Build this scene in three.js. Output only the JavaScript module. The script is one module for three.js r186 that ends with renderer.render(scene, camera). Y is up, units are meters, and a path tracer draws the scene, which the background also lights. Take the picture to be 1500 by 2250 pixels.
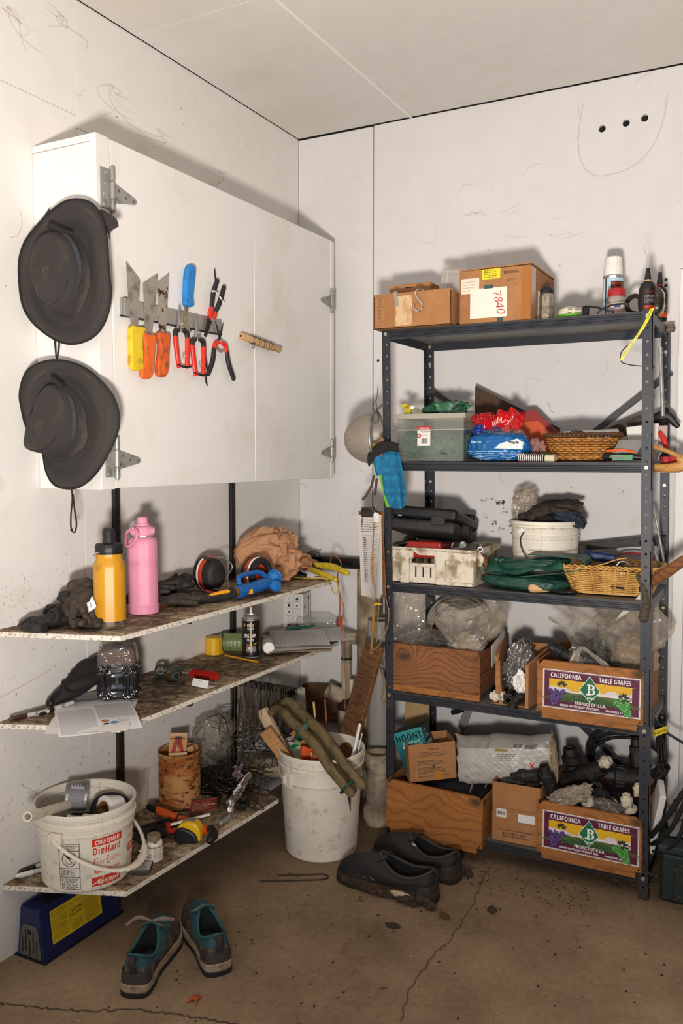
import * as THREE from 'three';
import { RoundedBoxGeometry } from 'three/addons/geometries/RoundedBoxGeometry.js';
import { mergeGeometries, mergeVertices, toCreasedNormals } from 'three/addons/utils/BufferGeometryUtils.js';
import { RectAreaLightUniformsLib } from 'three/addons/lights/RectAreaLightUniformsLib.js';

// ---------- camera, light, exposure ----------
const scene = new THREE.Scene();
const camera = new THREE.PerspectiveCamera(61.44, 1500 / 2250, 0.05, 60);
camera.position.set(1.878, 1.38, 3.17);
camera.rotation.order = 'YXZ';
camera.rotation.set(THREE.MathUtils.degToRad(-3.778), THREE.MathUtils.degToRad(27.85), 0);
const renderer = new THREE.WebGLRenderer({ antialias: true });
renderer.toneMapping = THREE.LinearToneMapping;
renderer.toneMappingExposure = 1.1;
renderer.shadowMap.enabled = true;
scene.background = new THREE.Color(0.75, 0.85, 1.0);
scene.backgroundIntensity = 0.6;
RectAreaLightUniformsLib.init();
const unseenDaylight = new THREE.RectAreaLight(0xe2ebff, 0.65, 3.6, 2.1);   // unseen; taken as an open garage door, cool light on the cabinet side
unseenDaylight.position.set(2.6, 1.25, 5.88); unseenDaylight.lookAt(2.2, 1.55, 0); scene.add(unseenDaylight);
const unseenOverhead = new THREE.RectAreaLight(0xfff4ea, 0.7, 2.4, 1.2);            // unseen soft light from above, stands in for light bounced off the ceiling
unseenOverhead.position.set(2.1, 2.66, 3.3); unseenOverhead.lookAt(1.6, 0, 1.9); scene.add(unseenOverhead);
const key = new THREE.SpotLight(0xfff8f1, 29, 0, 1.2, 1.0, 2);       // unseen lamp, low beside the camera and aimed up to brighten the upper walls
key.position.set(1.82, 0.97, 3.3); key.target.position.set(0.9, 2.85, 1.1); key.castShadow = true; key.shadow.radius = 5;
scene.add(key, key.target);

// ---------- helpers ----------
let seed = 7;
const rnd = (a = 1, b) => { seed = (seed * 1664525 + 1013904223) >>> 0; const u = seed / 4294967296; return b === undefined ? u * a : a + u * (b - a); };
const PI = Math.PI, V = (...a) => new THREE.Vector3(...a);
const hash = (x, y, z) => { let h = Math.imul(x, 374761393) ^ Math.imul(y, 668265263) ^ Math.imul(z, 1274126177); h = Math.imul(h ^ (h >>> 13), 1103515245); return ((h ^ (h >>> 16)) >>> 0) / 4294967296; };
const sm = (t) => t * t * (3 - 2 * t), mix = (a, b, t) => a + (b - a) * t, clamp = (x, a = 0, b = 1) => Math.min(b, Math.max(a, x));
function n3(x, y, z) {
  const X = Math.floor(x), Y = Math.floor(y), Z = Math.floor(z), u = sm(x - X), v = sm(y - Y), w = sm(z - Z);
  const q = (k) => mix(mix(hash(X, Y, Z + k), hash(X + 1, Y, Z + k), u), mix(hash(X, Y + 1, Z + k), hash(X + 1, Y + 1, Z + k), u), v);
  return mix(q(0), q(1), w) * 2 - 1;
}
const fbm = (x, y, z, o = 4) => { let s = 0, a = 0.5; for (let i = 0; i < o; i++) { s += a * n3(x, y, z); x = x * 2.03 + 7.1; y = y * 2.03 + 3.7; z = z * 2.03 + 1.9; a *= 0.5; } return s; };
// noise that repeats every p cells, for textures
function pn(u, v, p, s) {
  const x = u * p, y = v * p, X = Math.floor(x), Y = Math.floor(y), a = sm(x - X), b = sm(y - Y), m = (k) => ((k % p) + p) % p;
  return mix(mix(hash(m(X), m(Y), s), hash(m(X + 1), m(Y), s), a), mix(hash(m(X), m(Y + 1), s), hash(m(X + 1), m(Y + 1), s), a), b);
}
const pf = (u, v, p, s, o = 4) => { let r = 0, a = 0.5, t = 0; for (let i = 0; i < o; i++) { r += a * pn(u, v, p, s + i); t += a; a *= 0.5; p *= 2; } return r / t; };
function tex(w, h, fn, srgb = true) {
  const d = new Uint8Array(w * h * 4);
  for (let y = 0, i = 0; y < h; y++) for (let x = 0; x < w; x++, i += 4) { const c = fn((x + 0.5) / w, (y + 0.5) / h); d[i] = clamp(c[0], 0, 255); d[i + 1] = clamp(c[1], 0, 255); d[i + 2] = clamp(c[2], 0, 255); d[i + 3] = 255; }
  const t = new THREE.DataTexture(d, w, h); t.magFilter = THREE.LinearFilter; t.wrapS = t.wrapT = THREE.RepeatWrapping; if (srgb) t.colorSpace = THREE.SRGBColorSpace; t.needsUpdate = true; return t;
}
function canvasTex(w, h, draw, srgb = true) {
  const c = document.createElement('canvas'); c.width = w; c.height = h; const g = c.getContext('2d'); draw(g, w, h);
  const t = new THREE.CanvasTexture(c); if (srgb) t.colorSpace = THREE.SRGBColorSpace; t.wrapS = t.wrapT = THREE.RepeatWrapping; return t;
}
const hex = (h) => [h >> 16 & 255, h >> 8 & 255, h & 255];
// MAT: colour, roughness and options; tile = metres per repeat of the maps
function MAT(color, rough = 0.7, o = {}) {
  const { tile, ...p } = o, m = new THREE.MeshPhysicalMaterial({ color, roughness: rough, ...p });
  m.userData.tile = tile || 0; return m;
}
const ni = (g) => { const r = g.index ? g.toNonIndexed() : g; for (const k of Object.keys(r.attributes)) if (!['position', 'normal', 'uv'].includes(k)) r.deleteAttribute(k); if (!r.attributes.uv) r.setAttribute('uv', new THREE.BufferAttribute(new Float32Array(r.attributes.position.count * 2), 2)); r.morphAttributes = {}; return r; };
const mg = (...gs) => mergeGeometries(gs.flat().map(ni));
function boxUV(g0, s, swap) {
  const g = ni(g0.clone()), p = g.attributes.position, uv = g.attributes.uv, A = V(), B = V(), C = V();
  for (let i = 0; i < p.count; i += 3) {
    A.fromBufferAttribute(p, i); B.fromBufferAttribute(p, i + 1); C.fromBufferAttribute(p, i + 2);
    const n = B.clone().sub(A).cross(C.clone().sub(A)), ax = Math.abs(n.x), ay = Math.abs(n.y), az = Math.abs(n.z);
    [A, B, C].forEach((q, k) => { let a, b; if (ax >= ay && ax >= az) { a = q.z; b = q.y; } else if (ay >= az) { a = q.x; b = q.z; } else { a = q.x; b = q.y; } if (swap) [a, b] = [b, a]; uv.setXY(i + k, a / s, b / s); });
  }
  return g;
}
const tf = (g, p, r, s = 1) => { p ??= [0, 0, 0]; r ??= [0, 0, 0]; g = g.clone(); if (s !== 1) Array.isArray(s) ? g.scale(...s) : g.scale(s, s, s); g.applyMatrix4(new THREE.Matrix4().makeRotationFromEuler(new THREE.Euler(...r))); g.translate(...p); return g; };
const bx = (w, h, d, r = 0.002, p, q) => { const g = r > 0 ? new RoundedBoxGeometry(w, h, d, 2, Math.min(r, w * 0.49, h * 0.49, d * 0.49)) : new THREE.BoxGeometry(w, h, d); return p || q ? tf(g, p, q) : g; };
const cyl = (r, h, p, q, r2 = r, n = 28) => { const b = Math.min(0.0015, r * 0.2, h * 0.2), g = toCreasedNormals(new THREE.LatheGeometry([V(0, -h / 2), V(r2 - b, -h / 2), V(r2, -h / 2 + b), V(r, h / 2 - b), V(r - b, h / 2), V(0, h / 2)].map((v) => new THREE.Vector2(Math.max(0, v.x), v.y)), n), 0.5); return p || q ? tf(g, p, q) : g; };
const lathe = (pts, n = 40, crease = 0.6) => toCreasedNormals(new THREE.LatheGeometry(pts.map((p) => new THREE.Vector2(...p)), n), crease);
const path = (pts, closed) => new THREE.CatmullRomCurve3(pts.map((p) => V(...p)), closed, 'centripetal');
const tube = (pts, r, n = 40, m = 8, closed = false) => new THREE.TubeGeometry(path(pts, closed), n, r, m, closed);
// a swept limb with a varying radius and round ends; sx, sy squash the section
function sweep(pts, rad, n = 24, m = 10, sx = 1, sy = 1, up) {
  const c = path(pts), fr = c.computeFrenetFrames(n, false), pos = [], idx = [], uv = [], rows = [];
  const R = (t) => { const k = t * (rad.length - 1), i = Math.min(rad.length - 2, Math.floor(k)); return mix(rad[i], rad[i + 1], k - i); };
  const ring = (i, off, k, t) => rows.push([c.getPointAt(i / n).addScaledVector(fr.tangents[i], off), i, R(i / n) * k, t]);
  const r0 = R(0), r1 = R(1), q = Math.min(sx, sy);
  for (const a of [0.02, 0.4, 0.75]) ring(0, -r0 * q * Math.cos(a * PI / 2), Math.sin(a * PI / 2), 0);
  for (let i = 0; i <= n; i++) ring(i, 0, 1, i / n);
  for (const a of [0.75, 0.4, 0.02]) ring(n, r1 * q * Math.cos(a * PI / 2), Math.sin(a * PI / 2), 1);
  rows.forEach(([p, i, r, t]) => {
    let N = fr.normals[i].clone(), B = fr.binormals[i].clone();
    if (up) { B = V(...up).cross(fr.tangents[i]).normalize(); N = fr.tangents[i].clone().cross(B).normalize(); }
    for (let j = 0; j <= m; j++) { const a = j / m * 2 * PI, v = p.clone().addScaledVector(N, Math.sin(a) * r * sy).addScaledVector(B, Math.cos(a) * r * sx); pos.push(v.x, v.y, v.z); uv.push(t, j / m); }
  });
  for (let i = 0; i < rows.length - 1; i++) for (let j = 0; j < m; j++) { const a = i * (m + 1) + j, b = a + m + 1; idx.push(a, a + 1, b, b, a + 1, b + 1); }
  return finish(pos, uv, idx);
}
function finish(pos, uv, idx) { const g = new THREE.BufferGeometry(); g.setAttribute('position', new THREE.Float32BufferAttribute(pos, 3)); g.setAttribute('uv', new THREE.Float32BufferAttribute(uv, 2)); g.setIndex(idx); g.computeVertexNormals(); return g; }
// an open surface f(u, v) given thickness t (0 leaves a film)
function sheet(f, nu, nv, t = 0) {
  const pos = [], uv = [], idx = [];
  for (let i = 0; i <= nu; i++) for (let j = 0; j <= nv; j++) { pos.push(...f(i / nu, j / nv)); uv.push(i / nu, j / nv); }
  for (let i = 0; i < nu; i++) for (let j = 0; j < nv; j++) { const a = i * (nv + 1) + j, b = a + nv + 1; idx.push(a, b, a + 1, b, b + 1, a + 1); }
  const g = finish(pos, uv, idx); if (!t) return g;
  const n = g.attributes.normal, k = pos.length / 3, P = [...pos], U = [...uv, ...uv], I = [...idx];
  for (let i = 0; i < k; i++) P.push(pos[3 * i] - n.getX(i) * t, pos[3 * i + 1] - n.getY(i) * t, pos[3 * i + 2] - n.getZ(i) * t);
  for (let i = 0; i < idx.length; i += 3) I.push(idx[i] + k, idx[i + 2] + k, idx[i + 1] + k);
  const edge = []; for (let i = 0; i < nu; i++) edge.push([i * (nv + 1), (i + 1) * (nv + 1)], [(i + 1) * (nv + 1) + nv, i * (nv + 1) + nv]); for (let j = 0; j < nv; j++) edge.push([j + 1, j], [nu * (nv + 1) + j, nu * (nv + 1) + j + 1]);
  for (const [a, b] of edge) I.push(a, a + k, b, b, a + k, b + k);
  return toCreasedNormals(finish(P, U, I), 0.9);
}
// a lump pushed about by noise; ridge makes sharp crumples, floor flattens the underside
function blob(rx, ry, rz, amp = 0.2, freq = 2, s = 1, { detail = 16, ridge = 0, floor = -1, pw = 1, crease = 0 } = {}) {
  let g = new THREE.IcosahedronGeometry(1, detail); g.deleteAttribute('uv'); g.deleteAttribute('normal'); g = mergeVertices(g, 1e-4);
  const p = g.attributes.position, uv = new Float32Array(p.count * 2), v = V();
  for (let i = 0; i < p.count; i++) {
    v.fromBufferAttribute(p, i); const x = v.x, y = v.y, z = v.z;
    let d = amp * fbm(x * freq + s * 3.1, y * freq + s * 1.7, z * freq - s, 4) * 1.6;
    if (ridge) d += ridge * (0.5 - Math.abs(n3(x * freq * 1.7 + s, y * freq * 1.7, z * freq * 1.7 + 9)) - 0.5 * Math.abs(n3(x * freq * 3.4, y * freq * 3.4 + s, z * freq * 3.4)));
    const sq = (k) => Math.sign(k) * Math.pow(Math.abs(k), pw);
    v.set(sq(x), sq(y), sq(z)).multiplyScalar(1 + d); v.y = Math.max(v.y, floor); p.setXYZ(i, v.x * rx, v.y * ry, v.z * rz);
    uv[2 * i] = 0.5 + Math.atan2(x, z) / 2 / PI; uv[2 * i + 1] = 0.5 + y / 2;
  }
  g.setAttribute('uv', new THREE.BufferAttribute(uv, 2)); g.computeVertexNormals();
  return crease ? toCreasedNormals(g, crease) : g;
}
const warp = (g, f) => { g = g.clone(); const p = g.attributes.position; for (let i = 0; i < p.count; i++) { const r = f(p.getX(i), p.getY(i), p.getZ(i)); p.setXYZ(i, ...r); } g.computeVertexNormals(); return g; };
const ext = (pts, d, bev = 0.001, holes = []) => {
  const s = pts instanceof THREE.Shape ? pts : new THREE.Shape(pts.map((p) => new THREE.Vector2(...p)));
  for (const [x, y, r, n] of holes) s.holes.push(new THREE.Path().absarc(x, y, r, 0, 2 * PI, true));
  return new THREE.ExtrudeGeometry(s, { depth: d - 2 * bev, bevelEnabled: bev > 0, bevelThickness: bev, bevelSize: bev, bevelOffset: -bev, bevelSegments: 2, curveSegments: holes.length > 12 ? 4 : 12 }).translate(0, 0, bev - d / 2);
};
const smooth = (pts, n = 40, closed = true) => { const c = new THREE.CatmullRomCurve3(pts.map((p) => V(p[0], p[1], 0)), closed, 'centripetal'); return c.getPoints(n).slice(0, closed ? n : n + 1).map((v) => [v.x, v.y]); };

const used = {};
const numbered = (n) => { const k = used[n] = (used[n] ?? -1) + 1; return k ? n + '_' + String(k).padStart(3, '0') : n; };
function place(o, p, r, s) { if (p) o.position.set(...p); if (r) o.rotation.set(...r); if (s) o.scale.setScalar(s); return o; }
// T: a thing, a Group at its base whose children are its parts
function T(name, label, category, p, r, group) {
  const o = place(new THREE.Group(), p, r); o.name = numbered(name); o.userData = { label, category }; if (group) o.userData.group = group; scene.add(o); return o;
}
const geoCache = new Map();
function mesh(name, g, m) { if (m.userData.part) g = corner(g, m.userData.part); if (m.userData.tile) { const k = m.userData.tile + (m.userData.swap ? 's' : ''); let c = geoCache.get(g); if (!c) geoCache.set(g, c = {}); g = c[k] ??= boxUV(g, m.userData.tile, m.userData.swap); } const o = new THREE.Mesh(g, m); o.name = name; o.castShadow = o.receiveShadow = true; return o; }
// P: a part (or a sub-part) under its thing
function P(parent, name, g, m, p, r, label) { const o = place(mesh(name, g, m), p, r); parent.add(o); if (label) o.userData.label = label; return o; }
// M: a thing that is one mesh
function M(name, label, category, g, m, p, r, group) { const o = place(mesh(numbered(name), g, m), p, r); o.userData = { label, category }; if (group) o.userData.group = group; scene.add(o); return o; }
function S(name, p) { const o = place(new THREE.Group(), p); o.name = name; o.userData.kind = 'structure'; scene.add(o); return o; }
function copy(o, p, r, label) { const c = o.clone(); c.name = numbered(o.name.replace(/_\d{3}$/, '')); place(c, p, r); if (label) c.userData.label = label; scene.add(c); return c; }
// flat print on a thing
const decal = (parent, name, w, h, m, p, r, label) => P(parent, name, new THREE.PlaneGeometry(w, h), m, p, r, label);
const wrapLabel = (r, h, a0, len, n = 32) => new THREE.CylinderGeometry(r, r, h, n, 1, true, a0 - len / 2, len);
// flat prints share two large canvases; each print's geometry gets that print's corner of the canvas
const atlases = []; let pen;
function print(w, h, draw, rough = 0.6, o = {}) {
  if (pen && pen.x + w + 4 > 2048) { pen.x = 2; pen.y += pen.h + 4; pen.h = 0; }
  if (!pen || pen.y + h + 4 > 2048) { const c = document.createElement('canvas'); c.width = c.height = 2048; const t = new THREE.CanvasTexture(c); t.colorSpace = THREE.SRGBColorSpace; pen = { x: 2, y: 2, h: 0, g: c.getContext('2d'), t }; atlases.push(t); }
  const { x, y, g } = pen; pen.x += w + 4; pen.h = Math.max(pen.h, h);
  g.save(); g.beginPath(); g.rect(x - 1, y - 1, w + 2, h + 2); g.clip(); g.translate(x, y); draw(g, w, h); g.restore();
  const m = MAT(0xffffff, rough, { map: pen.t, ...o }); m.userData.part = [x / 2048, 1 - (y + h) / 2048, w / 2048, h / 2048]; return m;
}
const corner = (g, [x, y, w, h]) => { g = g.clone(); const uv = g.attributes.uv; for (let i = 0; i < uv.count; i++) uv.setXY(i, x + clamp(uv.getX(i)) * w, y + clamp(uv.getY(i)) * h); return g; };
function text(g, s, x, y, size, color = '#111', o = {}) { g.save(); g.translate(x, y); if (o.rot) g.rotate(o.rot); g.scale(o.sx ?? 1, 1); if (o.skew) g.transform(1, 0, o.skew, 1, 0, 0); g.fillStyle = color; g.font = (o.style ?? 'bold') + ' ' + size + 'px ' + (o.font ?? 'sans-serif'); g.textAlign = o.align ?? 'center'; g.textBaseline = 'middle'; g.fillText(s, 0, 0); g.restore(); }
const lines = (g, x, y, w, n, gap, th, color) => { g.fillStyle = color; for (let i = 0; i < n; i++) { let k = x; const end = x + w * rnd(0.8, 1); while (k < end) { const q = rnd(th * 2, th * 7); g.fillRect(k, y + i * gap, Math.min(q, end - k), th); k += q + th * 1.3; } } };
const bars = (g, x, y, w, h, c = '#111') => { g.fillStyle = c; let k = x; while (k < x + w) { const q = rnd(1, 5); g.fillRect(k, y, q, h); k += q + rnd(1.5, 4); } };
function dirt(g, w, h, n, cols, smin, smax, amin, amax) { for (let i = 0; i < n; i++) { g.globalAlpha = rnd(amin, amax); g.fillStyle = cols[Math.floor(rnd(cols.length))]; g.beginPath(); const s = rnd(smin, smax); g.ellipse(rnd(w), rnd(h), s, s * rnd(0.3, 1), rnd(PI), 0, 7); g.fill(); } g.globalAlpha = 1; }
function hairs(g, w, h, n, cols, len, lw, a) { for (let i = 0; i < n; i++) { g.globalAlpha = rnd(a * 0.3, a); g.strokeStyle = cols[Math.floor(rnd(cols.length))]; g.lineWidth = rnd(lw * 0.5, lw); let x = rnd(w), y = rnd(h), t = rnd(7); g.beginPath(); g.moveTo(x, y); const L = rnd(len * 0.3, len), k = 8; for (let j = 0; j < k; j++) { t += rnd(-0.8, 0.8); x += Math.cos(t) * L / k; y += Math.sin(t) * L / k; g.lineTo(x, y); } g.stroke(); } g.globalAlpha = 1; }

// ---------- surfaces ----------
function noiseCanvas(g, w, h, n, fn) { // fine noise drawn small, then spread over the canvas
  const c = document.createElement('canvas'); c.width = c.height = n; const q = c.getContext('2d'), im = q.createImageData(n, n);
  for (let y = 0, i = 0; y < n; y++) for (let x = 0; x < n; x++, i += 4) { const k = fn((x + 0.5) / n, (y + 0.5) / n); im.data[i] = clamp(k[0], 0, 255); im.data[i + 1] = clamp(k[1], 0, 255); im.data[i + 2] = clamp(k[2], 0, 255); im.data[i + 3] = 255; }
  q.putImageData(im, 0, 0); g.drawImage(c, 0, 0, w, h);
}
const BROWN = ['#5a4330', '#3c2c20', '#7a5c3c', '#2a221c'];
function wallTex(tone, extra, k = 1) {
  return canvasTex(2048, 2048, (g, w, h) => {
    noiseCanvas(g, w, h, 512, (u, v) => { const a = pf(u, v, 4, 3) - 0.5, b = pf(u, v, 60, 9, 2) - 0.5, d = a * 10 + b * 5; return [tone[0] + d, tone[1] + d * 1.05, tone[2] + d * 1.2]; });
    hairs(g, w, h, 90 * k, ['#8b7a68', '#a09080', '#6b5a4a'], 90, 1.6, 0.45);
    dirt(g, w, h, 240 * k, ['#6b5440', '#40342a', '#96806a'], 0.8, 2.6, 0.15, 0.6);
    dirt(g, w, h, 60 * k, ['#cbb9a2', '#d6c8b8'], 6, 26, 0.1, 0.3);
    extra(g, (m) => m / 3.2 * 2048, (m) => (1 - m / 3.2) * 2048);
  });
}
// brown splashes: a cluster of specks and short strokes round (x, y), in pixels
function splash(g, x, y, rx, ry, n, cols = BROWN, a = 0.5) {
  for (let i = 0; i < n; i++) { const t = rnd(7), q = Math.sqrt(-Math.log(1 - rnd(0.97))) * 0.6, s = rnd(0.4, 1.7) * rnd(0.3, 1.1); g.globalAlpha = rnd(0.08, a); g.fillStyle = cols[Math.floor(rnd(cols.length))]; g.beginPath(); g.ellipse(x + Math.cos(t) * q * rx, y + Math.sin(t) * q * ry, s * rnd(0.6, 1), s * rnd(0.8, 2.4), rnd(-0.5, 0.5), 0, 7); g.fill(); }
  g.globalAlpha = 1;
}
const leftTex = wallTex([224, 219, 213], (g, X, Y) => {
  splash(g, X(1.55), Y(0.98), 110, 70, 420, ['#8a6a42', '#6b5236', '#b09468', '#4a3a2a'], 0.35);
  splash(g, X(1.32), Y(1.04), 60, 60, 60); splash(g, X(1.06), Y(1.06), 45, 60, 320, BROWN, 0.6); splash(g, X(0.95), Y(1.06), 60, 60, 120, ['#8a6a42', '#5a4330']);
  splash(g, X(1.3), Y(0.78), 260, 120, 160, ['#3a3028', '#54432f'], 0.6); splash(g, X(1.35), Y(0.46), 240, 120, 200, ['#3a3028', '#54432f'], 0.6); splash(g, X(0.95), Y(0.5), 160, 140, 90, ['#3a3028'], 0.6);
  splash(g, X(1.25), Y(1.18), 50, 70, 26, ['#9a7a58'], 0.5); splash(g, X(1.6), Y(0.35), 160, 120, 120, ['#3a3028', '#54432f'], 0.5);
  g.strokeStyle = '#b89a70'; g.globalAlpha = 0.35; g.lineWidth = 3; g.beginPath(); g.moveTo(X(1.62), Y(0.72)); g.quadraticCurveTo(X(1.5), Y(0.745), X(1.4), Y(0.765)); g.stroke();
  // cobwebs under the ceiling
  for (const [z, y] of [[1.5, 2.56], [1.3, 2.62], [1.62, 2.6], [1.1, 2.5], [1.25, 2.3], [0.9, 2.44], [0.55, 2.4]]) for (let i = 0; i < 5; i++) { g.globalAlpha = rnd(0.15, 0.5); g.strokeStyle = '#7a6654'; g.lineWidth = rnd(0.8, 2); g.beginPath(); g.moveTo(X(z), Y(y)); g.bezierCurveTo(X(z + rnd(-0.1, 0.1)), Y(y + rnd(-0.05, 0.03)), X(z + rnd(-0.15, 0.12)), Y(y + rnd(-0.08, 0.02)), X(z + rnd(-0.16, 0.16)), Y(y + rnd(-0.12, 0.02))); g.stroke(); }
  g.globalAlpha = 1;
});
const backTex = wallTex([216, 212, 209], (g, X, Y) => {
  for (const [x, y, l] of [[0.75, 2.29, 0.05], [0.56, 2.21, 0.04], [0.98, 2.21, 0.1], [0.4, 1.2, 0.06], [0.86, 2.28, 0.06]]) for (let i = 0; i < 5; i++) { g.globalAlpha = rnd(0.12, 0.35); g.strokeStyle = '#8a7866'; g.lineWidth = rnd(0.8, 1.8); g.beginPath(); const a = x + rnd(-l, l), c = y + rnd(-l, l) * 0.4; g.moveTo(X(a), Y(c)); g.bezierCurveTo(X(a + l * 0.3), Y(c + rnd(-0.03, 0.03)), X(a + l * 0.6), Y(c + rnd(-0.03, 0.03)), X(a + l * rnd(0.6, 1.3)), Y(c + rnd(-0.02, 0.02))); g.stroke(); }
  // the loop of string-like stain below the three holes
  g.globalAlpha = 0.45; g.strokeStyle = '#a5937c'; g.lineWidth = 2.2; g.beginPath(); g.moveTo(X(1.17), Y(2.62)); g.bezierCurveTo(X(1.12), Y(2.4), X(1.2), Y(2.35), X(1.26), Y(2.36)); g.bezierCurveTo(X(1.36), Y(2.36), X(1.44), Y(2.42), X(1.45), Y(2.6)); g.stroke();
  splash(g, X(1.36), Y(1.75), 120, 60, 60, ['#9c8a76'], 0.35);
  // black paint marks on the wall beside the pail
  g.globalAlpha = 0.95; g.fillStyle = '#16120f';
  for (const [x, y, n, rx, ry, k] of [[0.882, 1.2, 26, 12, 6, 3.4], [0.84, 1.213, 8, 10, 2, 1.6], [0.815, 1.207, 8, 8, 2, 1.4], [0.905, 1.17, 14, 8, 6, 1.8], [0.862, 1.125, 10, 5, 8, 2.4], [0.83, 1.15, 8, 8, 9, 1.2], [0.855, 1.09, 6, 5, 3, 1.4], [0.885, 1.1, 10, 10, 4, 1.4], [0.925, 1.12, 12, 4, 12, 1.8]]) for (let i = 0; i < n; i++) { g.beginPath(); g.ellipse(X(x) + rnd(-rx, rx), Y(y) + rnd(-ry, ry) * 0.8 + rnd(-1, 1), rnd(0.5, k), rnd(0.5, k) * 0.7, rnd(3), 0, 7); g.fill(); }
  g.fillStyle = '#14100d'; for (const [x, y] of [[0.375, 1.95], [0.37, 1.76], [0.44, 2.04], [1.46, 1.98], [1.46, 1.96]]) { g.beginPath(); g.arc(X(x), Y(y), 3.4, 0, 7); g.fill(); }
  g.globalAlpha = 1; splash(g, X(0.2), Y(1.15), 60, 60, 40, ['#7a6a5a'], 0.4); splash(g, X(1.33), Y(1.25), 20, 12, 22, ['#4a4038'], 0.5);
  splash(g, X(0.4), Y(0.55), 160, 260, 260, ['#8a7050', '#6b5238'], 0.22);
});
const ceilTex = wallTex([214, 210, 204], (g, X, Y) => {
  for (let i = 0; i < 26; i++) { const x = rnd(2048), y = rnd(2048); const q = g.createRadialGradient(x, y, 0, x, y, rnd(80, 260)); q.addColorStop(0, 'rgba(206,196,182,0.5)'); q.addColorStop(1, 'rgba(206,196,182,0)'); g.fillStyle = q; g.fillRect(0, 0, 2048, 2048); }
}, 0.5);
const floorTex = canvasTex(2048, 2048, (g, w, h) => {
  noiseCanvas(g, w, h, 1024, (u, v) => { const a = pf(u, v, 5, 21, 5), b = pf(u, v, 24, 31, 4), c = pn(u, v, 400, 5), d = (a - 0.5) * 60 + (b - 0.5) * 44 + (c - 0.5) * 16; return [128 + d, 106 + d * 0.95, 82 + d * 0.85]; });
  dirt(g, w, h, 3000, ['#2e241b', '#3d3025', '#241c16'], 0.6, 2.2, 0.2, 0.8); dirt(g, w, h, 240, ['#c8b8a0', '#d8cbb6'], 0.6, 2, 0.3, 0.9); dirt(g, w, h, 90, ['#33281f', '#4a3a2c'], 3, 8, 0.25, 0.7);
  hairs(g, w, h, 260, ['#4a3a2c', '#b09a7c', '#5a4836'], 60, 1.5, 0.5); dirt(g, w, h, 120, ['#4a3b2d', '#a38a6c'], 14, 60, 0.03, 0.1);
  const X = (m) => m / 4 * w, Y = (m) => (1 - m / 4) * h;
  const crack = (pts, lw) => { g.strokeStyle = '#221910'; for (let r = 0; r < 2; r++) { g.lineWidth = r ? lw : lw * 2.6; g.globalAlpha = r ? 0.9 : 0.25; g.beginPath(); let f = true, sd = 3; for (let i = 0; i < pts.length - 1; i++) for (let k = 0; k < 14; k++) { const t = k / 14, jx = (hash(i, k, 1) - 0.5) * 5, jy = (hash(i, k, 2) - 0.5) * 5, x = X(mix(pts[i][0], pts[i + 1][0], t)) + jx, y = Y(mix(pts[i][1], pts[i + 1][1], t)) + jy; f ? g.moveTo(x, y) : g.lineTo(x, y); f = false; } g.stroke(); } g.globalAlpha = 1; };
  crack([[0.0, 1.79], [0.142, 1.7275], [0.257, 1.687], [0.367, 1.643], [0.462, 1.585], [0.554, 1.556], [0.669, 1.525], [0.8, 1.5]], 1.5);
  crack([[1.001, 0.457], [1.036, 0.705], [1.044, 0.94], [1.032, 0.998], [1.03, 1.185], [1.067, 1.33]], 0.9);
});
const boardTex = canvasTex(1024, 1024, (g, w, h) => {
  noiseCanvas(g, w, h, 512, (u, v) => { const a = pf(u, v, 5, 41, 5), b = pf(u, v, 30, 51, 4), c = pf(u, v, 110, 55, 2), m = clamp(0.42 + (a - 0.5) * 1.5 + (b - 0.5) * 1.3 + (c - 0.5) * 0.6); return [mix(190, 70, m), mix(170, 50, m), mix(140, 32, m)]; });
  dirt(g, w, h, 900, BROWN, 0.6, 4, 0.2, 0.8); hairs(g, w, h, 240, ['#4a3828', '#2e241c', '#d8cbb6'], 70, 1.6, 0.6); dirt(g, w, h, 30, ['#1e1712', '#3a2c20'], 8, 40, 0.08, 0.3);
});
const edgeTex = canvasTex(512, 512, (g, w, h) => { noiseCanvas(g, w, h, 256, (u, v) => { const a = pf(u, v, 60, 61, 3), m = clamp((a - 0.58) * 4); return [mix(222, 130, m), mix(214, 105, m), mix(200, 80, m)]; }); dirt(g, w, h, 160, BROWN, 0.8, 3, 0.3, 0.9); });
// long-grained timber; k darkens the latewood lines, stretched along u
const grain = (a, b, s, k = 14, knots = []) => tex(512, 512, (u, v) => {
  let y = v * k + (pf(u, v, 3, s, 3) - 0.5) * 5; for (const [ku, kv, kr] of knots) { const d = Math.hypot((u - ku) * 1, (v - kv) * 1.6); y += 3.2 * Math.exp(-d * d / kr / kr); }
  const r = Math.abs((y % 1 + 1) % 1 - 0.5) * 2, l = Math.pow(r, 4) * 0.75 + (pf(u * 1, v, 64, s + 4, 2) - 0.5) * 0.35 + (pf(u, v, 4, s + 9, 4) - 0.5) * 0.7; const t = clamp(l * 0.9 + 0.15);
  let kn = 0; for (const [ku, kv, kr] of knots) { const d = Math.hypot(u - ku, (v - kv) * 1.6) / kr; kn = Math.max(kn, clamp(1.25 - d * 2.6)); }
  return [0, 1, 2].map((i) => mix(mix(hex(a)[i], hex(b)[i], t), 40 - i * 8, kn * 0.75));
});
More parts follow.
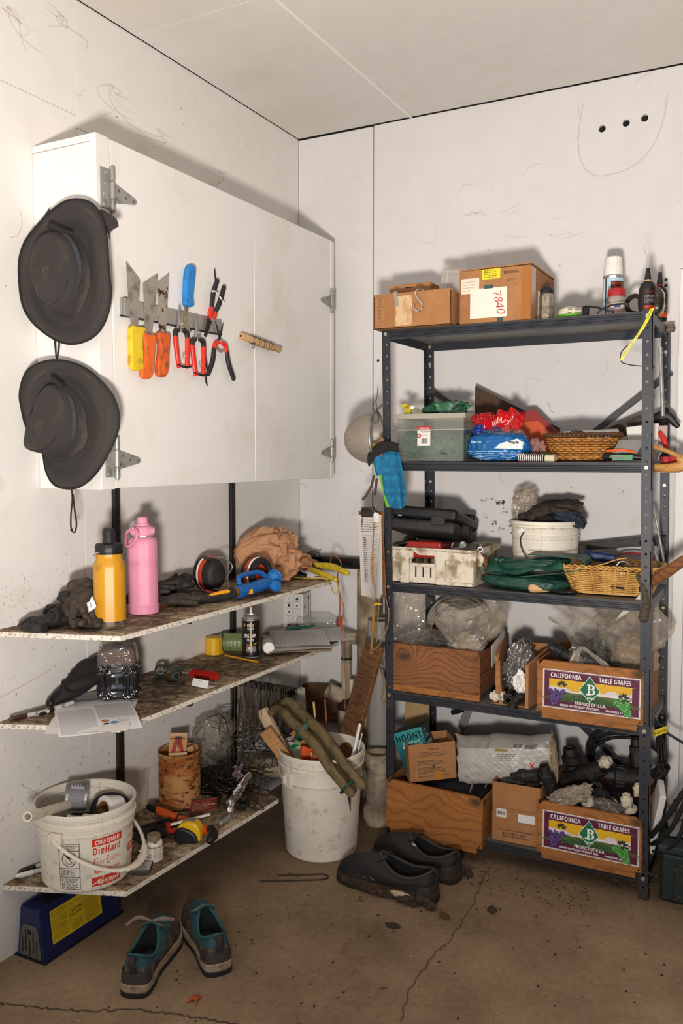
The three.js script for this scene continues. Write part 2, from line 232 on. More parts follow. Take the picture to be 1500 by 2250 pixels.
const cardTex = canvasTex(512, 512, (g, w, h) => { noiseCanvas(g, w, h, 256, (u, v) => { const a = pf(u, v, 5, 71, 5), b = pn(u, v, 120, 4); const d = (a - 0.5) * 34 + (b - 0.5) * 10; return [166 + d, 116 + d, 72 + d * 0.9]; }); dirt(g, w, h, 90, ['#6b4a2c', '#4a3420'], 0.8, 4, 0.1, 0.4); hairs(g, w, h, 40, ['#6b4a2c', '#dcc39c'], 60, 1.4, 0.5); });
const rustTex = canvasTex(512, 512, (g, w, h) => {
  noiseCanvas(g, w, h, 512, (u, v) => { const a = pf(u, v, 6, 81, 5), b = pf(u, v * 3, 10, 91, 4), c = pf(u, v, 30, 95, 3), m = clamp((a - 0.42) * 4 + (b - 0.5) * 2), q = clamp((c - 0.6) * 6); return [mix(mix(186, 150, m), 74, q), mix(mix(138, 78, m), 36, q), mix(mix(84, 28, m), 16, q)]; });
  g.globalAlpha = 0.35; for (let i = 0; i < 26; i++) { g.fillStyle = ['#5a2a0c', '#8a4a16', '#d8c090'][i % 3]; g.fillRect(rnd(w), rnd(h), rnd(40, 260), rnd(2, 6)); } g.globalAlpha = 1;
});
const pailTex = canvasTex(1024, 512, (g, w, h) => {
  noiseCanvas(g, w, h, 256, (u, v) => { const a = pf(u, v, 6, 101, 4), d = (a - 0.5) * 22; return [222 + d, 214 + d, 198 + d]; });
  for (let i = 0; i < 44; i++) splash(g, rnd(w), h - Math.pow(rnd(), 1.5) * h * 0.95, rnd(8, 40), rnd(8, 34), 60, BROWN, 0.5);
  for (let i = 0; i < 40; i++) { const x = rnd(w), y = h - rnd(h * 0.6), r = rnd(5, 26), q = g.createRadialGradient(x, y, 0, x, y, r); q.addColorStop(0, 'rgba(96,72,46,0.2)'); q.addColorStop(1, 'rgba(96,72,46,0)'); g.fillStyle = q; g.fillRect(x - r, y - r, 2 * r, 2 * r); }
  for (let i = 0; i < 30; i++) { g.globalAlpha = rnd(0.1, 0.35); g.fillStyle = '#7a5c3c'; g.fillRect(rnd(w), rnd(h * 0.7), rnd(1, 3), rnd(20, 90)); } g.globalAlpha = 0.5; g.fillStyle = '#6b5238'; for (const y of [0.1, 0.11, 0.27, 0.28]) for (let x = 0; x < w; x += 6) if (rnd() < 0.6) g.fillRect(x, h * y, 6, rnd(1, 4));
  g.globalAlpha = 1; dirt(g, w, h, 900, BROWN, 0.5, 1.8, 0.2, 0.8); hairs(g, w, h, 130, ['#7a6a58', '#4a3e34'], 60, 1.2, 0.5);
});
const dustTex = (c, c2, s, a = 6, t = 0.5, k = 3) => tex(256, 256, (u, v) => { const m = clamp((pf(u, v, a, s, 5) - t) * k + (pf(u, v, 40, s + 5, 2) - 0.5) * 0.5); return [0, 1, 2].map((i) => mix(hex(c)[i], hex(c2)[i], m)); });
const weave = (c, c2, p, s) => tex(256, 256, (u, v) => { const a = (Math.floor(u * p) + Math.floor(v * p)) % 2, n = pf(u, v, 5, s, 4) - 0.5; return [0, 1, 2].map((i) => mix(hex(c)[i], hex(c2)[i], a * 0.5 + 0.25) + n * 50); });
const bumpNoise = tex(256, 256, (u, v) => { const a = pf(u, v, 24, 201, 4) * 255; return [a, a, a]; }, false);
const crinkle = tex(256, 256, (u, v) => { const q = (p, s) => Math.abs(pf(u, v, p, s, 3) - 0.5) * 2, a = 255 * (1 - 0.6 * q(4, 211) - 0.4 * q(9, 221)); return [a, a, a]; }, false);

const K = {
  left: MAT(0xffffff, 0.75, { map: leftTex, tile: 3.2, bumpMap: bumpNoise, bumpScale: 0 }), back: MAT(0xffffff, 0.75, { map: backTex, tile: 3.2 }), ceil: MAT(0xffffff, 0.85, { map: ceilTex, tile: 3.2 }), floor: MAT(0xffffff, 0.85, { map: floorTex, tile: 4 }),
  plain: MAT(0x4a443c, 0.85), gap: MAT(0x17130f, 0.95), door: MAT(0xffffff, 0.55, { map: dustTex(0xe4e0db, 0xd6cfc4, 301, 5, 0.55, 2), tile: 0.9 }), trim: MAT(0xe9e5df, 0.6),  // plain: dark tone of the unseen walls, set to cut bounced light
  board: MAT(0xffffff, 0.85, { map: boardTex, tile: 0.55 }), edge: MAT(0xffffff, 0.8, { map: edgeTex, tile: 0.3 }), rail: MAT(0x1a1816, 0.45), black: MAT(0x0f0f10, 0.5), matte: MAT(0x131212, 0.85), rubber: MAT(0x181716, 0.7),
  zinc: MAT(0xc4c4c0, 0.42, { metalness: 0.5, map: dustTex(0xd0d0ca, 0x9a9c98, 311, 6), tile: 0.1 }), steel: MAT(0xa8a6a2, 0.38, { metalness: 0.6 }), chrome: MAT(0xdcdcdc, 0.14, { metalness: 1 }), wire: MAT(0x3a322c, 0.6, { metalness: 0.5 }), darkmetal: MAT(0x2b2a2b, 0.45, { metalness: 0.5 }),
  frame: MAT(0xffffff, 0.45, { map: dustTex(0x2a2d34, 0x403c38, 321, 5, 0.56, 3), tile: 0.5, metalness: 0.15 }), deck: MAT(0xffffff, 0.5, { map: dustTex(0x74726e, 0x5a5148, 331, 6, 0.5, 3), tile: 0.6 }), bolt: MAT(0xc0bdb6, 0.35, { metalness: 0.8 }), rust: MAT(0x6b4630, 0.9),
  card: MAT(0xffffff, 0.9, { map: cardTex, tile: 0.4 }), cardin: MAT(0x8a6644, 0.95), paper: MAT(0xdedad4, 0.9), pvc: MAT(0xffffff, 0.5, { map: dustTex(0xd8d0bf, 0x8a7c68, 341, 5, 0.52, 4), tile: 0.5 }), pipe: MAT(0xffffff, 0.65, { map: dustTex(0xb6a68c, 0x6e6252, 351, 6, 0.45, 3), tile: 0.5 }),
  pail: MAT(0xffffff, 0.55, { map: pailTex }), pailb: MAT(0xdcd3c2, 0.6), rustcan: MAT(0xffffff, 0.75, { map: rustTex, metalness: 0.15 }), wood: MAT(0xffffff, 0.75, { map: grain(0x8e5a30, 0x543018, 361, 16, [[0.7, 0.35, 0.2]]), tile: 0.36 }), pine: MAT(0xffffff, 0.7, { map: grain(0xa86a30, 0x764820, 371, 9, [[0.36, 0.42, 0.16]]), tile: 0.42 }), lightwood: MAT(0xffffff, 0.65, { map: grain(0xcfa878, 0xa88050, 381, 20), tile: 0.2 }), darkwood: MAT(0xffffff, 0.7, { map: grain(0x6a4526, 0x3c2614, 391, 12), tile: 0.3 }),
  film: MAT(0xf8f5f0, 0.12, { transmission: 0.95, thickness: 0, side: THREE.DoubleSide, bumpMap: crinkle, bumpScale: 0.003, tile: 0.16 }), haze: MAT(0xf2ebe0, 0.24, { transmission: 0.84, thickness: 0, side: THREE.DoubleSide, bumpMap: crinkle, bumpScale: 0.0025, tile: 0.16 }), clear: MAT(0xf4f6f4, 0.12, { transmission: 0.92, thickness: 0, side: THREE.DoubleSide }),
  blackplastic: MAT(0xffffff, 0.6, { map: dustTex(0x1d1b1b, 0x38322c, 401, 5, 0.55, 2.5), tile: 0.12 }), leather: MAT(0xffffff, 0.85, { map: dustTex(0x463a2e, 0x221d18, 411, 5, 0.45, 3), tile: 0.09 }), glove: MAT(0xffffff, 0.85, { map: dustTex(0x26221f, 0x463e36, 421, 5, 0.52, 3), tile: 0.1 }),
  red: MAT(0xd0281c, 0.4), darkred: MAT(0x9a2018, 0.45), orange: MAT(0xd9581c, 0.5), yellow: MAT(0xe2b81e, 0.4), white: MAT(0xe8e4dc, 0.5), brass: MAT(0xb08a3c, 0.35, { metalness: 0.9 }), blue: MAT(0x165fa6, 0.3), green: MAT(0x1d6b3c, 0.4),
};

// ---------- the room ----------
const floor = S('floor'); P(floor, 'floor_slab', bx(6.4, 0.2, 7.4, 0, [2.4, -0.1, 2.9]), K.floor);
const wl = S('wall_left'), wb = S('wall_back'), cl = S('ceiling');
const rect = (y0, y1, a0, a1, left) => left ? bx(0.012, y1 - y0, a1 - a0, 0.0008, [-0.006, (y0 + y1) / 2, (a0 + a1) / 2]) : bx(a1 - a0, y1 - y0, 0.012, 0.0008, [(a0 + a1) / 2, (y0 + y1) / 2, -0.006]);
P(wl, 'wall_backing', bx(0.15, 2.8, 7.2, 0, [-0.089, 1.4, 2.9]), K.gap);
for (const [y0, y1, z0, z1] of [[0, 2.326, 0, 1.2585], [0, 2.361, 1.2605, 2.5], [2.3275, 2.69, 0, 1.2605], [2.3625, 2.69, 1.2605, 3.7], [0, 2.361, 2.502, 3.7], [0, 2.69, 3.702, 6]]) P(wl, 'wall_panel', rect(y0, y1, z0, z1, true), K.left);
P(wb, 'wall_backing', bx(5.2, 2.8, 0.15, 0, [2.45, 1.4, -0.089]), K.gap);
P(wb, 'wall_panel', rect(0, 2.684, 0.0004, 0.3445), K.back);
const sh = new THREE.Shape([[0.35, 0], [1.57, 0], [1.57, 2.686], [0.35, 2.686]].map((p) => new THREE.Vector2(...p)));
for (const x of [1.236, 1.317, 1.378]) sh.holes.push(new THREE.Path().absarc(x, x === 1.236 ? 2.522 : x === 1.317 ? 2.527 : 2.533, 0.0125, 0, 7, true));
P(wb, 'wall_panel', new THREE.ExtrudeGeometry(sh, { depth: 0.012, bevelEnabled: false, curveSegments: 10 }).translate(0, 0, -0.012), K.back);
P(wb, 'wall_panel', rect(0, 2.686, 1.572, 5), K.back);
P(cl, 'ceiling_backing', bx(5.4, 0.1, 7.2, 0, [2.4, 2.76, 2.9]), K.gap);
for (const [x0, x1, z0, z1] of [[0.004, 0.508, 0.004, 1.008], [0.004, 0.508, 1.0095, 2.3], [0.5095, 1.72, 0.004, 2.3], [1.7215, 5, 0.004, 2.3], [0.004, 2.4, 2.302, 6], [2.402, 5, 2.302, 6]]) P(cl, 'ceiling_panel', bx(x1 - x0, 0.014, z1 - z0, 0.001, [(x0 + x1) / 2, 2.697, (z0 + z1) / 2]), K.ceil);
const wr = S('unseen_wall_right'); P(wr, 'wall_panel', bx(0.15, 2.8, 7.2, 0, [5.075, 1.4, 2.9]), K.plain);  // unseen wall, toned dark so it bounces little light
const wf = S('unseen_wall_front'); for (const [w, h, x, y] of [[0.7, 2.8, 0.35, 1.4], [0.5, 2.8, 4.75, 1.4], [3.8, 0.45, 2.6, 2.525]]) P(wf, 'wall_panel', bx(w, h, 0.15, 0, [x, y, 6.075]), K.plain);  // unseen wall with a door opening, toned dark to weaken the bounce
const tr = S('trim_1'); P(tr, 'trim_board', bx(0.036, 2.05, 0.03, 0.003, [1.527, 0.62 + 0.36, 0.0155]), K.trim);
{ // hairline joint covers on the ceiling
  const c = S('trim_2'); P(c, 'joint_bead', bx(0.008, 0.004, 2.3, 0.001, [0.509, 2.689, 1.15]), K.trim);
}

// ---------- wall cabinet ----------
{
  const c = T('wall_cabinet', 'big white wooden wall cabinet with two doors hung above the left shelves', 'cabinet', [0, 0, 0]);
  const y0 = 1.287, y1 = 2.222, h = y1 - y0, ym = (y0 + y1) / 2;
  P(c, 'side_panel', bx(0.205, h - 0.02, 0.018, 0.002, [0.104, ym - 0.01, 1.419]), K.door);
  P(c, 'side_panel', bx(0.205, h - 0.02, 0.018, 0.002, [0.104, ym - 0.01, 0.139]), K.door);
  P(c, 'top_panel', bx(0.207, 0.018, 1.3, 0.002, [0.105, y1 - 0.009, 0.779]), K.door);
  P(c, 'bottom_panel', bx(0.205, 0.018, 1.26, 0.002, [0.104, y0 + 0.011, 0.779]), K.door);
  P(c, 'back_panel', bx(0.01, h - 0.04, 1.26, 0.001, [0.006, ym, 0.779]), K.door);
  P(c, 'face_stile', bx(0.024, h, 0.052, 0.002, [0.221, ym, 1.404]), K.door); P(c, 'face_stile', bx(0.024, h - 0.005, 0.03, 0.002, [0.221, ym, 0.134]), K.door);
  for (const [z0, z1] of [[0.6895, 1.3755], [0.152, 0.688]]) {
    const d = P(c, 'door', bx(0.022, h - 0.004, z1 - z0, 0.002, [0.222, ym, (z0 + z1) / 2]), K.door);
    const left = z1 > 1, zh = left ? 1.3765 : 0.1505, s = left ? -1 : 1;
    for (const y of left ? [2.092, 1.378] : [1.99, 1.4]) {
      const big = left ? 1 : 0.8;
      const hg = P(c, 'hinge', mg(cyl(0.0075, 0.036, [0, 0.036, 0]), cyl(0.0075, 0.046, [0, -0.008, 0]), cyl(0.0075, 0.03, [0, -0.048, 0]), cyl(0.005, 0.116, [0, -0.008, 0])), K.zinc, [0.2395, y, zh], [0, 0, 0], 'zinc strap hinge');
      hg.scale.setScalar(big);
      P(hg, 'hinge_leaf', bx(0.0025, 0.105, 0.036, 0.0008), K.zinc, [-0.005, -0.006, -s * 0.022]);
      // strap lies in the z-y plane of the door
      const st = ext([[0, -0.03], [0.012, -0.03], [0.095, -0.012], [0.1, -0.007], [0.1, 0.001], [0.095, 0.006], [0.012, 0.03], [0, 0.03]].map(([a, b]) => [a, b * 0.9 + 0.002]), 0.0026, 0.0006, [[0.02, -0.012, 0.0042], [0.03, 0.012, 0.0042], [0.058, 0, 0.0042], [0.088, -0.002, 0.0042]]);
      P(hg, 'hinge_strap', tf(st, [0, 0, 0], [0, left ? PI / 2 : -PI / 2, 0]), K.zinc, [-0.005, -0.012, 0]);
      for (const [a, b] of [[0.02, -0.012], [0.03, 0.012], [0.058, 0], [0.088, -0.002]]) P(hg, 'screw', cyl(0.0044, 0.0016, null, null, 0.0044, 14), K.rust, [-0.0062, b - 0.012, s * a], [0, 0, PI / 2]);
      for (const k of [0.036, 0.008, -0.02, -0.048]) P(hg, 'screw', cyl(0.0045, 0.003, null, null, 0.0045, 14), K.bolt, [-0.0035, k - 0.002, -s * (0.016 + (k > 0 ? 0.006 : 0.012))], [0, 0, PI / 2]);
    }
  }
}
// ---------- left wall standards and shelves ----------
for (const [z, y0, y1, lb] of [[1.13, 0.05, 1.29, 'black slotted shelf standard on the left wall behind the yellow bottle'], [0.507, 0.05, 1.29, 'black slotted shelf standard on the left wall nearer the corner']]) {
  const t = T('shelf_standard', lb, 'shelf standard', [0, y0, z]), h = y1 - y0;
  P(t, 'channel', mg(bx(0.013, h, 0.0025, 0.0006, [0.0065, h / 2, -0.011]), bx(0.013, h, 0.0025, 0.0006, [0.0065, h / 2, 0.011]), bx(0.002, h, 0.022, 0.0005, [0.0115, h / 2, 0])), K.rail);
  const sl = []; for (let y = 0.03; y < h; y += 0.032) sl.push(bx(0.0012, 0.014, 0.004, 0, [0.0131, y, 0]));
  P(t, 'slots', mg(sl), K.gap).userData.kind = 'stuff';
}
function wallShelf(label, y, pts, th = 0.016) {
  const t = T('wall_shelf', label, 'shelf', [0, y, 0]);
  const g = tf(ext(pts.map(([x, z]) => [x, -z]), th - 0.002, 0.0015), [0, -th / 2 - 0.001, 0], [-PI / 2, 0, 0]);
  P(t, 'shelf_board', g, K.edge);
  // the worn, dirty face laid on the board
  const s = new THREE.Shape(pts.map(([x, z]) => new THREE.Vector2(mix(x, 0.18, 0.004), -mix(z, 0.9, 0.002))));
  P(t, 'shelf_face', tf(new THREE.ExtrudeGeometry(s, { depth: 0.0012, bevelEnabled: false }), [0, -0.0012, 0], [-PI / 2, 0, 0]), K.board);
  for (const z of [1.13, 0.507]) if (z > Math.min(...pts.map((p) => p[1])) + 0.03) {
    const b = ext([[0.014, 0], [0.295, 0], [0.3, -0.006], [0.292, -0.02], [0.12, -0.045], [0.014, -0.075]], 0.005, 0.001);
    P(t, 'bracket', b, K.rail, [0, -th - 0.001, z]);
  }
  return t;
}
wallShelf('highest of the three dirty white wall boards, with two bottles on it', 0.914, [[0.002, 1.599], [0.343, 1.488], [0.352, 0.36], [0.002, 0.3]]);
wallShelf('middle dirty white wall board, with loose papers on it', 0.664, [[0.002, 1.6], [0.318, 1.468], [0.335, 0.27], [0.002, 0.22]]);
wallShelf('lowest dirty white wall board, with the lettered bucket on it', 0.214, [[0.002, 1.592], [0.323, 1.462], [0.352, 0.74], [0.002, 0.6]]);

// ---------- steel shelving unit ----------
const LV = [1.81, 1.357, 0.933, 0.548, 0.083];
{
  const u = T('shelving_unit', 'tall grey steel shelving rack of slotted angle posts against the back wall', 'shelving', [0, 0, 0]);
  const H = 1.815, w = 0.03;
  const fl = (holes) => { const s = new THREE.Shape([[0, 0], [w, 0], [w, H], [0, H]].map((p) => new THREE.Vector2(...p))); for (let y = 0.04; y < H - 0.01; y += 0.04) s.holes.push(new THREE.Path().absarc(holes, y, 0.0042, 0, 2 * PI, true)); return new THREE.ExtrudeGeometry(s, { depth: 0.0022, bevelEnabled: false, curveSegments: 5 }); };
  const F = fl(w / 2);
  for (const [x, z, sx, sz] of [[0.62, 0.44, 1, -1], [1.51, 0.44, -1, -1], [0.62, 0.035, 1, 1], [1.51, 0.035, -1, 1]]) {
    // front flange in the x-y plane, side flange in the z-y plane
    const a = tf(F, [sx > 0 ? 0 : -w, 0, sz > 0 ? 0 : -0.0022]), b = tf(F, [sx > 0 ? 0 : -0.0022, 0, sz > 0 ? w : 0], [0, PI / 2, 0]);
    const p = P(u, 'post', mg(a, b), K.frame, [x, 0, z], [0, 0, 0.0145]);
    for (const y of LV) for (const dy of sz < 0 ? [-0.014] : [-0.014, -0.08]) P(p, 'bolt', cyl(0.0065, 0.005, null, null, 0.0045, 16), K.bolt, [sx * w / 2, y + dy, sz > 0 ? 0.004 : 0.0025], [PI / 2, 0, 0]);
  }
  const lean = (y) => -0.0145 * y;
  LV.forEach((y, i) => {
    const x0 = 0.6225 + lean(y), x1 = 1.5075 + lean(y), L = x1 - x0, hh = 0.031;
    const prof = [[0, 0], [0.0012, -0.001], [0.0012, -0.008], [-0.0018, -0.010], [-0.0018, -0.013], [0.0012, -0.015], [0.0012, -0.019], [-0.0018, -0.021], [-0.0018, -0.024], [0.0012, -0.026], [0.0012, -hh], [-0.012, -hh], [-0.012, -hh + 0.0015], [-0.003, -hh + 0.0015], [-0.003, 0]];
    const front = tf(new THREE.ExtrudeGeometry(new THREE.Shape(prof.map((p) => new THREE.Vector2(-p[0], p[1]))), { depth: L - 0.055, bevelEnabled: false }), [x0 + 0.0275, y, 0.4365], [0, PI / 2, 0]);
    const s = P(u, 'shelf', mg(front, bx(L - 0.055, hh, 0.002, 0.0005, [(x0 + x1) / 2, y - hh / 2, 0.042]), bx(0.002, hh, 0.35, 0.0005, [x0 + 0.004, y - hh / 2, 0.238]), bx(0.002, hh, 0.35, 0.0005, [x1 - 0.004, y - hh / 2, 0.238])), K.frame);
    P(s, 'deck', bx(L - 0.006, 0.0016, 0.398, 0.0004, [(x0 + x1) / 2, y - 0.001, 0.2385]), K.deck);
  });
  const brace = (x0, y0, x1, y1, z, m = K.frame) => { const dx = x1 - x0, dy = y1 - y0, l = Math.hypot(dx, dy), a = Math.atan2(dy, dx); P(u, 'brace', mg(bx(l, 0.022, 0.002, 0.0005), bx(l, 0.002, 0.012, 0.0005, [0, 0.01, 0.005])), m, [(x0 + x1) / 2, (y0 + y1) / 2, z], [0, 0, a]); };
  brace(0.62, 1.63, 0.86, 1.465, 0.048); brace(1.49, 1.66, 1.2, 1.43, 0.048); brace(1.17, 0.44, 1.5, 0.15, 0.048); 
}

// ---------- hats on the cabinet's side ----------
const hatTex = canvasTex(512, 512, (g, w, h) => {
  noiseCanvas(g, w, h, 256, (u, v) => { const a = pf(u, v, 4, 431, 5), d = (a - 0.5) * 46; return [44 + d, 39 + d * 0.9, 37 + d * 0.85]; });
  for (let i = 1; i < 12; i++) { g.globalAlpha = 0.8; g.fillStyle = '#141212'; g.fillRect(i / 12 * w - 2, 0, 4, h); g.globalAlpha = 0.15; g.fillStyle = '#b0a498'; g.fillRect(i / 12 * w + 2, 0, 2, h); }
  g.globalAlpha = 1; dirt(g, w, h, 40, ['#8a6a4a', '#5a4634', '#2a2422'], 4, 26, 0.05, 0.22);
});
const hatMat = MAT(0xffffff, 0.9, { map: hatTex, sheen: 0.3, sheenColor: new THREE.Color(0x55504c), side: THREE.DoubleSide }), crownMat = MAT(0xffffff, 0.92, { map: dustTex(0x2c2725, 0x50453c, 441, 4, 0.5, 3), side: THREE.DoubleSide }), meshMat = MAT(0xffffff, 0.9, { map: weave(0x202024, 0x38383c, 64, 5) });
function hat(label, p, ctr, outer, inner, top, lift, ph, bandA) {
  const L = (q) => [(q[0] - ctr[0]) / 632, (ctr[1] - q[1]) / 846];
  const o = smooth(outer.map(L), 96), i = smooth(inner.map(L), 96), t = T('sun_hat', label, 'hat', p, [0, 0.04, 0]);
  // both outlines are read by angle round the crown's middle
  const mid = i.reduce((s, q) => [s[0] + q[0] / 96, s[1] + q[1] / 96], [0, 0]);
  const at = (poly) => { const s = poly.map((q) => [Math.atan2(q[1] - mid[1], q[0] - mid[0]), q]).sort((a, b) => a[0] - b[0]); return (a) => { let k = s.findIndex((e) => e[0] > a); if (k < 0) k = 0; const A = s[(k + s.length - 1) % s.length], B = s[k]; let d = B[0] - A[0], e = a - A[0]; if (d < 0) d += 2 * PI; if (e < 0) e += 2 * PI; const f = d ? clamp(e / d) : 0; return [mix(A[1][0], B[1][0], f), mix(A[1][1], B[1][1], f)]; }; };
  const O = at(o), I = at(i), an = (v) => ((v * 2 * PI + PI) % (2 * PI)) - PI;
  const zb = (u, a) => 0.012 + u * (0.012 + 0.012 * Math.cos(2 * (a - ph))) + 0.004 * Math.sin(5 * a + ph * 3) * u;
  P(t, 'brim', sheet((u, v) => { const a = an(v), A = I(a), B = O(a); return [mix(A[0], B[0], u), mix(A[1], B[1], u), zb(u, a)]; }, 14, 120, 0.003), hatMat);
  const rim = []; for (let k = 0; k < 60; k++) { const a = an(k / 60), B = O(a); rim.push([B[0], B[1], zb(1, a)]); } P(t, 'brim_binding', tube(rim, 0.0028, 180, 6, true), K.matte);
  // crown: rises from the inner outline and closes over a slumped top
  const tp = at(smooth(top.map(L), 96));
  P(t, 'crown', sheet((u, v) => { const a = an(v), A = I(a), B = tp(a), m = top.map(L).reduce((s, q) => [s[0] + q[0] / top.length, s[1] + q[1] / top.length], [0, 0]); let x, y, z; if (u < 0.5) { const k = u * 2; x = mix(A[0], B[0], k); y = mix(A[1], B[1], k); z = 0.012 + lift * Math.sin(k * PI / 2); } else { const k = u * 2 - 1; x = mix(B[0], m[0], k); y = mix(B[1], m[1], k); z = 0.012 + lift + 0.01 * Math.sin(k * PI / 2); } return [x, y, z + 0.005 * fbm(x * 26 + ph, y * 26, 1.5, 3)]; }, 30, 90, 0.002), crownMat);
  const band = []; for (let k = 0; k <= 20; k++) { const a = mix(bandA[0], bandA[1], k / 20), A = I(a), B = tp(a); band.push([mix(A[0], B[0], 0.45), mix(A[1], B[1], 0.45), 0.014 + lift * 0.55]); }
  P(t, 'mesh_vent', sweep(band, [0.004, 0.0115, 0.012, 0.008], 40, 8, 1, 0.5), meshMat);
  const seam = []; for (let k = 0; k < 50; k++) { const a = an(k / 50), B = tp(a); seam.push([B[0], B[1], 0.0125 + lift]); } P(t, 'seam', tube(seam, 0.0013, 120, 5, true), K.matte);
  return [t, L];
}
{
  const [t, L] = hat('upper of two dark grey bucket hats hung on the cabinet side', [0.163, 1.856, 1.452], [140, 602], [[165, 445], [205, 465], [230, 520], [238, 585], [228, 680], [200, 738], [153, 757], [110, 745], [70, 705], [45, 640], [38, 575], [50, 520], [85, 470], [125, 448]], [[128, 510], [160, 528], [183, 590], [178, 650], [148, 697], [112, 685], [88, 640], [80, 580], [95, 530]], [[128, 522], [157, 545], [170, 590], [160, 640], [132, 672], [104, 662], [86, 610], [84, 570], [100, 532]], 0.046, 0.4, [-0.9, 1.3]);
  P(t, 'neck_flap', sheet((u, v) => { const a = mix(0, 1, u), q = L([mix(92, 30, a) + v * 26, mix(448, 526, a) + v * 16]); return [q[0], q[1], 0.0 + 0.008 * v]; }, 16, 6, 0.003), crownMat);
  P(t, 'neck_flap', sheet((u, v) => { const q = L([mix(208, 246, Math.sin(u * 1.57)) - v * 16, mix(470, 514, u) + v * 24]); return [q[0], q[1], 0.002 + 0.014 * Math.sin(v * 3) + 0.01 * u]; }, 16, 8, 0.003), crownMat);
  P(t, 'cord_knot', mg(sweep([[...L([125, 498]), 0.05], [...L([138, 508]), 0.062], [...L([170, 524]), 0.05]], [0.004, 0.006, 0.004], 14), blob(0.008, 0.009, 0.007, 0.3, 2, 3, { detail: 5 }).translate(...L([129, 505]), 0.058)), K.matte);
  P(t, 'chin_cord', mg(tube([[...L([103, 735]), 0.008], [...L([102, 760]), 0.004], [...L([104, 786]), 0.003], [...L([110, 760]), 0.004], [...L([113, 735]), 0.008]], 0.0022, 30)), K.matte);
}
{
  const [t, L] = hat('lower of two dark grey bucket hats hung on the cabinet side, cord dangling', [0.168, 1.462, 1.455], [155, 932], [[117, 788], [165, 798], [215, 832], [248, 875], [261, 930], [250, 985], [220, 1040], [180, 1070], [149, 1077], [115, 1068], [95, 1035], [86, 1000], [70, 960], [56, 905], [50, 860], [70, 810]], [[140, 842], [168, 868], [185, 920], [182, 975], [150, 1003], [112, 1004], [80, 985], [75, 960], [90, 915], [110, 868]], [[136, 850], [155, 866], [165, 905], [152, 955], [128, 985], [95, 990], [78, 980], [80, 955], [95, 905], [115, 866]], 0.05, -0.6, [-1.2, 0.9]);
  P(t, 'neck_flap', sheet((u, v) => { const q = L([mix(30, 48, u) + v * 26, mix(862, 918, u) - v * 8]); return [q[0], q[1], 0.004 + 0.012 * Math.sin(v * 3)]; }, 14, 8, 0.003), crownMat);
  P(t, 'cord_knot', mg(sweep([[...L([137, 832]), 0.055], [...L([148, 836]), 0.066], [...L([162, 850]), 0.056]], [0.005, 0.007, 0.004], 14), blob(0.009, 0.008, 0.007, 0.3, 2, 4, { detail: 5 }).translate(...L([145, 836]), 0.062)), K.matte);
  P(t, 'chin_cord', mg(tube([[...L([146, 1072]), 0.006], [...L([146, 1100]), 0.003], [...L([142, 1140]), 0.003], [...L([143, 1172]), 0.003], [...L([149, 1178]), 0.003], [...L([154, 1160]), 0.003], [...L([150, 1120]), 0.003], [...L([148, 1090]), 0.003]], 0.0022, 50), blob(0.004, 0.004, 0.004, 0.1, 2, 1, { detail: 3 }).translate(...L([143, 1172]), 0.003)), K.matte);
}
// ---------- knife rack and what hangs on it (local x runs along the door, y up) ----------
const onDoor = (name, label, cat, z = 0, g) => T(name, label, cat, [0.2335 + z, 1.6, 1.346], [0, PI / 2, 0], g);
{
  const t = onDoor('magnetic_strip', 'long steel magnetic tool strip screwed to the left cabinet door', 'magnetic strip');
  P(t, 'strip_bar', bx(0.46, 0.045, 0.008, 0.001), K.steel, [0.226, 0.186, 0.004], [0, 0, 0.008]); P(t, 'end_clip', bx(0.02, 0.05, 0.012, 0.002), K.zinc, [0.012, 0.184, 0.006], [0, 0, 0.008]);
  P(t, 'strip_edge', bx(0.462, 0.004, 0.0095, 0.001), K.darkmetal, [0.226, 0.161, 0.0045], [0, 0, 0.008]);
}
const bladeMat = MAT(0xffffff, 0.42, { metalness: 0.75, map: dustTex(0xb4aea6, 0x7c7066, 451, 5, 0.5, 2.5), tile: 0.12 }), rustyBlade = MAT(0xffffff, 0.5, { metalness: 0.55, map: dustTex(0xb0a89e, 0x4a2c1a, 461, 8, 0.56, 9), tile: 0.1 });
const worn = (a, b, s) => MAT(0xffffff, 0.55, { map: dustTex(a, b, s, 5, 0.55, 4), tile: 0.1 });
function knife(label, blade, handle, bm, hm, z = 0.009) {
  const t = onDoor('harvest_knife', label, 'knife', z);
  P(t, 'blade', ext(blade, 0.0018, 0.0005), bm, [0, 0, 0.001]); const h = P(t, 'handle', ext(smooth(handle, 60), 0.018, 0.005), hm, [0, 0, 0.006]);
  return [t, h];
}
knife('yellow-handled harvest knife, leftmost on the magnetic strip', [[0.013, 0.306], [0.068, 0.266], [0.056, 0.13], [0.028, 0.13], [0.019, 0.22]], [[0.02, 0.133], [0.045, 0.135], [0.076, 0.135], [0.077, 0.127], [0.066, 0.115], [0.065, 0.06], [0.064, 0.022], [0.05, 0.014], [0.028, 0.014], [0.017, 0.022], [0.017, 0.07]], bladeMat, worn(0xe0bd22, 0xb08e1a, 471));
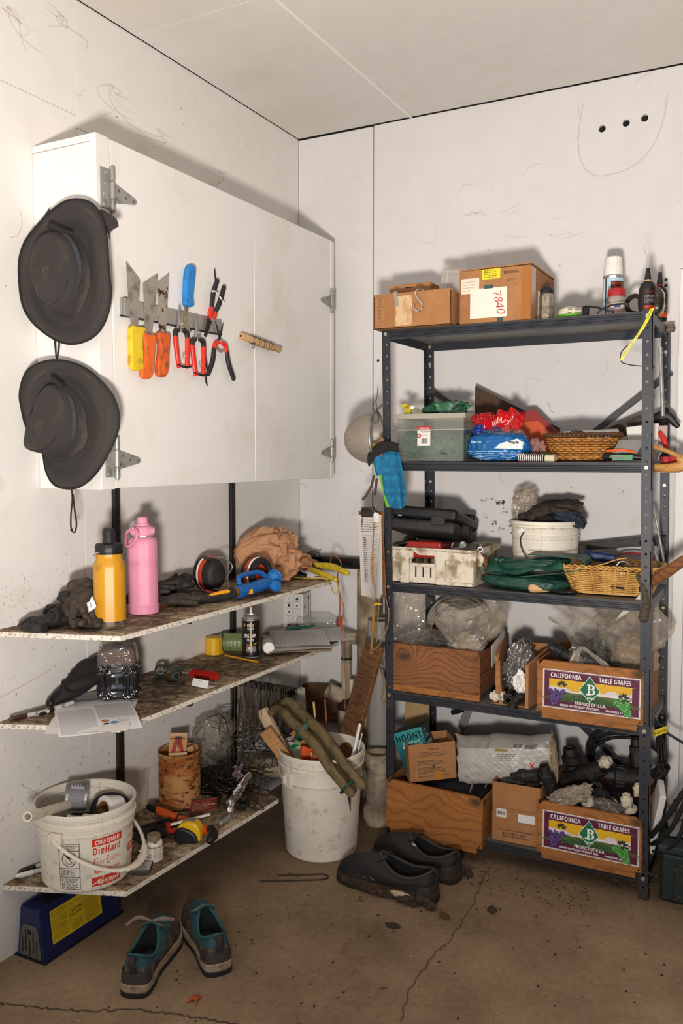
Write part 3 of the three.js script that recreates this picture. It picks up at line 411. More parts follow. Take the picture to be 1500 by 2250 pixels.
for (const [lb, b, h, bm, hm, gx] of [
  ['orange-handled harvest knife with a clean blade beside the yellow one', [[0.144, 0.298], [0.134, 0.225], [0.115, 0.118], [0.083, 0.12], [0.086, 0.164], [0.081, 0.26]], [[0.069, 0.122], [0.094, 0.121], [0.119, 0.118], [0.112, 0.06], [0.107, 0.014], [0.096, -0.003], [0.078, -0.007], [0.061, -0.001], [0.06, 0.015], [0.076, 0.068], [0.073, 0.095], [0.066, 0.111]], bladeMat, worn(0xe0621e, 0x8a5a3a, 481), 0.083],
  ['orange-handled harvest knife with a rust-spotted blade', [[0.195, 0.309], [0.176, 0.128], [0.146, 0.128], [0.146, 0.172], [0.141, 0.272]], [[0.133, 0.13], [0.156, 0.132], [0.18, 0.13], [0.177, 0.07], [0.172, 0.02], [0.158, 0.006], [0.14, 0.004], [0.128, 0.012], [0.137, 0.078], [0.138, 0.102], [0.131, 0.118]], rustyBlade, worn(0xd0581e, 0x6b4630, 491), 0.15]]) {
  const [, hm2] = knife(lb, b, h, bm, hm);
  P(hm2, 'grip_groove', mg(ext(smooth([[0, 0.022], [0.005, 0.018], [0.005, -0.018], [0, -0.022], [-0.005, -0.018], [-0.005, 0.018]], 30), 0.003, 0.001, [])), worn(0xd8641e, 0x9a5a30, 497), [gx, 0.035, 0.0085], [0, 0, -0.08]);
}
knife('blue-handled hooked knife hung handle up on the strip', [[0.262, 0.232], [0.283, 0.232], [0.279, 0.183], [0.284, 0.164], [0.297, 0.152], [0.278, 0.151], [0.264, 0.163]], [[0.277, 0.346], [0.294, 0.35], [0.306, 0.342], [0.3, 0.29], [0.294, 0.246], [0.298, 0.231], [0.29, 0.225], [0.257, 0.227], [0.257, 0.25], [0.264, 0.32]], worn(0x8a7c66, 0x4a3a28, 501), worn(0x1f80c8, 0x1a68a8, 511));
function snips(label, o, spread, parts) {
  const t = onDoor('pruning_snips', label, 'snips', 0.009); t.userData.o = undefined; delete t.userData.o;
  for (const [n, pts, rad, m, z, sx] of parts) P(t, n, Array.isArray(rad) ? sweep(pts.map((q) => [q[0] + o[0], q[1] + o[1], q[2] ?? 0.007]), rad, 26, 8, 1, sx ?? 0.8) : ext(pts.map((q) => [q[0] + o[0], q[1] + o[1]]), rad, 0.0004), m, [0, 0, z]);
  return t;
}
const redGrip = MAT(0xd62a18, 0.4), blackGrip = MAT(0x1d1c1c, 0.55);
const redSnips = (label, o) => {
  const t = snips(label, o, 0, [
    ['blade', [[0, 0.076], [0.008, 0.04], [0.021, 0.008], [0.006, 0.002], [-0.002, 0.02]], 0.002, bladeMat, 0.006], ['blade', [[-0.002, 0.07], [-0.004, 0.03], [-0.014, 0.001], [-0.004, 0], [0.003, 0.03]], 0.002, K.steel, 0.004],
    ['bolster', [[-0.006, -0.002], [-0.022, -0.008], [-0.024, -0.026]], [0.006, 0.009, 0.008], blackGrip, 0], ['bolster', [[0.012, 0], [0.03, -0.006], [0.034, -0.022]], [0.006, 0.009, 0.008], blackGrip, 0],
    ['handle', [[-0.024, -0.022], [-0.018, -0.06], [-0.009, -0.108]], [0.0085, 0.008, 0.0075], redGrip, 0], ['handle', [[0.034, -0.02], [0.033, -0.06], [0.03, -0.106]], [0.0085, 0.008, 0.0075], redGrip, 0],
    ['catch', [[-0.018, -0.104], [0.01, -0.108], [0.046, -0.104]], [0.0025, 0.0032, 0.0025], K.matte, 0.004]]);
  P(t, 'pivot', cyl(0.0045, 0.006, null, [PI / 2, 0, 0]), K.steel, [o[0] + 0.011, o[1] + 0.02, 0.009]);
  P(t, 'spring_ring', new THREE.TorusGeometry(0.0075, 0.0009, 6, 24), K.steel, [o[0] + 0.011, o[1] - 0.076, 0.011]);
};
redSnips('red-handled pruning snips left of the other red pair', [0.236, 0.15]); redSnips('red-handled pruning snips right of the other red pair, hung lower', [0.316, 0.133]);
{
  const t = snips('black-handled snips with red collars, hung point down on the strip', [0, 0], 0, [
    ['blade', [[0.35, 0.146], [0.357, 0.147], [0.392, 0.21], [0.376, 0.216]], 0.003, K.black, 0.008], ['blade', [[0.36, 0.143], [0.367, 0.146], [0.4, 0.205], [0.392, 0.212]], 0.003, K.darkmetal, 0.005],
    ['collar', [[0.38, 0.206], [0.385, 0.224], [0.392, 0.238]], [0.007, 0.009, 0.008], redGrip, 0], ['collar', [[0.388, 0.204], [0.405, 0.212], [0.412, 0.226]], [0.007, 0.009, 0.008], redGrip, 0],
    ['handle', [[0.392, 0.24], [0.402, 0.285], [0.423, 0.326]], [0.008, 0.009, 0.0085], blackGrip, 0], ['handle', [[0.412, 0.228], [0.436, 0.262], [0.459, 0.312]], [0.008, 0.0095, 0.0085], blackGrip, 0],
    ['tie_band', [[0.39, 0.288], [0.402, 0.29], [0.416, 0.285]], [0.003, 0.003, 0.003], K.white, 0.005], ['tie_band', [[0.43, 0.277], [0.441, 0.268], [0.45, 0.26]], [0.003, 0.003, 0.003], K.white, 0.005],
    ['strap', [[0.418, 0.318], [0.412, 0.338], [0.41, 0.358]], [0.0028, 0.0028, 0.0025], K.matte, 0]]);
  P(t, 'pivot', cyl(0.005, 0.006, null, [PI / 2, 0, 0]), K.steel, [0.39, 0.2, 0.012]);
}
{
  const t = snips('black-handled snips with red collars, hung open with handles down', [0, 0], 0, [
    ['blade', [[0.412, 0.2], [0.425, 0.18], [0.443, 0.142], [0.434, 0.137]], 0.0025, K.black, 0.006], ['blade', [[0.457, 0.201], [0.45, 0.17], [0.436, 0.137], [0.429, 0.143]], 0.0025, K.darkmetal, 0.004],
    ['collar', [[0.427, 0.137], [0.412, 0.13], [0.403, 0.112]], [0.007, 0.009, 0.008], redGrip, 0], ['collar', [[0.444, 0.137], [0.462, 0.13], [0.47, 0.112]], [0.007, 0.009, 0.008], redGrip, 0],
    ['handle', [[0.402, 0.112], [0.395, 0.075], [0.372, 0.032]], [0.008, 0.009, 0.008], blackGrip, 0], ['handle', [[0.471, 0.112], [0.48, 0.075], [0.508, 0.027]], [0.008, 0.009, 0.008], blackGrip, 0],
    ['spring', [[0.41, 0.117], [0.436, 0.108], [0.462, 0.117]], [0.003, 0.004, 0.003], K.steel, 0],
    ['strap', [[0.37, 0.03], [0.363, 0.06], [0.357, 0.09]], [0.003, 0.003, 0.0025], K.matte, 0], ['strap', [[0.366, 0.03], [0.363, 0.01], [0.37, -0.004]], [0.003, 0.003, 0.002], K.matte, -0.003]]);
  P(t, 'pivot', cyl(0.005, 0.006, null, [PI / 2, 0, 0]), K.steel, [0.436, 0.141, 0.009]);
}
{
  const t = onDoor('wooden_toggle', 'short round wooden handle bound with wire across the cabinet door joint', 'wooden handle');
  P(t, 'dowel', lathe([[0.0001, 0], [0.0105, 0.0005], [0.0115, 0.003], [0.011, 0.06], [0.0115, 0.062], [0.0108, 0.13], [0.0112, 0.18], [0.0115, 0.236], [0.0105, 0.239], [0.0001, 0.2395]], 28), K.lightwood, [0.548, 0.17, 0.018], [0, 0, -PI / 2 - 0.08]);
  P(t, 'drill_hole', cyl(0.004, 0.001, null, null, 0.004, 16), K.gap, [0.5475, 0.17, 0.018], [0, 0, -PI / 2 - 0.08]);
  const coil = []; for (let i = 0; i < 90; i++) { const a = i * 0.62; coil.push([0.6 + i * 0.0016 + 0.004 * Math.sin(i * 0.3), 0.166 - i * 0.00013 + 0.0135 * Math.cos(a), 0.018 + 0.0135 * Math.sin(a)]); }
  P(t, 'binding_wire', mg(tube(coil, 0.0009, 320, 5), tube([[0.6, 0.152, 0.03], [0.588, 0.148, 0.03], [0.575, 0.154, 0.03]], 0.0009, 12, 5), new THREE.TorusGeometry(0.009, 0.0009, 5, 24).translate(0.603, 0.144, 0.03)), K.wire);
}

// ---------- upper wall board ----------
const Y1 = 0.9155;
{
  const t = T('water_bottle', 'yellow steel water bottle with a black loop cap', 'bottle', [0.245, Y1, 1.42], [0, -0.82, 0]);
  const yb = MAT(0xffffff, 0.42, { map: dustTex(0xc48a12, 0x8e6418, 521, 6, 0.6, 3), tile: 0.2 });
  P(t, 'body', lathe([[0.0001, 0.02], [0.0425, 0.021], [0.0427, 0.03], [0.0425, 0.165], [0.041, 0.173], [0.037, 0.18], [0.0345, 0.184], [0.0345, 0.2], [0.0001, 0.2]], 56, 0.7), yb);
  P(t, 'steel_base', lathe([[0.0001, 0], [0.039, 0], [0.0415, 0.003], [0.0423, 0.008], [0.0425, 0.021], [0.0001, 0.021]], 56), K.chrome);
  const l = print(256, 64, (g) => { g.fillStyle = '#c48a12'; g.fillRect(0, 0, 256, 64); text(g, 'klean', 70, 34, 30, '#efb93c'); text(g, 'kanteen', 182, 34, 30, '#efb93c'); g.strokeStyle = '#efb93c'; g.lineWidth = 3; g.beginPath(); g.arc(116, 32, 8, 0, 7); g.stroke(); }, 0.4); P(t, 'bottle_print', wrapLabel(0.0431, 0.014, -0.25, 1.15), l, [0, 0.032, 0]);
  const cap = P(t, 'cap', lathe([[0.0001, 0.2], [0.036, 0.2], [0.037, 0.203], [0.037, 0.222], [0.034, 0.227], [0.018, 0.229], [0.0165, 0.232], [0.0165, 0.262], [0.013, 0.268], [0.0001, 0.269]], 40), K.black);
  P(cap, 'cap_loop', tube([[-0.03, 0.224, 0.005], [-0.045, 0.226, 0.004], [-0.05, 0.237, 0.002], [-0.042, 0.246, 0], [-0.028, 0.243, 0], [-0.015, 0.237, 0]], 0.0055, 40, 10), K.black);
  P(t, 'bail_wire', tube([[0.036, 0.208, 0.008], [0.02, 0.204, 0.033], [0.012, 0.197, 0.04], [-0.03, 0.199, 0.033], [-0.05, 0.205, 0.012], [-0.04, 0.207, -0.004]], 0.0016, 50, 8), K.chrome);
}
{
  const t = T('water_bottle', 'tall pink water bottle with a carry ring on its lid', 'bottle', [0.182, Y1, 1.212], [0, -0.75, 0]);
  const pk = MAT(0xffffff, 0.5, { map: dustTex(0xd88ca6, 0xc07a92, 531, 5, 0.55, 2), tile: 0.25 }), pk2 = MAT(0xd488a2, 0.55);
  P(t, 'body', lathe([[0.0001, 0.004], [0.0435, 0.005], [0.0435, 0.195], [0.042, 0.212], [0.037, 0.221], [0.029, 0.225], [0.029, 0.232], [0.0001, 0.232]], 56, 0.7), pk);
  P(t, 'bottle_boot', lathe([[0.0001, 0], [0.043, 0], [0.0455, 0.003], [0.046, 0.024], [0.0435, 0.0265], [0.0435, 0.02], [0.0001, 0.02]], 56), pk2);
  P(t, 'steel_ring', cyl(0.0305, 0.005, [0, 0.2285, 0]), K.steel);
  const lid = P(t, 'lid', lathe([[0.0001, 0.231], [0.034, 0.231], [0.0345, 0.234], [0.0335, 0.252], [0.03, 0.256], [0.022, 0.257], [0.0215, 0.2575], [0.0215, 0.263], [0.017, 0.265], [0.0163, 0.281], [0.014, 0.284], [0.0001, 0.284]], 40), pk2);
  const ribs = []; for (let i = 0; i < 44; i++) { const a = i / 44 * 2 * PI; ribs.push(bx(0.0018, 0.014, 0.0018, 0, [Math.cos(a) * 0.0342, 0.243, Math.sin(a) * 0.0342])); } P(lid, 'ribs', mg(ribs), pk2).userData.kind = 'stuff';
  const loop = P(t, 'carry_ring', tube([[0.012, 0.25, 0.032], [-0.004, 0.236, 0.045], [-0.006, 0.21, 0.047], [0.012, 0.2, 0.046], [0.036, 0.204, 0.038], [0.05, 0.222, 0.024], [0.048, 0.242, 0.02], [0.03, 0.252, 0.026]], 0.0042, 70, 10, true), pk2); P(loop, 'ring_tab', bx(0.02, 0.012, 0.006, 0.002, [0.02, 0.251, 0.03]), pk2);
}
// a soft work glove lying palm down, fingers along +x; curl bends the fingers up or down
function gloveGeo(s, curl = -0.012, w = 1) {
  const g = [sweep([[-0.06, 0.02, 0], [-0.02, 0.025, 0], [0.03, 0.022, 0]], [0.033, 0.042, 0.04], 20, 14, 1, 0.5, [0, 1, 0])];
  [-0.03, -0.0105, 0.0105, 0.029].forEach((z, i) => { const L = [0.055, 0.068, 0.066, 0.05][i], k = curl * (1 + hash(i, s, 3)), b = (hash(i, s, 5) - 0.5) * 0.025; g.push(sweep([[0.02, 0.022, z], [0.045, 0.026, z * 1.1 + b * 0.3], [0.04 + L * 0.6, 0.024 + k * 0.4, z * 1.15 + b], [0.035 + L, 0.02 + k, z * 1.1 + b * 1.8]].map((p) => [p[0], Math.max(0.011, p[1]), p[2]]), [0.0125, 0.0125, 0.012, 0.01], 16, 10)); });
  g.push(sweep([[-0.03, 0.02, 0.025], [0, 0.022, 0.048], [0.025, 0.018, 0.056], [0.045, 0.014, 0.054]], [0.014, 0.0135, 0.012, 0.01], 16, 10));
  return warp(mergeVertices(mg(g), 1e-5), (x, y, z) => { const n = fbm(x * 30 + s * 7, y * 30, z * 30, 3) * 0.006; return [x + n, Math.max(0.0006, y + n * 0.9), (z + n) * w]; });
}
const cuffGeo = warp(sheet((u, v) => { const a = v * 2 * PI, r = mix(0.033, 0.043, u) + 0.003 * Math.sin(a * 5 + u * 4); return [-0.055 - u * 0.035, 0.02 + 0.5 * r * Math.sin(a), r * Math.cos(a)]; }, 6, 36, 0.0025), (x, y, z) => [x, Math.max(0.0006, y), z]);
function glove(label, p, r, s, m, m2, curl) { const t = T('work_glove', label, 'glove', p, r); t.scale.setScalar(0.82); P(t, 'glove_hand', gloveGeo(s, curl), m); P(t, 'cuff', cuffGeo, m2); return t; }
glove('worn brown leather glove on top of the pile, fingers toward the wooden edge', [0.165, Y1 + 0.055, 1.435], [0.2, -0.75, -0.42], 1, K.leather, K.leather);
glove('brown leather glove under the top one in the left pile', [0.13, Y1 + 0.028, 1.42], [-0.1, -0.35, -0.35], 2, K.leather, K.glove);
glove('dirty dark glove flat on the board in front of the left pile', [0.205, Y1, 1.44], [0, -1.0, 0], 3, K.leather, K.glove, 0.006);
glove('black rubber-coated glove at the far left end of the pile', [0.1, Y1, 1.49], [0, -1.7, 0], 4, K.glove, K.glove);
glove('dark grey glove at the back of the left pile near the wall', [0.085, Y1 + 0.025, 1.39], [0.2, 0.5, 0.2], 5, K.glove, K.matte);
{ const t = M('paper_tag', 'small crumpled white barcode tag resting on the left gloves', 'tag', sheet((u, v) => [u * 0.03, 0.006 * Math.sin(u * 5) * v, v * 0.032 + 0.004 * Math.sin(u * 4)], 8, 8, 0.0006), print(64, 64, (g) => { g.fillStyle = '#eceaea'; g.fillRect(0, 0, 64, 64); bars(g, 30, 20, 8, 30); }), [0.215, Y1 + 0.072, 1.475], [1.15, 0.6, 0.35]); }
{ const t = T('caster_wheel', 'small round black caster wheel on the board end', 'wheel', [0.115, Y1, 1.555]); P(t, 'tyre', lathe([[0.0115, 0.001], [0.026, 0.001], [0.0285, 0.004], [0.0285, 0.02], [0.026, 0.023], [0.019, 0.023], [0.018, 0.018], [0.0115, 0.018]], 36), K.rubber); P(t, 'hub', lathe([[0.006, 0.002], [0.0115, 0.002], [0.0115, 0.022], [0.006, 0.022], [0.006, 0.002]], 24), K.black); }
{ const t = T('caster_wheel', 'small black caster wheel tipped against the gloves', 'wheel', [0.118, Y1 + 0.027, 1.497], [1.1, 0.3, 0.15]); P(t, 'tyre', lathe([[0.009, -0.008], [0.023, -0.008], [0.025, -0.005], [0.025, 0.007], [0.023, 0.01], [0.016, 0.01], [0.015, 0.006], [0.009, 0.006], [0.009, -0.008]], 36), K.rubber); P(t, 'hub', lathe([[0.004, -0.009], [0.009, -0.009], [0.009, 0.01], [0.004, 0.01], [0.004, -0.009]], 20), K.black); }
M('wood_block', 'small brown wood block at the wall behind the gloves', 'wood block', bx(0.05, 0.03, 0.13, 0.002), K.wood, [0.05, Y1 + 0.075, 1.3], [0, 0.1, 0]);
M('wood_offcut', 'low brown wood offcut lying under the gloves at the wall', 'wood block', bx(0.06, 0.06, 0.14, 0.002), K.darkwood, [0.045, Y1 + 0.03, 1.3]);
glove('grey knit glove against the wall behind the pink bottle', [0.09, Y1 + 0.02, 1.06], [0.3, 0.3, 0.25], 6, K.glove, K.glove); glove('crumpled dark glove between pink bottle and earmuffs', [0.1, Y1 + 0.03, 0.96], [-0.3, 1.9, 0.3], 7, K.glove, K.leather, 0.01);
glove('bunched brown leather glove near the board front, right of the pink bottle', [0.2, Y1, 1.06], [0, 0.9, 0], 8, K.leather, K.glove, 0.004);
glove('dark glove lying behind the bunched brown glove', [0.16, Y1, 0.98], [0, 0.2, 0], 11, K.glove, K.glove);
M('leather_sheath', 'flat reddish leather sheath under the bunched glove', 'sheath', warp(bx(0.06, 0.018, 0.19, 0.006), (x, y, z) => [x * (1 - z * 1.6), y, z]), worn(0x6a3a22, 0x3a2014, 541), [0.15, Y1 + 0.009, 1.09], [0, 0.35, 0]);
{ // earmuffs
  const t = T('ear_defenders', 'black and red ear defenders with a wire headband', 'earmuffs', [0.12, Y1 + 0.058, 0.79], [0, -0.3, 0]); t.scale.setScalar(1.15);
  const cup = (p, ry) => { const c = P(t, 'ear_cup', lathe([[0.0001, 0.032], [0.02, 0.031], [0.034, 0.025], [0.041, 0.014], [0.043, 0], [0.0001, 0]], 44), K.blackplastic, p, [0, ry, -PI / 2]); c.scale.set(1.14, 1, 0.9); P(c, 'red_ring', lathe([[0.0001, 0], [0.0435, 0], [0.0455, -0.003], [0.0455, -0.016], [0.043, -0.018], [0.0001, -0.018]], 44), MAT(0xc23a22, 0.45)); P(c, 'grey_rim', lathe([[0.043, -0.018], [0.047, -0.019], [0.047, -0.022], [0.043, -0.024], [0.043, -0.018]], 44), K.white); P(c, 'ear_cushion', lathe([[0.03, -0.024], [0.045, -0.024], [0.047, -0.032], [0.044, -0.042], [0.034, -0.043], [0.03, -0.04], [0.03, -0.024]], 44), K.rubber); };
  cup([0, 0, 0], 0); cup([0.06, -0.004, -0.11], PI);
  P(t, 'headband', mg(tube([[0.0, 0.048, -0.01], [0.045, 0.052, -0.01], [0.085, 0.03, -0.01], [0.06, -0.005, -0.01], [0.08, -0.03, 0.0], [0.03, -0.04, 0.01], [0.0, -0.042, 0.01]], 0.0018, 60, 6)), K.steel);
  P(t, 'slider', sweep([[-0.03, 0.047, 0.01], [0, 0.05, 0.02], [0.03, 0.047, 0.03]], [0.004, 0.005, 0.004], 14, 8), K.black);
}
{ const t = T('carpet_knife', 'red-handled utility knife lying behind the yellow-black knife', 'knife', [0.2, Y1 + 0.014, 0.93], [0, 0.15, 0]); P(t, 'handle', sweep([[-0.05, 0, 0], [0, 0.004, 0], [0.05, 0, 0]], [0.008, 0.011, 0.007], 20, 10), MAT(0xb83a1c, 0.45)); P(t, 'jaw', mg(sweep([[0.05, 0, 0], [0.09, 0.004, 0.006]], [0.007, 0.003], 10), sweep([[-0.05, 0, 0], [-0.1, 0.002, 0.01]], [0.007, 0.004], 10)), K.darkmetal); }
{ // snap-off knife
  const t = T('folding_saw', 'black folding saw with a yellow-orange grip at the board edge', 'folding saw', [0.272, Y1 + 0.017, 0.945], [0, 1.12, 0]);
  P(t, 'handle', sweep([[-0.1, 0.012, 0], [-0.05, -0.002, 0.004], [0.02, 0, 0], [0.085, 0.006, -0.004]], [0.012, 0.015, 0.016, 0.01], 30, 12, 0.7, 1, [0, 1, 0]), K.blackplastic);
  P(t, 'grip_inlay', sweep([[-0.06, 0.006, 0.007], [0, 0.013, 0.005], [0.06, 0.014, 0.002], [0.098, 0.008, -0.003]], [0.004, 0.008, 0.009, 0.007], 24, 10, 1, 0.8, [0, 1, 0]), MAT(0xe09a1a, 0.45));
  for (let i = 0; i < 4; i++) P(t, 'grip_rib', bx(0.003, 0.014, 0.004, 0.001), K.black, [0.045 + i * 0.008, 0.006, 0.0095]);
  P(t, 'pivot_tab', bx(0.02, 0.016, 0.012, 0.003), MAT(0xe09a1a, 0.45), [0.105, 0.004, -0.004]);
}
{ // hose nozzle
  const t = T('hose_nozzle', 'blue plastic hose nozzle with a brass coupling', 'nozzle', [0.3, Y1 + 0.025, 0.8], [0, 1.52, 0]); const bl = MAT(0x2a7fd0, 0.25, { transmission: 0.25, thickness: 0 });
  P(t, 'barrel', sweep([[-0.075, 0, 0], [0, 0.002, 0], [0.05, 0.006, 0], [0.09, 0.01, 0]], [0.022, 0.02, 0.021, 0.019], 30, 18), K.blue);
  P(t, 'handle_loop', tube([[-0.07, 0.018, -0.01], [-0.06, 0.04, -0.018], [0, 0.047, -0.02], [0.06, 0.042, -0.018], [0.085, 0.02, -0.008]], 0.0085, 40, 12), K.blue);
  const hd = P(t, 'spray_head', lathe([[0.0001, 0.028], [0.02, 0.026], [0.027, 0.02], [0.027, 0.004], [0.021, -0.004], [0.018, -0.028], [0.0001, -0.03]], 36), bl, [0.1, 0.016, 0.0], [0, 0, -1.2]); P(hd, 'head_ring', new THREE.TorusGeometry(0.0265, 0.0025, 8, 36).rotateX(PI / 2).translate(0, 0.021, 0), bl);
  P(t, 'side_knob', lathe([[0.0001, 0.022], [0.014, 0.022], [0.0195, 0.018], [0.02, 0.004], [0.014, -0.004], [0.011, -0.02], [0.0001, -0.02]], 32), bl, [0.072, 0.0, 0.026], [PI / 2, 0, 0]);
  const cp = P(t, 'collar', lathe([[0.0001, 0.012], [0.02, 0.012], [0.022, 0.008], [0.022, -0.008], [0.02, -0.012], [0.0001, -0.012]], 12, 0.3), K.blue, [-0.085, 0, 0], [0, 0, PI / 2]); P(t, 'brass_coupling', lathe([[0.0001, 0.012], [0.016, 0.012], [0.0175, 0.009], [0.0175, -0.009], [0.014, -0.012], [0.0001, -0.012]], 8, 0.3), K.brass, [-0.109, 0, 0], [0, 0, PI / 2]); P(t, 'coupling_ring', cyl(0.0185, 0.012, null, [0, 0, PI / 2]), K.rubber, [-0.124, 0, 0]);
}
{ // paper bag: a crumpled open-mouthed sack lying on its side
  const bagMat = MAT(0xffffff, 0.9, { map: dustTex(0xb58560, 0x946444, 551, 6, 0.5, 2), tile: 0.2, side: THREE.DoubleSide });
  const t = T('paper_bag', 'crumpled open brown paper bag at the corner of the board', 'paper bag', [0.125, Y1, 0.5]); t.scale.set(1.1, 1.08, 1.28);
  const f = (u, v) => { const a = v * 2 * PI, k = Math.sin(Math.min(1, u * 1.35) * PI * 0.5), R = 0.108 * Math.pow(k, 0.7) * (1 - 0.15 * u); const q = 1 + 0.55 * (0.5 - Math.abs(n3(Math.cos(a) * 2.6 + 3, u * 4.2, Math.sin(a) * 2.6))) + 0.35 * (0.4 - Math.abs(n3(Math.cos(a) * 6, u * 9 + 4, Math.sin(a) * 6))); const r = R * q * 0.92, ax = u * 0.2 - 0.08; return [0.0 + ax * 0.35 + r * Math.cos(a) * 0.85, Math.max(0.002, 0.085 + r * Math.sin(a) * 0.86 + (u < 0.5 ? 0.02 : 0) - ax * 0.12), -ax * 0.8 + 0.02 + r * Math.cos(a) * 0.25 - 0.35 * r * Math.sin(a)]; };
  P(t, 'bag_body', toCreasedNormals(sheet(f, 46, 60, 0.0008), 0.5), bagMat);
  const g2 = (u, v) => { const a = mix(-0.3, 3.4, v), q = 1 + 0.5 * (0.5 - Math.abs(n3(v * 9, u * 3 + 7, 2))) + 0.3 * n3(v * 20, u * 6, 5); return [0.05 + u * 0.09 * Math.sin(a) * q + 0.03 * Math.cos(a * 2) * u, Math.max(0.002, 0.03 + 0.04 * (1 - u) + 0.02 * n3(u * 4, v * 8, 3)), -0.06 - 0.14 * Math.cos(a) * 0.7 * q + 0.01 * u]; };
  P(t, 'bag_mouth', toCreasedNormals(sheet(g2, 16, 40, 0.0008), 0.5), bagMat, [0, 0, -0.02]);
}
M('jar_lid', 'small white jar lid under the edge of the paper bag', 'lid', cyl(0.02, 0.012), K.white, [0.235, Y1 + 0.006, 0.57]);
{ const t = T('lopping_pliers', 'yellow-handled pliers sticking out over the board end', 'pliers', [0, 0, 0]); const y = MAT(0xffffff, 0.5, { map: dustTex(0xd0b428, 0x857020, 561, 6, 0.5, 3), tile: 0.08 }); P(t, 'handle', sweep([[0.24, 0.955, 0.29], [0.33, 0.958, 0.32], [0.42, 0.945, 0.365]], [0.011, 0.014, 0.01], 24, 12), y); P(t, 'handle', sweep([[0.24, 0.945, 0.33], [0.32, 0.938, 0.38], [0.4, 0.928, 0.42]], [0.009, 0.012, 0.009], 24, 12), y); P(t, 'jaws', mg(sweep([[0.24, 0.95, 0.3], [0.17, 0.945, 0.26], [0.1, 0.94, 0.25]], [0.012, 0.014, 0.005], 16), cyl(0.012, 0.022, [0.2, 0.948, 0.28])), K.darkmetal); }
{ const t = T('pruning_shears', 'red-handled pruning shears beside the paper bag', 'shears', [0, 0, 0]); P(t, 'handle', sweep([[0.06, 0.965, 0.12], [0.14, 0.968, 0.19], [0.24, 0.95, 0.27]], [0.011, 0.013, 0.009], 24, 12), MAT(0xa83a24, 0.5)); P(t, 'handle', sweep([[0.06, 0.955, 0.14], [0.12, 0.945, 0.21], [0.19, 0.935, 0.28]], [0.01, 0.012, 0.008], 24, 12), MAT(0xa83a24, 0.5)); P(t, 'blade', tf(ext([[0, 0], [0.05, 0.018], [0.1, 0.012], [0.1, -0.012], [0.04, -0.016]], 0.004, 0.001), [0.06, 0.96, 0.12], [PI / 2, 0, 2.4]), K.darkmetal); }
{ const t = T('garden_trowel', 'grey trowel blade lying behind the pliers at the corner', 'trowel', [0.11, Y1 + 0.05, 0.1], [0, -0.75, 0.05]); P(t, 'trowel_blade', sheet((u, v) => [(u - 0.5) * 0.2, 0.012 * Math.pow(v * 2 - 1, 2), (v - 0.5) * 0.075 * Math.sqrt(1 - Math.pow(u, 3) * 0.96)], 20, 12, 0.002), K.darkmetal); P(t, 'neck', sweep([[-0.1, 0.003, 0], [-0.14, 0.01, 0]], [0.006, 0.007], 8), K.black); }
M('scrap_tools', 'dark jumble of small pliers and scraps beside the yellow pliers', 'tool pile', mg(sweep([[0.19, 0.928, 0.4], [0.26, 0.93, 0.42]], [0.008, 0.006], 10), sweep([[0.17, 0.93, 0.33], [0.25, 0.928, 0.38]], [0.009, 0.007], 10), blob(0.035, 0.012, 0.03, 0.3, 3, 4, { detail: 10 }).translate(0.16, 0.928, 0.38)), K.matte).userData.kind = 'stuff';
M('black_pipe', 'black plastic pipe lying along the back wall at shelf height', 'pipe', tf(lathe([[0.018, -0.19], [0.024, -0.19], [0.024, 0.19], [0.018, 0.19], [0.018, -0.19]], 28), [0, 0, 0], [0, 0, PI / 2]), K.black, [0.19, 0.94, 0.06]);
M('orange_string', 'thin faded orange cord dangling from the board end', 'cord', mg(tube([[0.3, 0.96, 0.28], [0.325, 1.005, 0.3], [0.36, 0.97, 0.3], [0.35, 0.93, 0.31]], 0.002, 30, 6), tube([[0.35, 0.93, 0.31], [0.352, 0.86, 0.3], [0.372, 0.8, 0.3], [0.36, 0.74, 0.29], [0.375, 0.69, 0.3], [0.36, 0.62, 0.28], [0.37, 0.5, 0.28], [0.36, 0.4, 0.27]], 0.0022, 70, 6), tube([[0.352, 0.86, 0.3], [0.36, 0.8, 0.31], [0.352, 0.76, 0.3], [0.365, 0.7, 0.3]], 0.0035, 40, 6)), MAT(0xa8573a, 0.8));
M('plastic_string', 'loop of thin yellow cord hanging over the board front', 'cord', tube([[0.22, 0.924, 0.42], [0.28, 0.922, 0.41], [0.345, 0.922, 0.4], [0.358, 0.905, 0.385], [0.362, 0.875, 0.37], [0.372, 0.862, 0.365], [0.38, 0.885, 0.36], [0.37, 0.915, 0.365], [0.35, 0.922, 0.37], [0.28, 0.923, 0.36]], 0.002, 90, 6), MAT(0xb89420, 0.6));

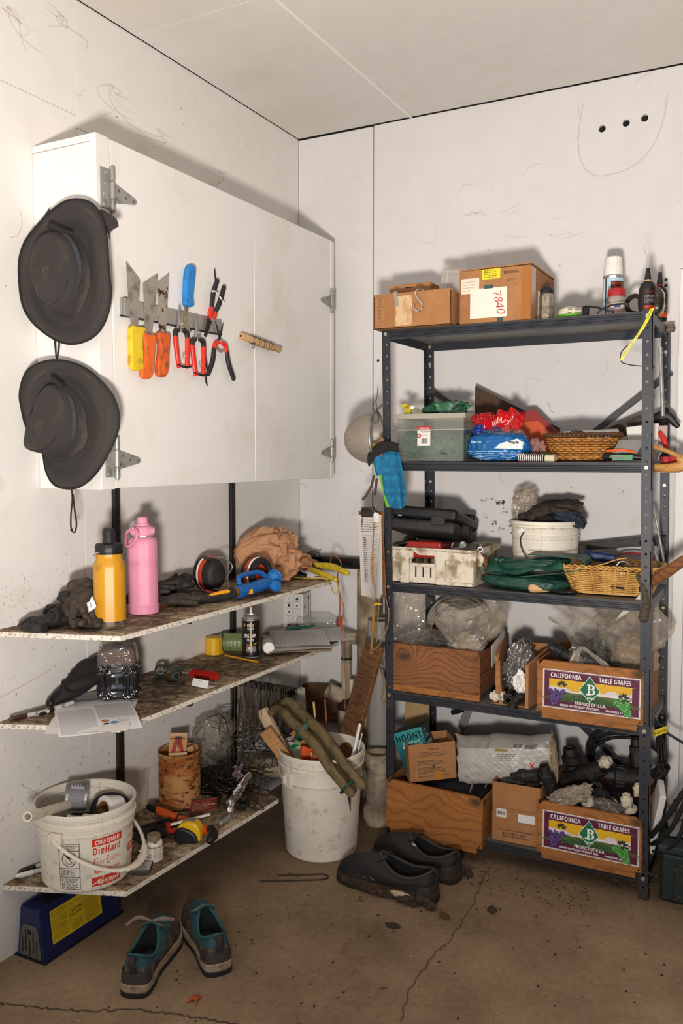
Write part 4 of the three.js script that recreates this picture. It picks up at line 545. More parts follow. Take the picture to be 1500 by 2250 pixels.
// ---------- middle wall board ----------
const Y2 = 0.6655;
{ // folded umbrella
  const t = T('folded_umbrella', 'black folded umbrella lying against the wall on the middle board', 'umbrella');
  P(t, 'canopy', warp(sweep([[0.055, 0.693, 1.45], [0.055, 0.715, 1.37], [0.06, 0.745, 1.29], [0.06, 0.77, 1.22]], [0.014, 0.036, 0.046, 0.026], 40, 26, 0.8, 1, [1, 0, 0]), (x, y, z) => { const a = Math.atan2(y - 0.73, x - 0.055); return [x + 0.006 * Math.cos(a * 7), Math.max(0.667, y + 0.006 * Math.sin(a * 6)), z]; }), MAT(0x1b1818, 0.8));
  P(t, 'ferrule', cyl(0.011, 0.012, [0.056, 0.69, 1.462], [1.4, 0, 0]), K.black); 
}
function marker(label, p, r, capc) { const t = T('marker_pen', label, 'marker', p, r); P(t, 'barrel', lathe([[0.0001, -0.045], [0.0055, -0.044], [0.006, -0.04], [0.006, 0.02], [0.0001, 0.02]], 20), MAT(0xb8b4b0, 0.4)); P(t, 'cap', lathe([[0.0001, 0.018], [0.0065, 0.018], [0.0068, 0.022], [0.006, 0.06], [0.004, 0.065], [0.0001, 0.066]], 20), MAT(capc, 0.4)); P(t, 'clip', bx(0.003, 0.035, 0.0025, 0.0006, [0, 0.036, 0.007]), MAT(capc, 0.4)); P(t, 'label_band', new THREE.CylinderGeometry(0.0061, 0.0061, 0.035, 18, 1, true), print(96, 64, (g) => { g.fillStyle = '#b9b5b0'; g.fillRect(0, 0, 96, 64); text(g, 'FINE', 48, 32, 26, '#222'); }), [0, -0.01, 0]); return t; }
marker('silver marker with a brown cap at the left end of the middle board', [0.055, Y2 + 0.009, 1.52], [PI / 2, 0, 0.35], 0x3a2018); marker('silver marker with a black cap leaning on the umbrella tip', [0.075, Y2 + 0.012, 1.445], [PI / 2 + 0.08, 0, 0.2], 0x151414);
function paper(label, w, h, p, ry, draw, sag = 0, name = 'paper_sheet') {
  const g = sheet((u, v) => [(u - 0.5) * w, 0.0016 * Math.sin(u * 6 + w * 90) * Math.sin(v * 4) + 0.002 - sag * Math.pow(Math.max(0, v - 0.6) / 0.4, 2), (v - 0.5) * h], 12, 14, 0.0005), uv = g.attributes.uv; for (let i = 0; i < uv.count; i++) uv.setXY(i, uv.getX(i), 1 - uv.getY(i));
  return M(name, label, 'paper', g, draw ? print(512, 640, (c) => { c.fillStyle = '#e4e2e2'; c.fillRect(0, 0, 512, 640); draw(c); }, 0.85) : K.paper, p, [0, ry, 0]);
}
paper('white sheet under the printed page, corner at the left', 0.2, 0.27, [0.12, Y2, 1.36], 0.9, (g) => { lines(g, 60, 60, 300, 10, 30, 5, '#8a8888'); g.fillStyle = '#4a4048'; g.beginPath(); g.ellipse(60, 560, 30, 22, 0, 0, 7); g.fill(); });
paper('white sheet just below the top page, sticking out past the board front', 0.21, 0.272, [0.19, Y2 + 0.002, 1.43], 0.62, null, 0.006);
paper('top printed page with grey panels and coloured dots hanging over the board front', 0.21, 0.272, [0.198, Y2 + 0.0045, 1.432], 0.86, (g) => { g.fillStyle = '#c2c2c2'; g.fillRect(14, 200, 235, 420); g.fillRect(262, 120, 240, 320); g.fillStyle = '#d8d8da'; g.fillRect(262, 450, 240, 180); for (const [x, y, r, c] of [[300, 480, 26, '#b5683a'], [300, 530, 20, '#2c2c34'], [352, 520, 26, '#4a8a9a']]) { g.fillStyle = c; g.beginPath(); g.ellipse(x, y, r, r * 0.8, 0, 0, 7); g.fill(); } lines(g, 380, 466, 80, 6, 22, 5, '#333'); lines(g, 280, 575, 140, 4, 14, 4, '#777'); lines(g, 60, 80, 120, 2, 30, 8, '#666'); }, 0.012);
{ const t = T('wrapped_brick', 'block wrapped in black plastic and clear film standing on the papers', 'wrapped block', [0.15, Y2 + 0.008, 1.285], [0, 0.62, 0.02]);
  P(t, 'block_core', bx(0.1, 0.15, 0.075, 0.014, [0, 0.077, 0]), MAT(0xffffff, 0.7, { map: dustTex(0x5a3e2c, 0x3a2418, 571, 5), tile: 0.1 }));
  P(t, 'black_wrap', warp(blob(0.059, 0.056, 0.046, 0.05, 3, 2, { detail: 34, ridge: 0.12, pw: 0.42 }), (x, y, z) => [x, y, z]), MAT(0x121012, 0.16, { clearcoat: 0.6 }), [0, 0.058, 0]);
  P(t, 'clear_film', blob(0.055, 0.084, 0.043, 0.02, 3, 5, { detail: 24, ridge: 0.05, pw: 0.42 }), K.film, [0, 0.083, 0]); }
function fitting(label, p, r) { const t = T('hose_fitting', label, 'hose fitting', p, r); P(t, 'brass_end', lathe([[0.008, -0.022], [0.0135, -0.022], [0.0145, -0.018], [0.0145, -0.002], [0.0125, 0], [0.009, 0], [0.008, -0.022]], 10, 0.3), K.brass); P(t, 'clamp_body', lathe([[0.009, -0.002], [0.015, 0], [0.018, 0.008], [0.016, 0.022], [0.0125, 0.03], [0.0085, 0.03], [0.009, -0.002]], 24), MAT(0x57544e, 0.5, { metalness: 0.5 })); P(t, 'screw_lug', mg(bx(0.012, 0.014, 0.012, 0.002, [0.018, 0.01, 0]), cyl(0.003, 0.03, [0.019, 0.01, 0], [PI / 2, 0, 0])), K.darkmetal); return t; }
{ const c = M('blister_card', 'green backing card under the left hose fitting', 'card', bx(0.075, 0.0015, 0.14, 0.0005), print(128, 160, (g) => { g.fillStyle = '#2f5a52'; g.fillRect(0, 0, 128, 160); g.fillStyle = '#4a766a'; g.fillRect(20, 20, 60, 60); lines(g, 20, 100, 80, 4, 12, 4, '#c0d0c0'); }), [0.07, Y2 + 0.0015, 0.955], [0, 0.5, 0]); }
fitting('brass and grey hose fitting lying on the green card', [0.06, Y2 + 0.02, 0.995], [PI / 2, 0, -0.7]); fitting('grey hose fitting in front of the green card', [0.15, Y2 + 0.018, 1.045], [PI / 2, 0.2, -1.2]);
{ const t = T('screwdriver', 'screwdriver with a ribbed red handle on the middle board', 'screwdriver', [0.23, Y2 + 0.0165, 0.985], [0, 0.1, -PI / 2]); const g = lathe([[0.0001, -0.054], [0.009, -0.053], [0.0125, -0.045], [0.013, 0.02], [0.011, 0.035], [0.0125, 0.046], [0.011, 0.052], [0.0001, 0.054]], 40, 0.9); P(t, 'handle', warp(g, (x, y, z) => { const a = Math.atan2(z, x), k = 1 + 0.1 * Math.cos(a * 6); return [x * k, y, z * k]; }), MAT(0x9a1a14, 0.25, { clearcoat: 0.5 })); P(t, 'shaft', cyl(0.003, 0.1, [0, -0.1, 0]), K.steel); }
M('wire_scraps', 'bent dark wire clip beside the grey hose fitting', 'wire clip', mg(tube([[0.13, Y2 + 0.006, 1.13], [0.17, Y2 + 0.01, 1.12], [0.2, Y2 + 0.006, 1.1], [0.215, Y2 + 0.004, 1.07], [0.205, Y2 + 0.005, 1.06]], 0.0035, 40, 6), tube([[0.12, Y2 + 0.008, 1.15], [0.14, Y2 + 0.004, 1.12], [0.19, Y2 + 0.004, 1.09]], 0.003, 30, 6)), K.wire);
{ const t = T('white_tag_card', 'small white folded card in front of the red screwdriver', 'card', [0.272, Y2, 1.062], [0, -0.12, 0]); P(t, 'card_face', bx(0.066, 0.024, 0.0015, 0.0005, [0, 0.013, 0], [-0.35, 0, 0]), K.paper); P(t, 'card_back', bx(0.066, 0.0012, 0.03, 0.0005, [0, 0.0012, -0.016]), K.paper); for (const x of [-0.004, 0.004]) P(t, 'punch_mark', cyl(0.0012, 0.0008, [x, 0.0195, -0.001], [PI / 2 - 0.35, 0, 0], 0.0012, 8), K.black); }
{ const t = T('loose_cap', 'bright yellow plastic cap standing near the wall', 'cap', [0.038, Y2, 0.672]); P(t, 'cap_body', lathe([[0.0001, 0.062], [0.027, 0.062], [0.0305, 0.059], [0.0312, 0.012], [0.0335, 0.01], [0.0342, 0.001], [0.0325, 0], [0.0001, 0]], 48), MAT(0xe0ae14, 0.38)); }  // a loose yellow plastic cap, not a plug
{ const t = T('drink_can', 'green printed drink can lying on its side behind the black can', 'can', [0.082, Y2 + 0.0335, 0.605], [0, 0.42, -PI / 2]);
  P(t, 'can_body', lathe([[0.0001, -0.058], [0.025, -0.06], [0.027, -0.058], [0.033, -0.048], [0.033, 0.045], [0.027, 0.056], [0.0265, 0.06], [0.025, 0.056], [0.0001, 0.055]], 44), K.steel);
  P(t, 'can_print', wrapLabel(0.0334, 0.088, 0, 6.28, 48), print(512, 256, (g) => { g.fillStyle = '#6d7c50'; g.fillRect(0, 0, 512, 256); g.fillStyle = '#3e4a30'; g.fillRect(0, 0, 512, 24); g.fillRect(0, 230, 512, 26); for (const x of [120, 376]) { g.fillStyle = '#8a9866'; g.fillRect(x - 60, 30, 120, 196); g.save(); g.translate(x - 8, 128); g.rotate(PI / 2); text(g, 'SUDWERK', 0, 0, 40, '#1c2418', {}); g.restore(); } lines(g, 20, 50, 40, 10, 14, 4, '#c8d0a8'); lines(g, 230, 50, 60, 10, 14, 4, '#c8d0a8'); }, 0.35), [0, -0.002, 0]); }
{ const t = T('foam_can', 'black spray foam can with white lettering and a straw nozzle', 'spray can', [0.178, Y2, 0.641], [0, 0.42, 0]);
  P(t, 'can_body', lathe([[0.0001, 0.002], [0.031, 0.002], [0.0325, 0.006], [0.0325, 0.13], [0.031, 0.134], [0.0001, 0.134]], 48), K.black); P(t, 'can_rim', lathe([[0.0001, 0], [0.031, 0], [0.0328, 0.0015], [0.0328, 0.004], [0.0001, 0.004]], 48), K.steel);
  P(t, 'can_dome', lathe([[0.0001, 0.133], [0.0335, 0.1325], [0.0335, 0.136], [0.028, 0.138], [0.027, 0.143], [0.023, 0.149], [0.018, 0.152], [0.0175, 0.156], [0.014, 0.156], [0.013, 0.153], [0.0001, 0.152]], 44), K.steel);
  P(t, 'nozzle', mg(lathe([[0.0001, 0.152], [0.005, 0.152], [0.0045, 0.158], [0.0028, 0.172], [0.0024, 0.178], [0.0001, 0.178]], 16)), K.white);
  P(t, 'can_print', wrapLabel(0.0329, 0.122, 0.0, 2.6, 40), print(512, 600, (g) => { g.fillStyle = '#141414'; g.fillRect(0, 0, 512, 600); text(g, 'GREAT', 280, 70, 62, '#eee', { sx: 0.8 }); text(g, 'STUFF', 280, 128, 62, '#eee', { sx: 0.8 }); g.fillStyle = '#c8742a'; g.beginPath(); g.moveTo(110, 40); g.lineTo(160, 40); g.lineTo(158, 80); g.lineTo(135, 100); g.lineTo(112, 80); g.fill(); g.fillStyle = '#777'; g.fillRect(200, 174, 150, 5); text(g, 'BIG GAP', 265, 252, 88, '#f0f0f0', { sx: 0.72 }); text(g, 'FILLER', 270, 322, 62, '#f0f0f0', { sx: 0.75 }); lines(g, 180, 366, 130, 3, 14, 5, '#888'); g.fillStyle = '#c86a28'; g.fillRect(180, 408, 150, 16); g.fillStyle = '#20240e'; g.fillRect(336, 360, 80, 66); text(g, '13"', 378, 394, 54, '#d8e020'); g.fillStyle = '#7a7f82'; g.fillRect(180, 432, 220, 96); g.fillStyle = '#c9cccc'; g.beginPath(); g.ellipse(270, 470, 50, 28, 0.2, 0, 7); g.fill(); g.fillStyle = '#a02020'; g.fillRect(116, 500, 34, 26); lines(g, 180, 548, 220, 2, 16, 5, '#666'); }, 0.3), [0, 0.069, 0]);
  P(t, 'straw', cyl(0.0028, 0.11, [0.006, 0.075, 0.036]), MAT(0xe0c49a, 0.5)); }
{ const t = T('pill_bottle', 'small white plastic bottle lying with its cap toward the front', 'bottle', [0.205, Y2 + 0.024, 0.57], [PI / 2, 0, -0.6]); P(t, 'bottle_body', lathe([[0.0001, -0.07], [0.021, -0.07], [0.0225, -0.066], [0.0225, 0.0], [0.018, 0.008], [0.0001, 0.008]], 36), MAT(0xffffff, 0.5, { map: dustTex(0xcfcabc, 0x8a8470, 581, 6), tile: 0.1 })); P(t, 'bottle_cap', lathe([[0.0001, 0.03], [0.013, 0.03], [0.0135, 0.0285], [0.016, 0.0285], [0.0165, 0.03], [0.019, 0.0295], [0.021, 0.027], [0.021, 0.008], [0.0001, 0.008]], 36), K.white); }
M('pencil', 'yellow pencil lying in front of the black foam can', 'pencil', mg(new THREE.CylinderGeometry(0.0036, 0.0036, 0.15, 6), cyl(0.0038, 0.012, [0, 0.08, 0])), MAT(0xc8901e, 0.5), [0.185, Y2 + 0.0042, 0.705], [0, -0.18, PI / 2 + 0.0]);
{ // clipboard with papers
  const t = T('clipboard', 'brown clipboard with a metal clip lying under ruled papers', 'clipboard', [0.215, Y2, 0.39], [0, -0.93, 0]);
  P(t, 'board', bx(0.32, 0.003, 0.23, 0.001, [0, 0.006, 0]), K.darkwood); P(t, 'clip', mg(bx(0.03, 0.004, 0.1, 0.002, [-0.13, 0.02, 0]), sweep([[-0.145, 0.012, -0.045], [-0.15, 0.028, 0], [-0.145, 0.012, 0.045]], [0.004, 0.009, 0.004], 16, 8)), MAT(0x4a3028, 0.4, { metalness: 0.7 })); }
const form = (g) => { for (let i = 0; i < 26; i++) { g.fillStyle = '#9a9696'; g.fillRect(30, 60 + i * 21, 452, 1.6); } for (const x of [30, 120, 210, 300, 390, 482]) { g.fillRect(x, 60, 1.6, 546); } lines(g, 34, 70, 70, 25, 21, 4, '#7a7676'); lines(g, 128, 70, 340, 12, 21, 3, '#8a8686'); };
paper('lowest buff sheet of the ruled papers by the clipboard', 0.225, 0.29, [0.248, Y2 + 0.010, 0.43], 0.58, (g) => { g.fillStyle = '#c8b494'; g.fillRect(0, 0, 512, 640); }); paper('middle ruled sheet of the clipboard papers, sticking out in front', 0.215, 0.28, [0.235, Y2 + 0.016, 0.43], 0.72, form); paper('top ruled form on the clipboard papers', 0.215, 0.28, [0.232, Y2 + 0.024, 0.4], 0.6, form); paper('loose white page reaching over the board end beside the clipboard', 0.2, 0.25, [0.27, Y2 + 0.018, 0.29], 0.75, form);
{ const t = T('green_pen', 'dark green pen lying across the clipboard papers', 'pen', [0.16, Y2 + 0.036, 0.27], [0, 0.98, PI / 2]); P(t, 'pen_barrel', lathe([[0.0001, -0.07], [0.002, -0.068], [0.0045, -0.055], [0.0048, 0.05], [0.004, 0.06], [0.0001, 0.062]], 16), MAT(0x0f5a40, 0.25)); P(t, 'pen_tip', cyl(0.002, 0.014, [0, 0.066, 0]), K.steel); }
{ const t = T('utensil_box', 'white printed box with pictograms standing in the shelf corner', 'box', [0.075, Y2, 0.15], [0, 0.18, 0]); const bm = K.white;
  P(t, 'carton', bx(0.085, 0.15, 0.085, 0.002, [0, 0.076, 0]), bm);
  decal(t, 'carton_print', 0.08, 0.144, print(256, 460, (g) => { g.fillStyle = '#d6d2cc'; g.fillRect(0, 0, 256, 460); g.strokeStyle = '#555'; g.lineWidth = 3; for (let i = 0; i < 5; i++) for (let j = 0; j < 2; j++) { g.beginPath(); g.roundRect(24 + j * 112, 20 + i * 86, 92, 74, 12); g.stroke(); g.fillStyle = '#333'; g.beginPath(); g.ellipse(70 + j * 112, 57 + i * 86, 8 + 12 * ((i + j) % 2), 20, i, 0, 7); (i + j) % 3 ? g.fill() : g.stroke(); } }), [0, 0.077, 0.0431], [0, 0, 0]);
  decal(t, 'carton_print', 0.08, 0.144, print(256, 460, (g) => { g.fillStyle = '#e0dcd6'; g.fillRect(0, 0, 256, 460); text(g, 'tablespoon', 70, 40, 20, '#444'); g.fillStyle = '#222'; for (const [x, y, k] of [[50, 160, 1], [200, 60, 1.1]]) { g.beginPath(); g.ellipse(x, y, 22 * k, 28 * k, 0, 0, 7); g.fill(); g.fillRect(x - 7, y, 14, 250 * k); } g.strokeStyle = '#555'; g.lineWidth = 3; g.beginPath(); g.arc(130, 160, 14, 0, 7); g.stroke(); g.fillRect(128, 174, 3, 70); g.beginPath(); g.arc(130, 256, 12, 0, 7); g.stroke(); lines(g, 104, 300, 60, 5, 14, 4, '#666'); }), [0.0431, 0.077, 0], [0, PI / 2, 0]); }
{ const t = T('plastic_bottle', 'clear ribbed plastic bottle lying at the back of the middle board', 'bottle', [0.17, Y2 + 0.032, 0.155], [0, 0.7, -PI / 2]); const pr = [[0.0001, -0.08], [0.026, -0.08], [0.03, -0.074]]; for (let i = 0; i < 8; i++) pr.push([0.03, -0.065 + i * 0.014], [0.0275, -0.058 + i * 0.014]); pr.push([0.03, 0.05], [0.014, 0.075], [0.014, 0.085]); P(t, 'bottle_body', lathe(pr, 36, 0.9), K.clear); P(t, 'bottle_cap', cyl(0.0155, 0.018, [0, 0.092, 0]), K.darkred); }

// ---------- lowest wall board ----------
const Y3 = 0.2155;
const cylUV = (g, h, k = 1) => { g = ni(g); const p = g.attributes.position, uv = g.attributes.uv; for (let i = 0; i < p.count; i += 3) { const a = [0, 1, 2].map((j) => Math.atan2(p.getX(i + j), p.getZ(i + j)) / 2 / PI); for (let j = 1; j < 3; j++) { if (a[j] - a[0] > 0.5) a[j]--; if (a[0] - a[j] > 0.5) a[j]++; } for (let j = 0; j < 3; j++) uv.setXY(i + j, a[j] * k, p.getY(i + j) / h); } return g; };
function pail(t, rb, rt, h, bands, m = K.pail) {
  const r = (y) => mix(rb, rt, y / h), pr = [[0.0001, 0.002], [rb - 0.006, 0], [rb, 0.006]];
  for (const [y, o, th] of bands) pr.push([r(y), y], [r(y) + o, y + 0.001], [r(y) + o, y + th - 0.001], [r(y + th), y + th]);
  pr.push([rt, h - 0.014], [rt + 0.005, h - 0.012], [rt + 0.005, h - 0.002], [rt + 0.002, h], [rt - 0.002, h - 0.002], [rt - 0.003, h - 0.01], [rb - 0.003, 0.008], [0.0001, 0.006]);
  return P(t, 'pail_wall', cylUV(lathe(pr, 72, 0.5), h), m);
}
{
  const t = T('lettered_bucket', 'white plastic bucket with red lettering and a warning panel, full of pipe scraps', 'bucket', [0.157, Y3, 1.436]); const RB = 0.119, RT = 0.133, H = 0.217, rr = (y) => mix(RB, RT, y / H) + 0.0009;
  pail(t, RB, RT, H, [[0.155, 0.005, 0.012], [0.176, 0.007, 0.006]]);
  const W = (a, y0, y1, len, m, n) => P(t, n, new THREE.CylinderGeometry(rr(y1), rr(y0), y1 - y0, 40, 1, true, a - len / 2, len), m, [0, (y0 + y1) / 2, 0]);
  const base = (g, w, h) => { g.fillStyle = '#ded6c6'; g.fillRect(0, 0, w, h); };
  W(0.42, 0.012, 0.142, 0.46, print(260, 560, (g) => { base(g, 260, 560); g.strokeStyle = '#151515'; g.lineWidth = 7; g.strokeRect(6, 6, 248, 548); g.beginPath(); for (const y of [88, 300, 406]) { g.moveTo(6, y); g.lineTo(254, y); } g.stroke(); text(g, 'WARNING', 160, 32, 34, '#151515', { sx: 0.86 }); text(g, 'AVISO', 160, 66, 30, '#151515'); g.lineWidth = 4; g.beginPath(); g.moveTo(36, 62); g.lineTo(54, 26); g.lineTo(72, 62); g.closePath(); g.stroke(); text(g, '!', 54, 50, 24, '#151515'); g.lineWidth = 8; g.beginPath(); g.arc(130, 192, 84, 0, 7); g.moveTo(74, 132); g.lineTo(190, 252); g.stroke(); g.fillStyle = '#151515'; g.beginPath(); g.ellipse(136, 160, 50, 24, 0.4, 0, 7); g.fill(); g.lineWidth = 5; g.beginPath(); g.moveTo(86, 186); g.lineTo(98, 244); g.lineTo(156, 244); g.lineTo(150, 196); g.stroke(); lines(g, 22, 318, 190, 6, 14, 7, '#222'); lines(g, 22, 424, 220, 9, 14, 7, '#222'); }), 'warning_label');
  W(1.24, 0.012, 0.15, 0.74, print(520, 600, (g) => { base(g, 520, 600); const R = '#c8321c'; g.fillStyle = R; g.fillRect(16, 8, 480, 92); text(g, 'CRAFTSMAN', 256, 56, 76, '#eee6d8', { sx: 0.88 }); text(g, 'DieHard', 250, 160, 116, R, { sx: 1.02 }); text(g, 'E', 50, 290, 130, R, { font: 'serif', style: 'italic' }); text(g, 'ASY', 145, 300, 66, R, { font: 'serif', style: 'normal' }); text(g, 'L', 255, 290, 130, R, { font: 'serif', style: 'italic' }); text(g, 'IVING', 390, 290, 66, R, { font: 'serif', style: 'normal' }); text(g, 'WEATHERBEATER', 256, 410, 62, R, { sx: 0.84, skew: -0.2 }); g.fillStyle = R; g.fillRect(10, 476, 490, 110); g.fillStyle = '#eee6d8'; g.beginPath(); g.moveTo(16, 560); g.lineTo(190, 484); g.lineTo(206, 486); g.lineTo(24, 570); g.fill(); text(g, 'Kenmore', 285, 536, 86, '#eee6d8', { skew: -0.2 }); }), 'brand_print');
  W(2.02, 0.03, 0.155, 0.42, print(260, 480, (g) => { base(g, 260, 480); const R = '#c8321c'; text(g, 'ROADHANDLER', 130, 40, 54, R, { sx: 0.6, skew: -0.2 }); text(g, 'WeatherWise', 130, 140, 60, R, { font: 'serif', style: 'italic', sx: 0.7 }); g.fillStyle = R; g.fillRect(10, 220, 240, 90); text(g, 'SEARS', 130, 266, 70, '#eee6d8', { sx: 0.9 }); lines(g, 20, 350, 200, 5, 20, 8, R); }), 'brand_print');
  const lug = (a) => P(t, 'handle_lug', mg(bx(0.034, 0.03, 0.014, 0.003), bx(0.008, 0.026, 0.02, 0.002, [-0.016, 0, 0.002]), cyl(0.007, 0.02, [0, -0.004, 0.006], [PI / 2, 0, 0])), K.pailb, [Math.sin(a) * 0.136, 0.156, Math.cos(a) * 0.136], [0, a, 0]);
  lug(0.2); lug(0.2 + PI);
  const bail = []; for (let i = 0; i <= 24; i++) { const k = i / 24 * PI, a = 0.2 + k; bail.push([Math.sin(a) * (0.147 + 0.012 * Math.sin(k)), 0.153 - 0.105 * Math.sin(k), Math.cos(a) * (0.147 + 0.012 * Math.sin(k))]); }
  const bl = P(t, 'bail_handle', sweep(bail, [0.0055, 0.0055], 90, 8, 0.6, 1.2), K.pailb);
  const grip = bail.slice(9, 17); P(bl, 'handle_grip', sweep(grip, [0.006, 0.0095, 0.0095, 0.006], 40, 8, 0.7, 1.35), K.pailb); const rb = []; for (let i = 10; i < 16; i++) rb.push(bx(0.022, 0.003, 0.022, 0.001, bail[i])); P(bl, 'grip_ribs', mg(rb), K.pailb);
}
{ // contents
  const B = [0.157, Y3, 1.436];
  M('pvc_pipe', 'dirty white plastic pipe poking out of the lettered bucket', 'pipe', tf(lathe([[0.0085, -0.13], [0.0125, -0.13], [0.0125, 0.13], [0.0085, 0.13], [0.0085, -0.13]], 24), [0, 0, 0], [0, 0, 0]), K.pvc, [0.155, Y3 + 0.225, 1.56], [1.28, 0, -0.35]);
  const c = T('paint_tin', 'small round tin with a grey-violet label tipped in the bucket', 'tin', [0.115, Y3 + 0.205, 1.43], [1.15, 0.2, 0.8]); P(c, 'tin_body', lathe([[0.0001, -0.03], [0.033, -0.03], [0.035, -0.028], [0.035, 0.028], [0.033, 0.03], [0.031, 0.026], [0.0001, 0.025]], 40), K.zinc); P(c, 'tin_label', new THREE.CylinderGeometry(0.0354, 0.0354, 0.044, 40, 1, true), print(256, 64, (g) => { g.fillStyle = '#7e7a80'; g.fillRect(0, 0, 256, 64); dirt(g, 256, 64, 300, ['#55525a', '#a8a4a8'], 1, 2, 0.4, 0.9); g.fillStyle = '#c4bec6'; g.fillRect(90, 6, 90, 52); lines(g, 100, 14, 70, 4, 12, 4, '#4a4454'); })); P(c, 'tin_lid', cyl(0.03, 0.002, [0, 0.027, 0]), MAT(0xd8cfba, 0.5));
  const roll = (label, p, r, ro, ri, h, m) => { const o = T('tape_roll', label, 'tape roll', p, r); P(o, 'roll', lathe([[ri, -h / 2], [ro - 0.001, -h / 2], [ro, -h / 2 + 0.001], [ro, h / 2 - 0.001], [ro - 0.001, h / 2], [ri, h / 2], [ri, -h / 2]], 44), m); P(o, 'core', lathe([[ri - 0.003, -h / 2], [ri, -h / 2], [ri, h / 2], [ri - 0.003, h / 2], [ri - 0.003, -h / 2]], 36), K.card); };
  roll('white tape roll standing behind the other scraps in the bucket', [0.205, Y3 + 0.165, 1.39], [1.2, 0.3, 0.3], 0.045, 0.032, 0.05, K.white);
  const elbow = (label, p, r) => { const o = T('pipe_coupling', label, 'pipe fitting', p, r); P(o, 'sleeve', lathe([[0.0165, -0.024], [0.022, -0.024], [0.022, 0.024], [0.0165, 0.024], [0.0165, -0.024]], 32), MAT(0xd2ccbe, 0.5)); P(o, 'rim', lathe([[0.0165, 0.018], [0.0235, 0.018], [0.0235, 0.025], [0.0165, 0.025], [0.0165, 0.018]], 32), MAT(0xd8d2c4, 0.5)); decal(o, 'stamp', 0.02, 0.012, print(96, 48, (g) => { g.fillStyle = '#d2ccbe'; g.fillRect(0, 0, 96, 48); text(g, 'SCH 40', 48, 24, 22, '#333'); }), [0, -0.002, 0.0223]); };
  elbow('grey-white pipe coupling with printed letters at the front of the bucket', [0.2, Y3 + 0.178, 1.515], [0.6, 0.5, 1.1]); elbow('second pipe coupling beside the lettered one in the bucket', [0.235, Y3 + 0.18, 1.49], [0.9, 0.6, 0.7]);
  const k = []; for (let i = 0; i < 4; i++) k.push(new THREE.TorusGeometry(0.05 - (i % 2) * 0.003, 0.007, 10, 44).rotateX(PI / 2).translate(0, i * 0.011, 0)); M('black_coil', 'coil of black tape hose at the right inside the bucket', 'coil', mg(k), K.black, [0.195, Y3 + 0.15, 1.41 - 0.03], [0.25, 0, -0.3]);
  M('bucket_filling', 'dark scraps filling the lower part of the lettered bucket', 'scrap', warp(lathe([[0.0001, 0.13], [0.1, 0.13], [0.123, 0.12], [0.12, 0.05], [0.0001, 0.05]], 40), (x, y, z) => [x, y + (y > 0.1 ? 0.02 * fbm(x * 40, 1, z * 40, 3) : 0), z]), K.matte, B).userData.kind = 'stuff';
}
{ const t = T('glue_jar', 'small dirty white jar with a screw lid beside the lettered bucket', 'jar', [0.27, Y3, 1.285]); P(t, 'jar_body', lathe([[0.0001, 0], [0.025, 0], [0.027, 0.003], [0.027, 0.048], [0.024, 0.055], [0.016, 0.059], [0.0001, 0.06]], 40), MAT(0xffffff, 0.5, { map: dustTex(0xd8d0c0, 0x7a6248, 591, 6, 0.55, 6), tile: 0.08 })); P(t, 'jar_lid', lathe([[0.0001, 0.074], [0.018, 0.074], [0.0195, 0.072], [0.0195, 0.06], [0.0185, 0.059], [0.0001, 0.059]], 32), MAT(0x7a6e58, 0.7)); P(t, 'jar_label', wrapLabel(0.0273, 0.036, 0.75, 2.4), print(256, 96, (g) => { g.fillStyle = '#d4ccbc'; g.fillRect(0, 0, 256, 96); lines(g, 120, 12, 100, 7, 11, 4, '#6a6258'); bars(g, 40, 40, 50, 40); }), [0, 0.024, 0]); }
{ const t = T('blade_pack', 'flat pack with a white barcode label at the board edge', 'pack', [0.285, Y3, 1.352], [0, 0.55, 0]); P(t, 'pack_body', bx(0.05, 0.012, 0.058, 0.002, [0, 0.006, 0]), MAT(0x2e3a30, 0.5)); decal(t, 'pack_label', 0.046, 0.05, print(128, 128, (g) => { g.fillStyle = '#b8aea6'; g.fillRect(0, 0, 128, 128); bars(g, 20, 14, 60, 26); lines(g, 14, 56, 90, 5, 12, 4, '#555'); g.fillStyle = '#7a2a24'; g.beginPath(); g.arc(28, 110, 9, 0, 7); g.fill(); }), [0, 0.0122, 0], [-PI / 2, 0, 0]); }
marker('white marker lying left of the lettered bucket', [0.042, Y3 + 0.008, 1.5], [PI / 2, 0, 0.5], 0xd8d4cc); marker('black marker at the wall left of the lettered bucket', [0.024, Y3 + 0.009, 1.475], [PI / 2, 0, 0.4], 0x141414);
{ const t = T('rusty_can', 'open rusty tin can with mouse traps standing in it', 'tin can', [0.082, Y3, 0.93]); const pr = [[0.0001, 0.001], [0.066, 0], [0.07, 0.003]]; for (let i = 0; i < 11; i++) pr.push([0.0695, 0.03 + i * 0.011], [0.0683, 0.0355 + i * 0.011]); pr.push([0.0695, 0.176], [0.0712, 0.178], [0.0712, 0.182], [0.0695, 0.184], [0.068, 0.182], [0.067, 0.17], [0.066, 0.006], [0.0001, 0.004]); P(t, 'can_wall', cylUV(lathe(pr, 64, 0.7), 0.3), K.rustcan); }
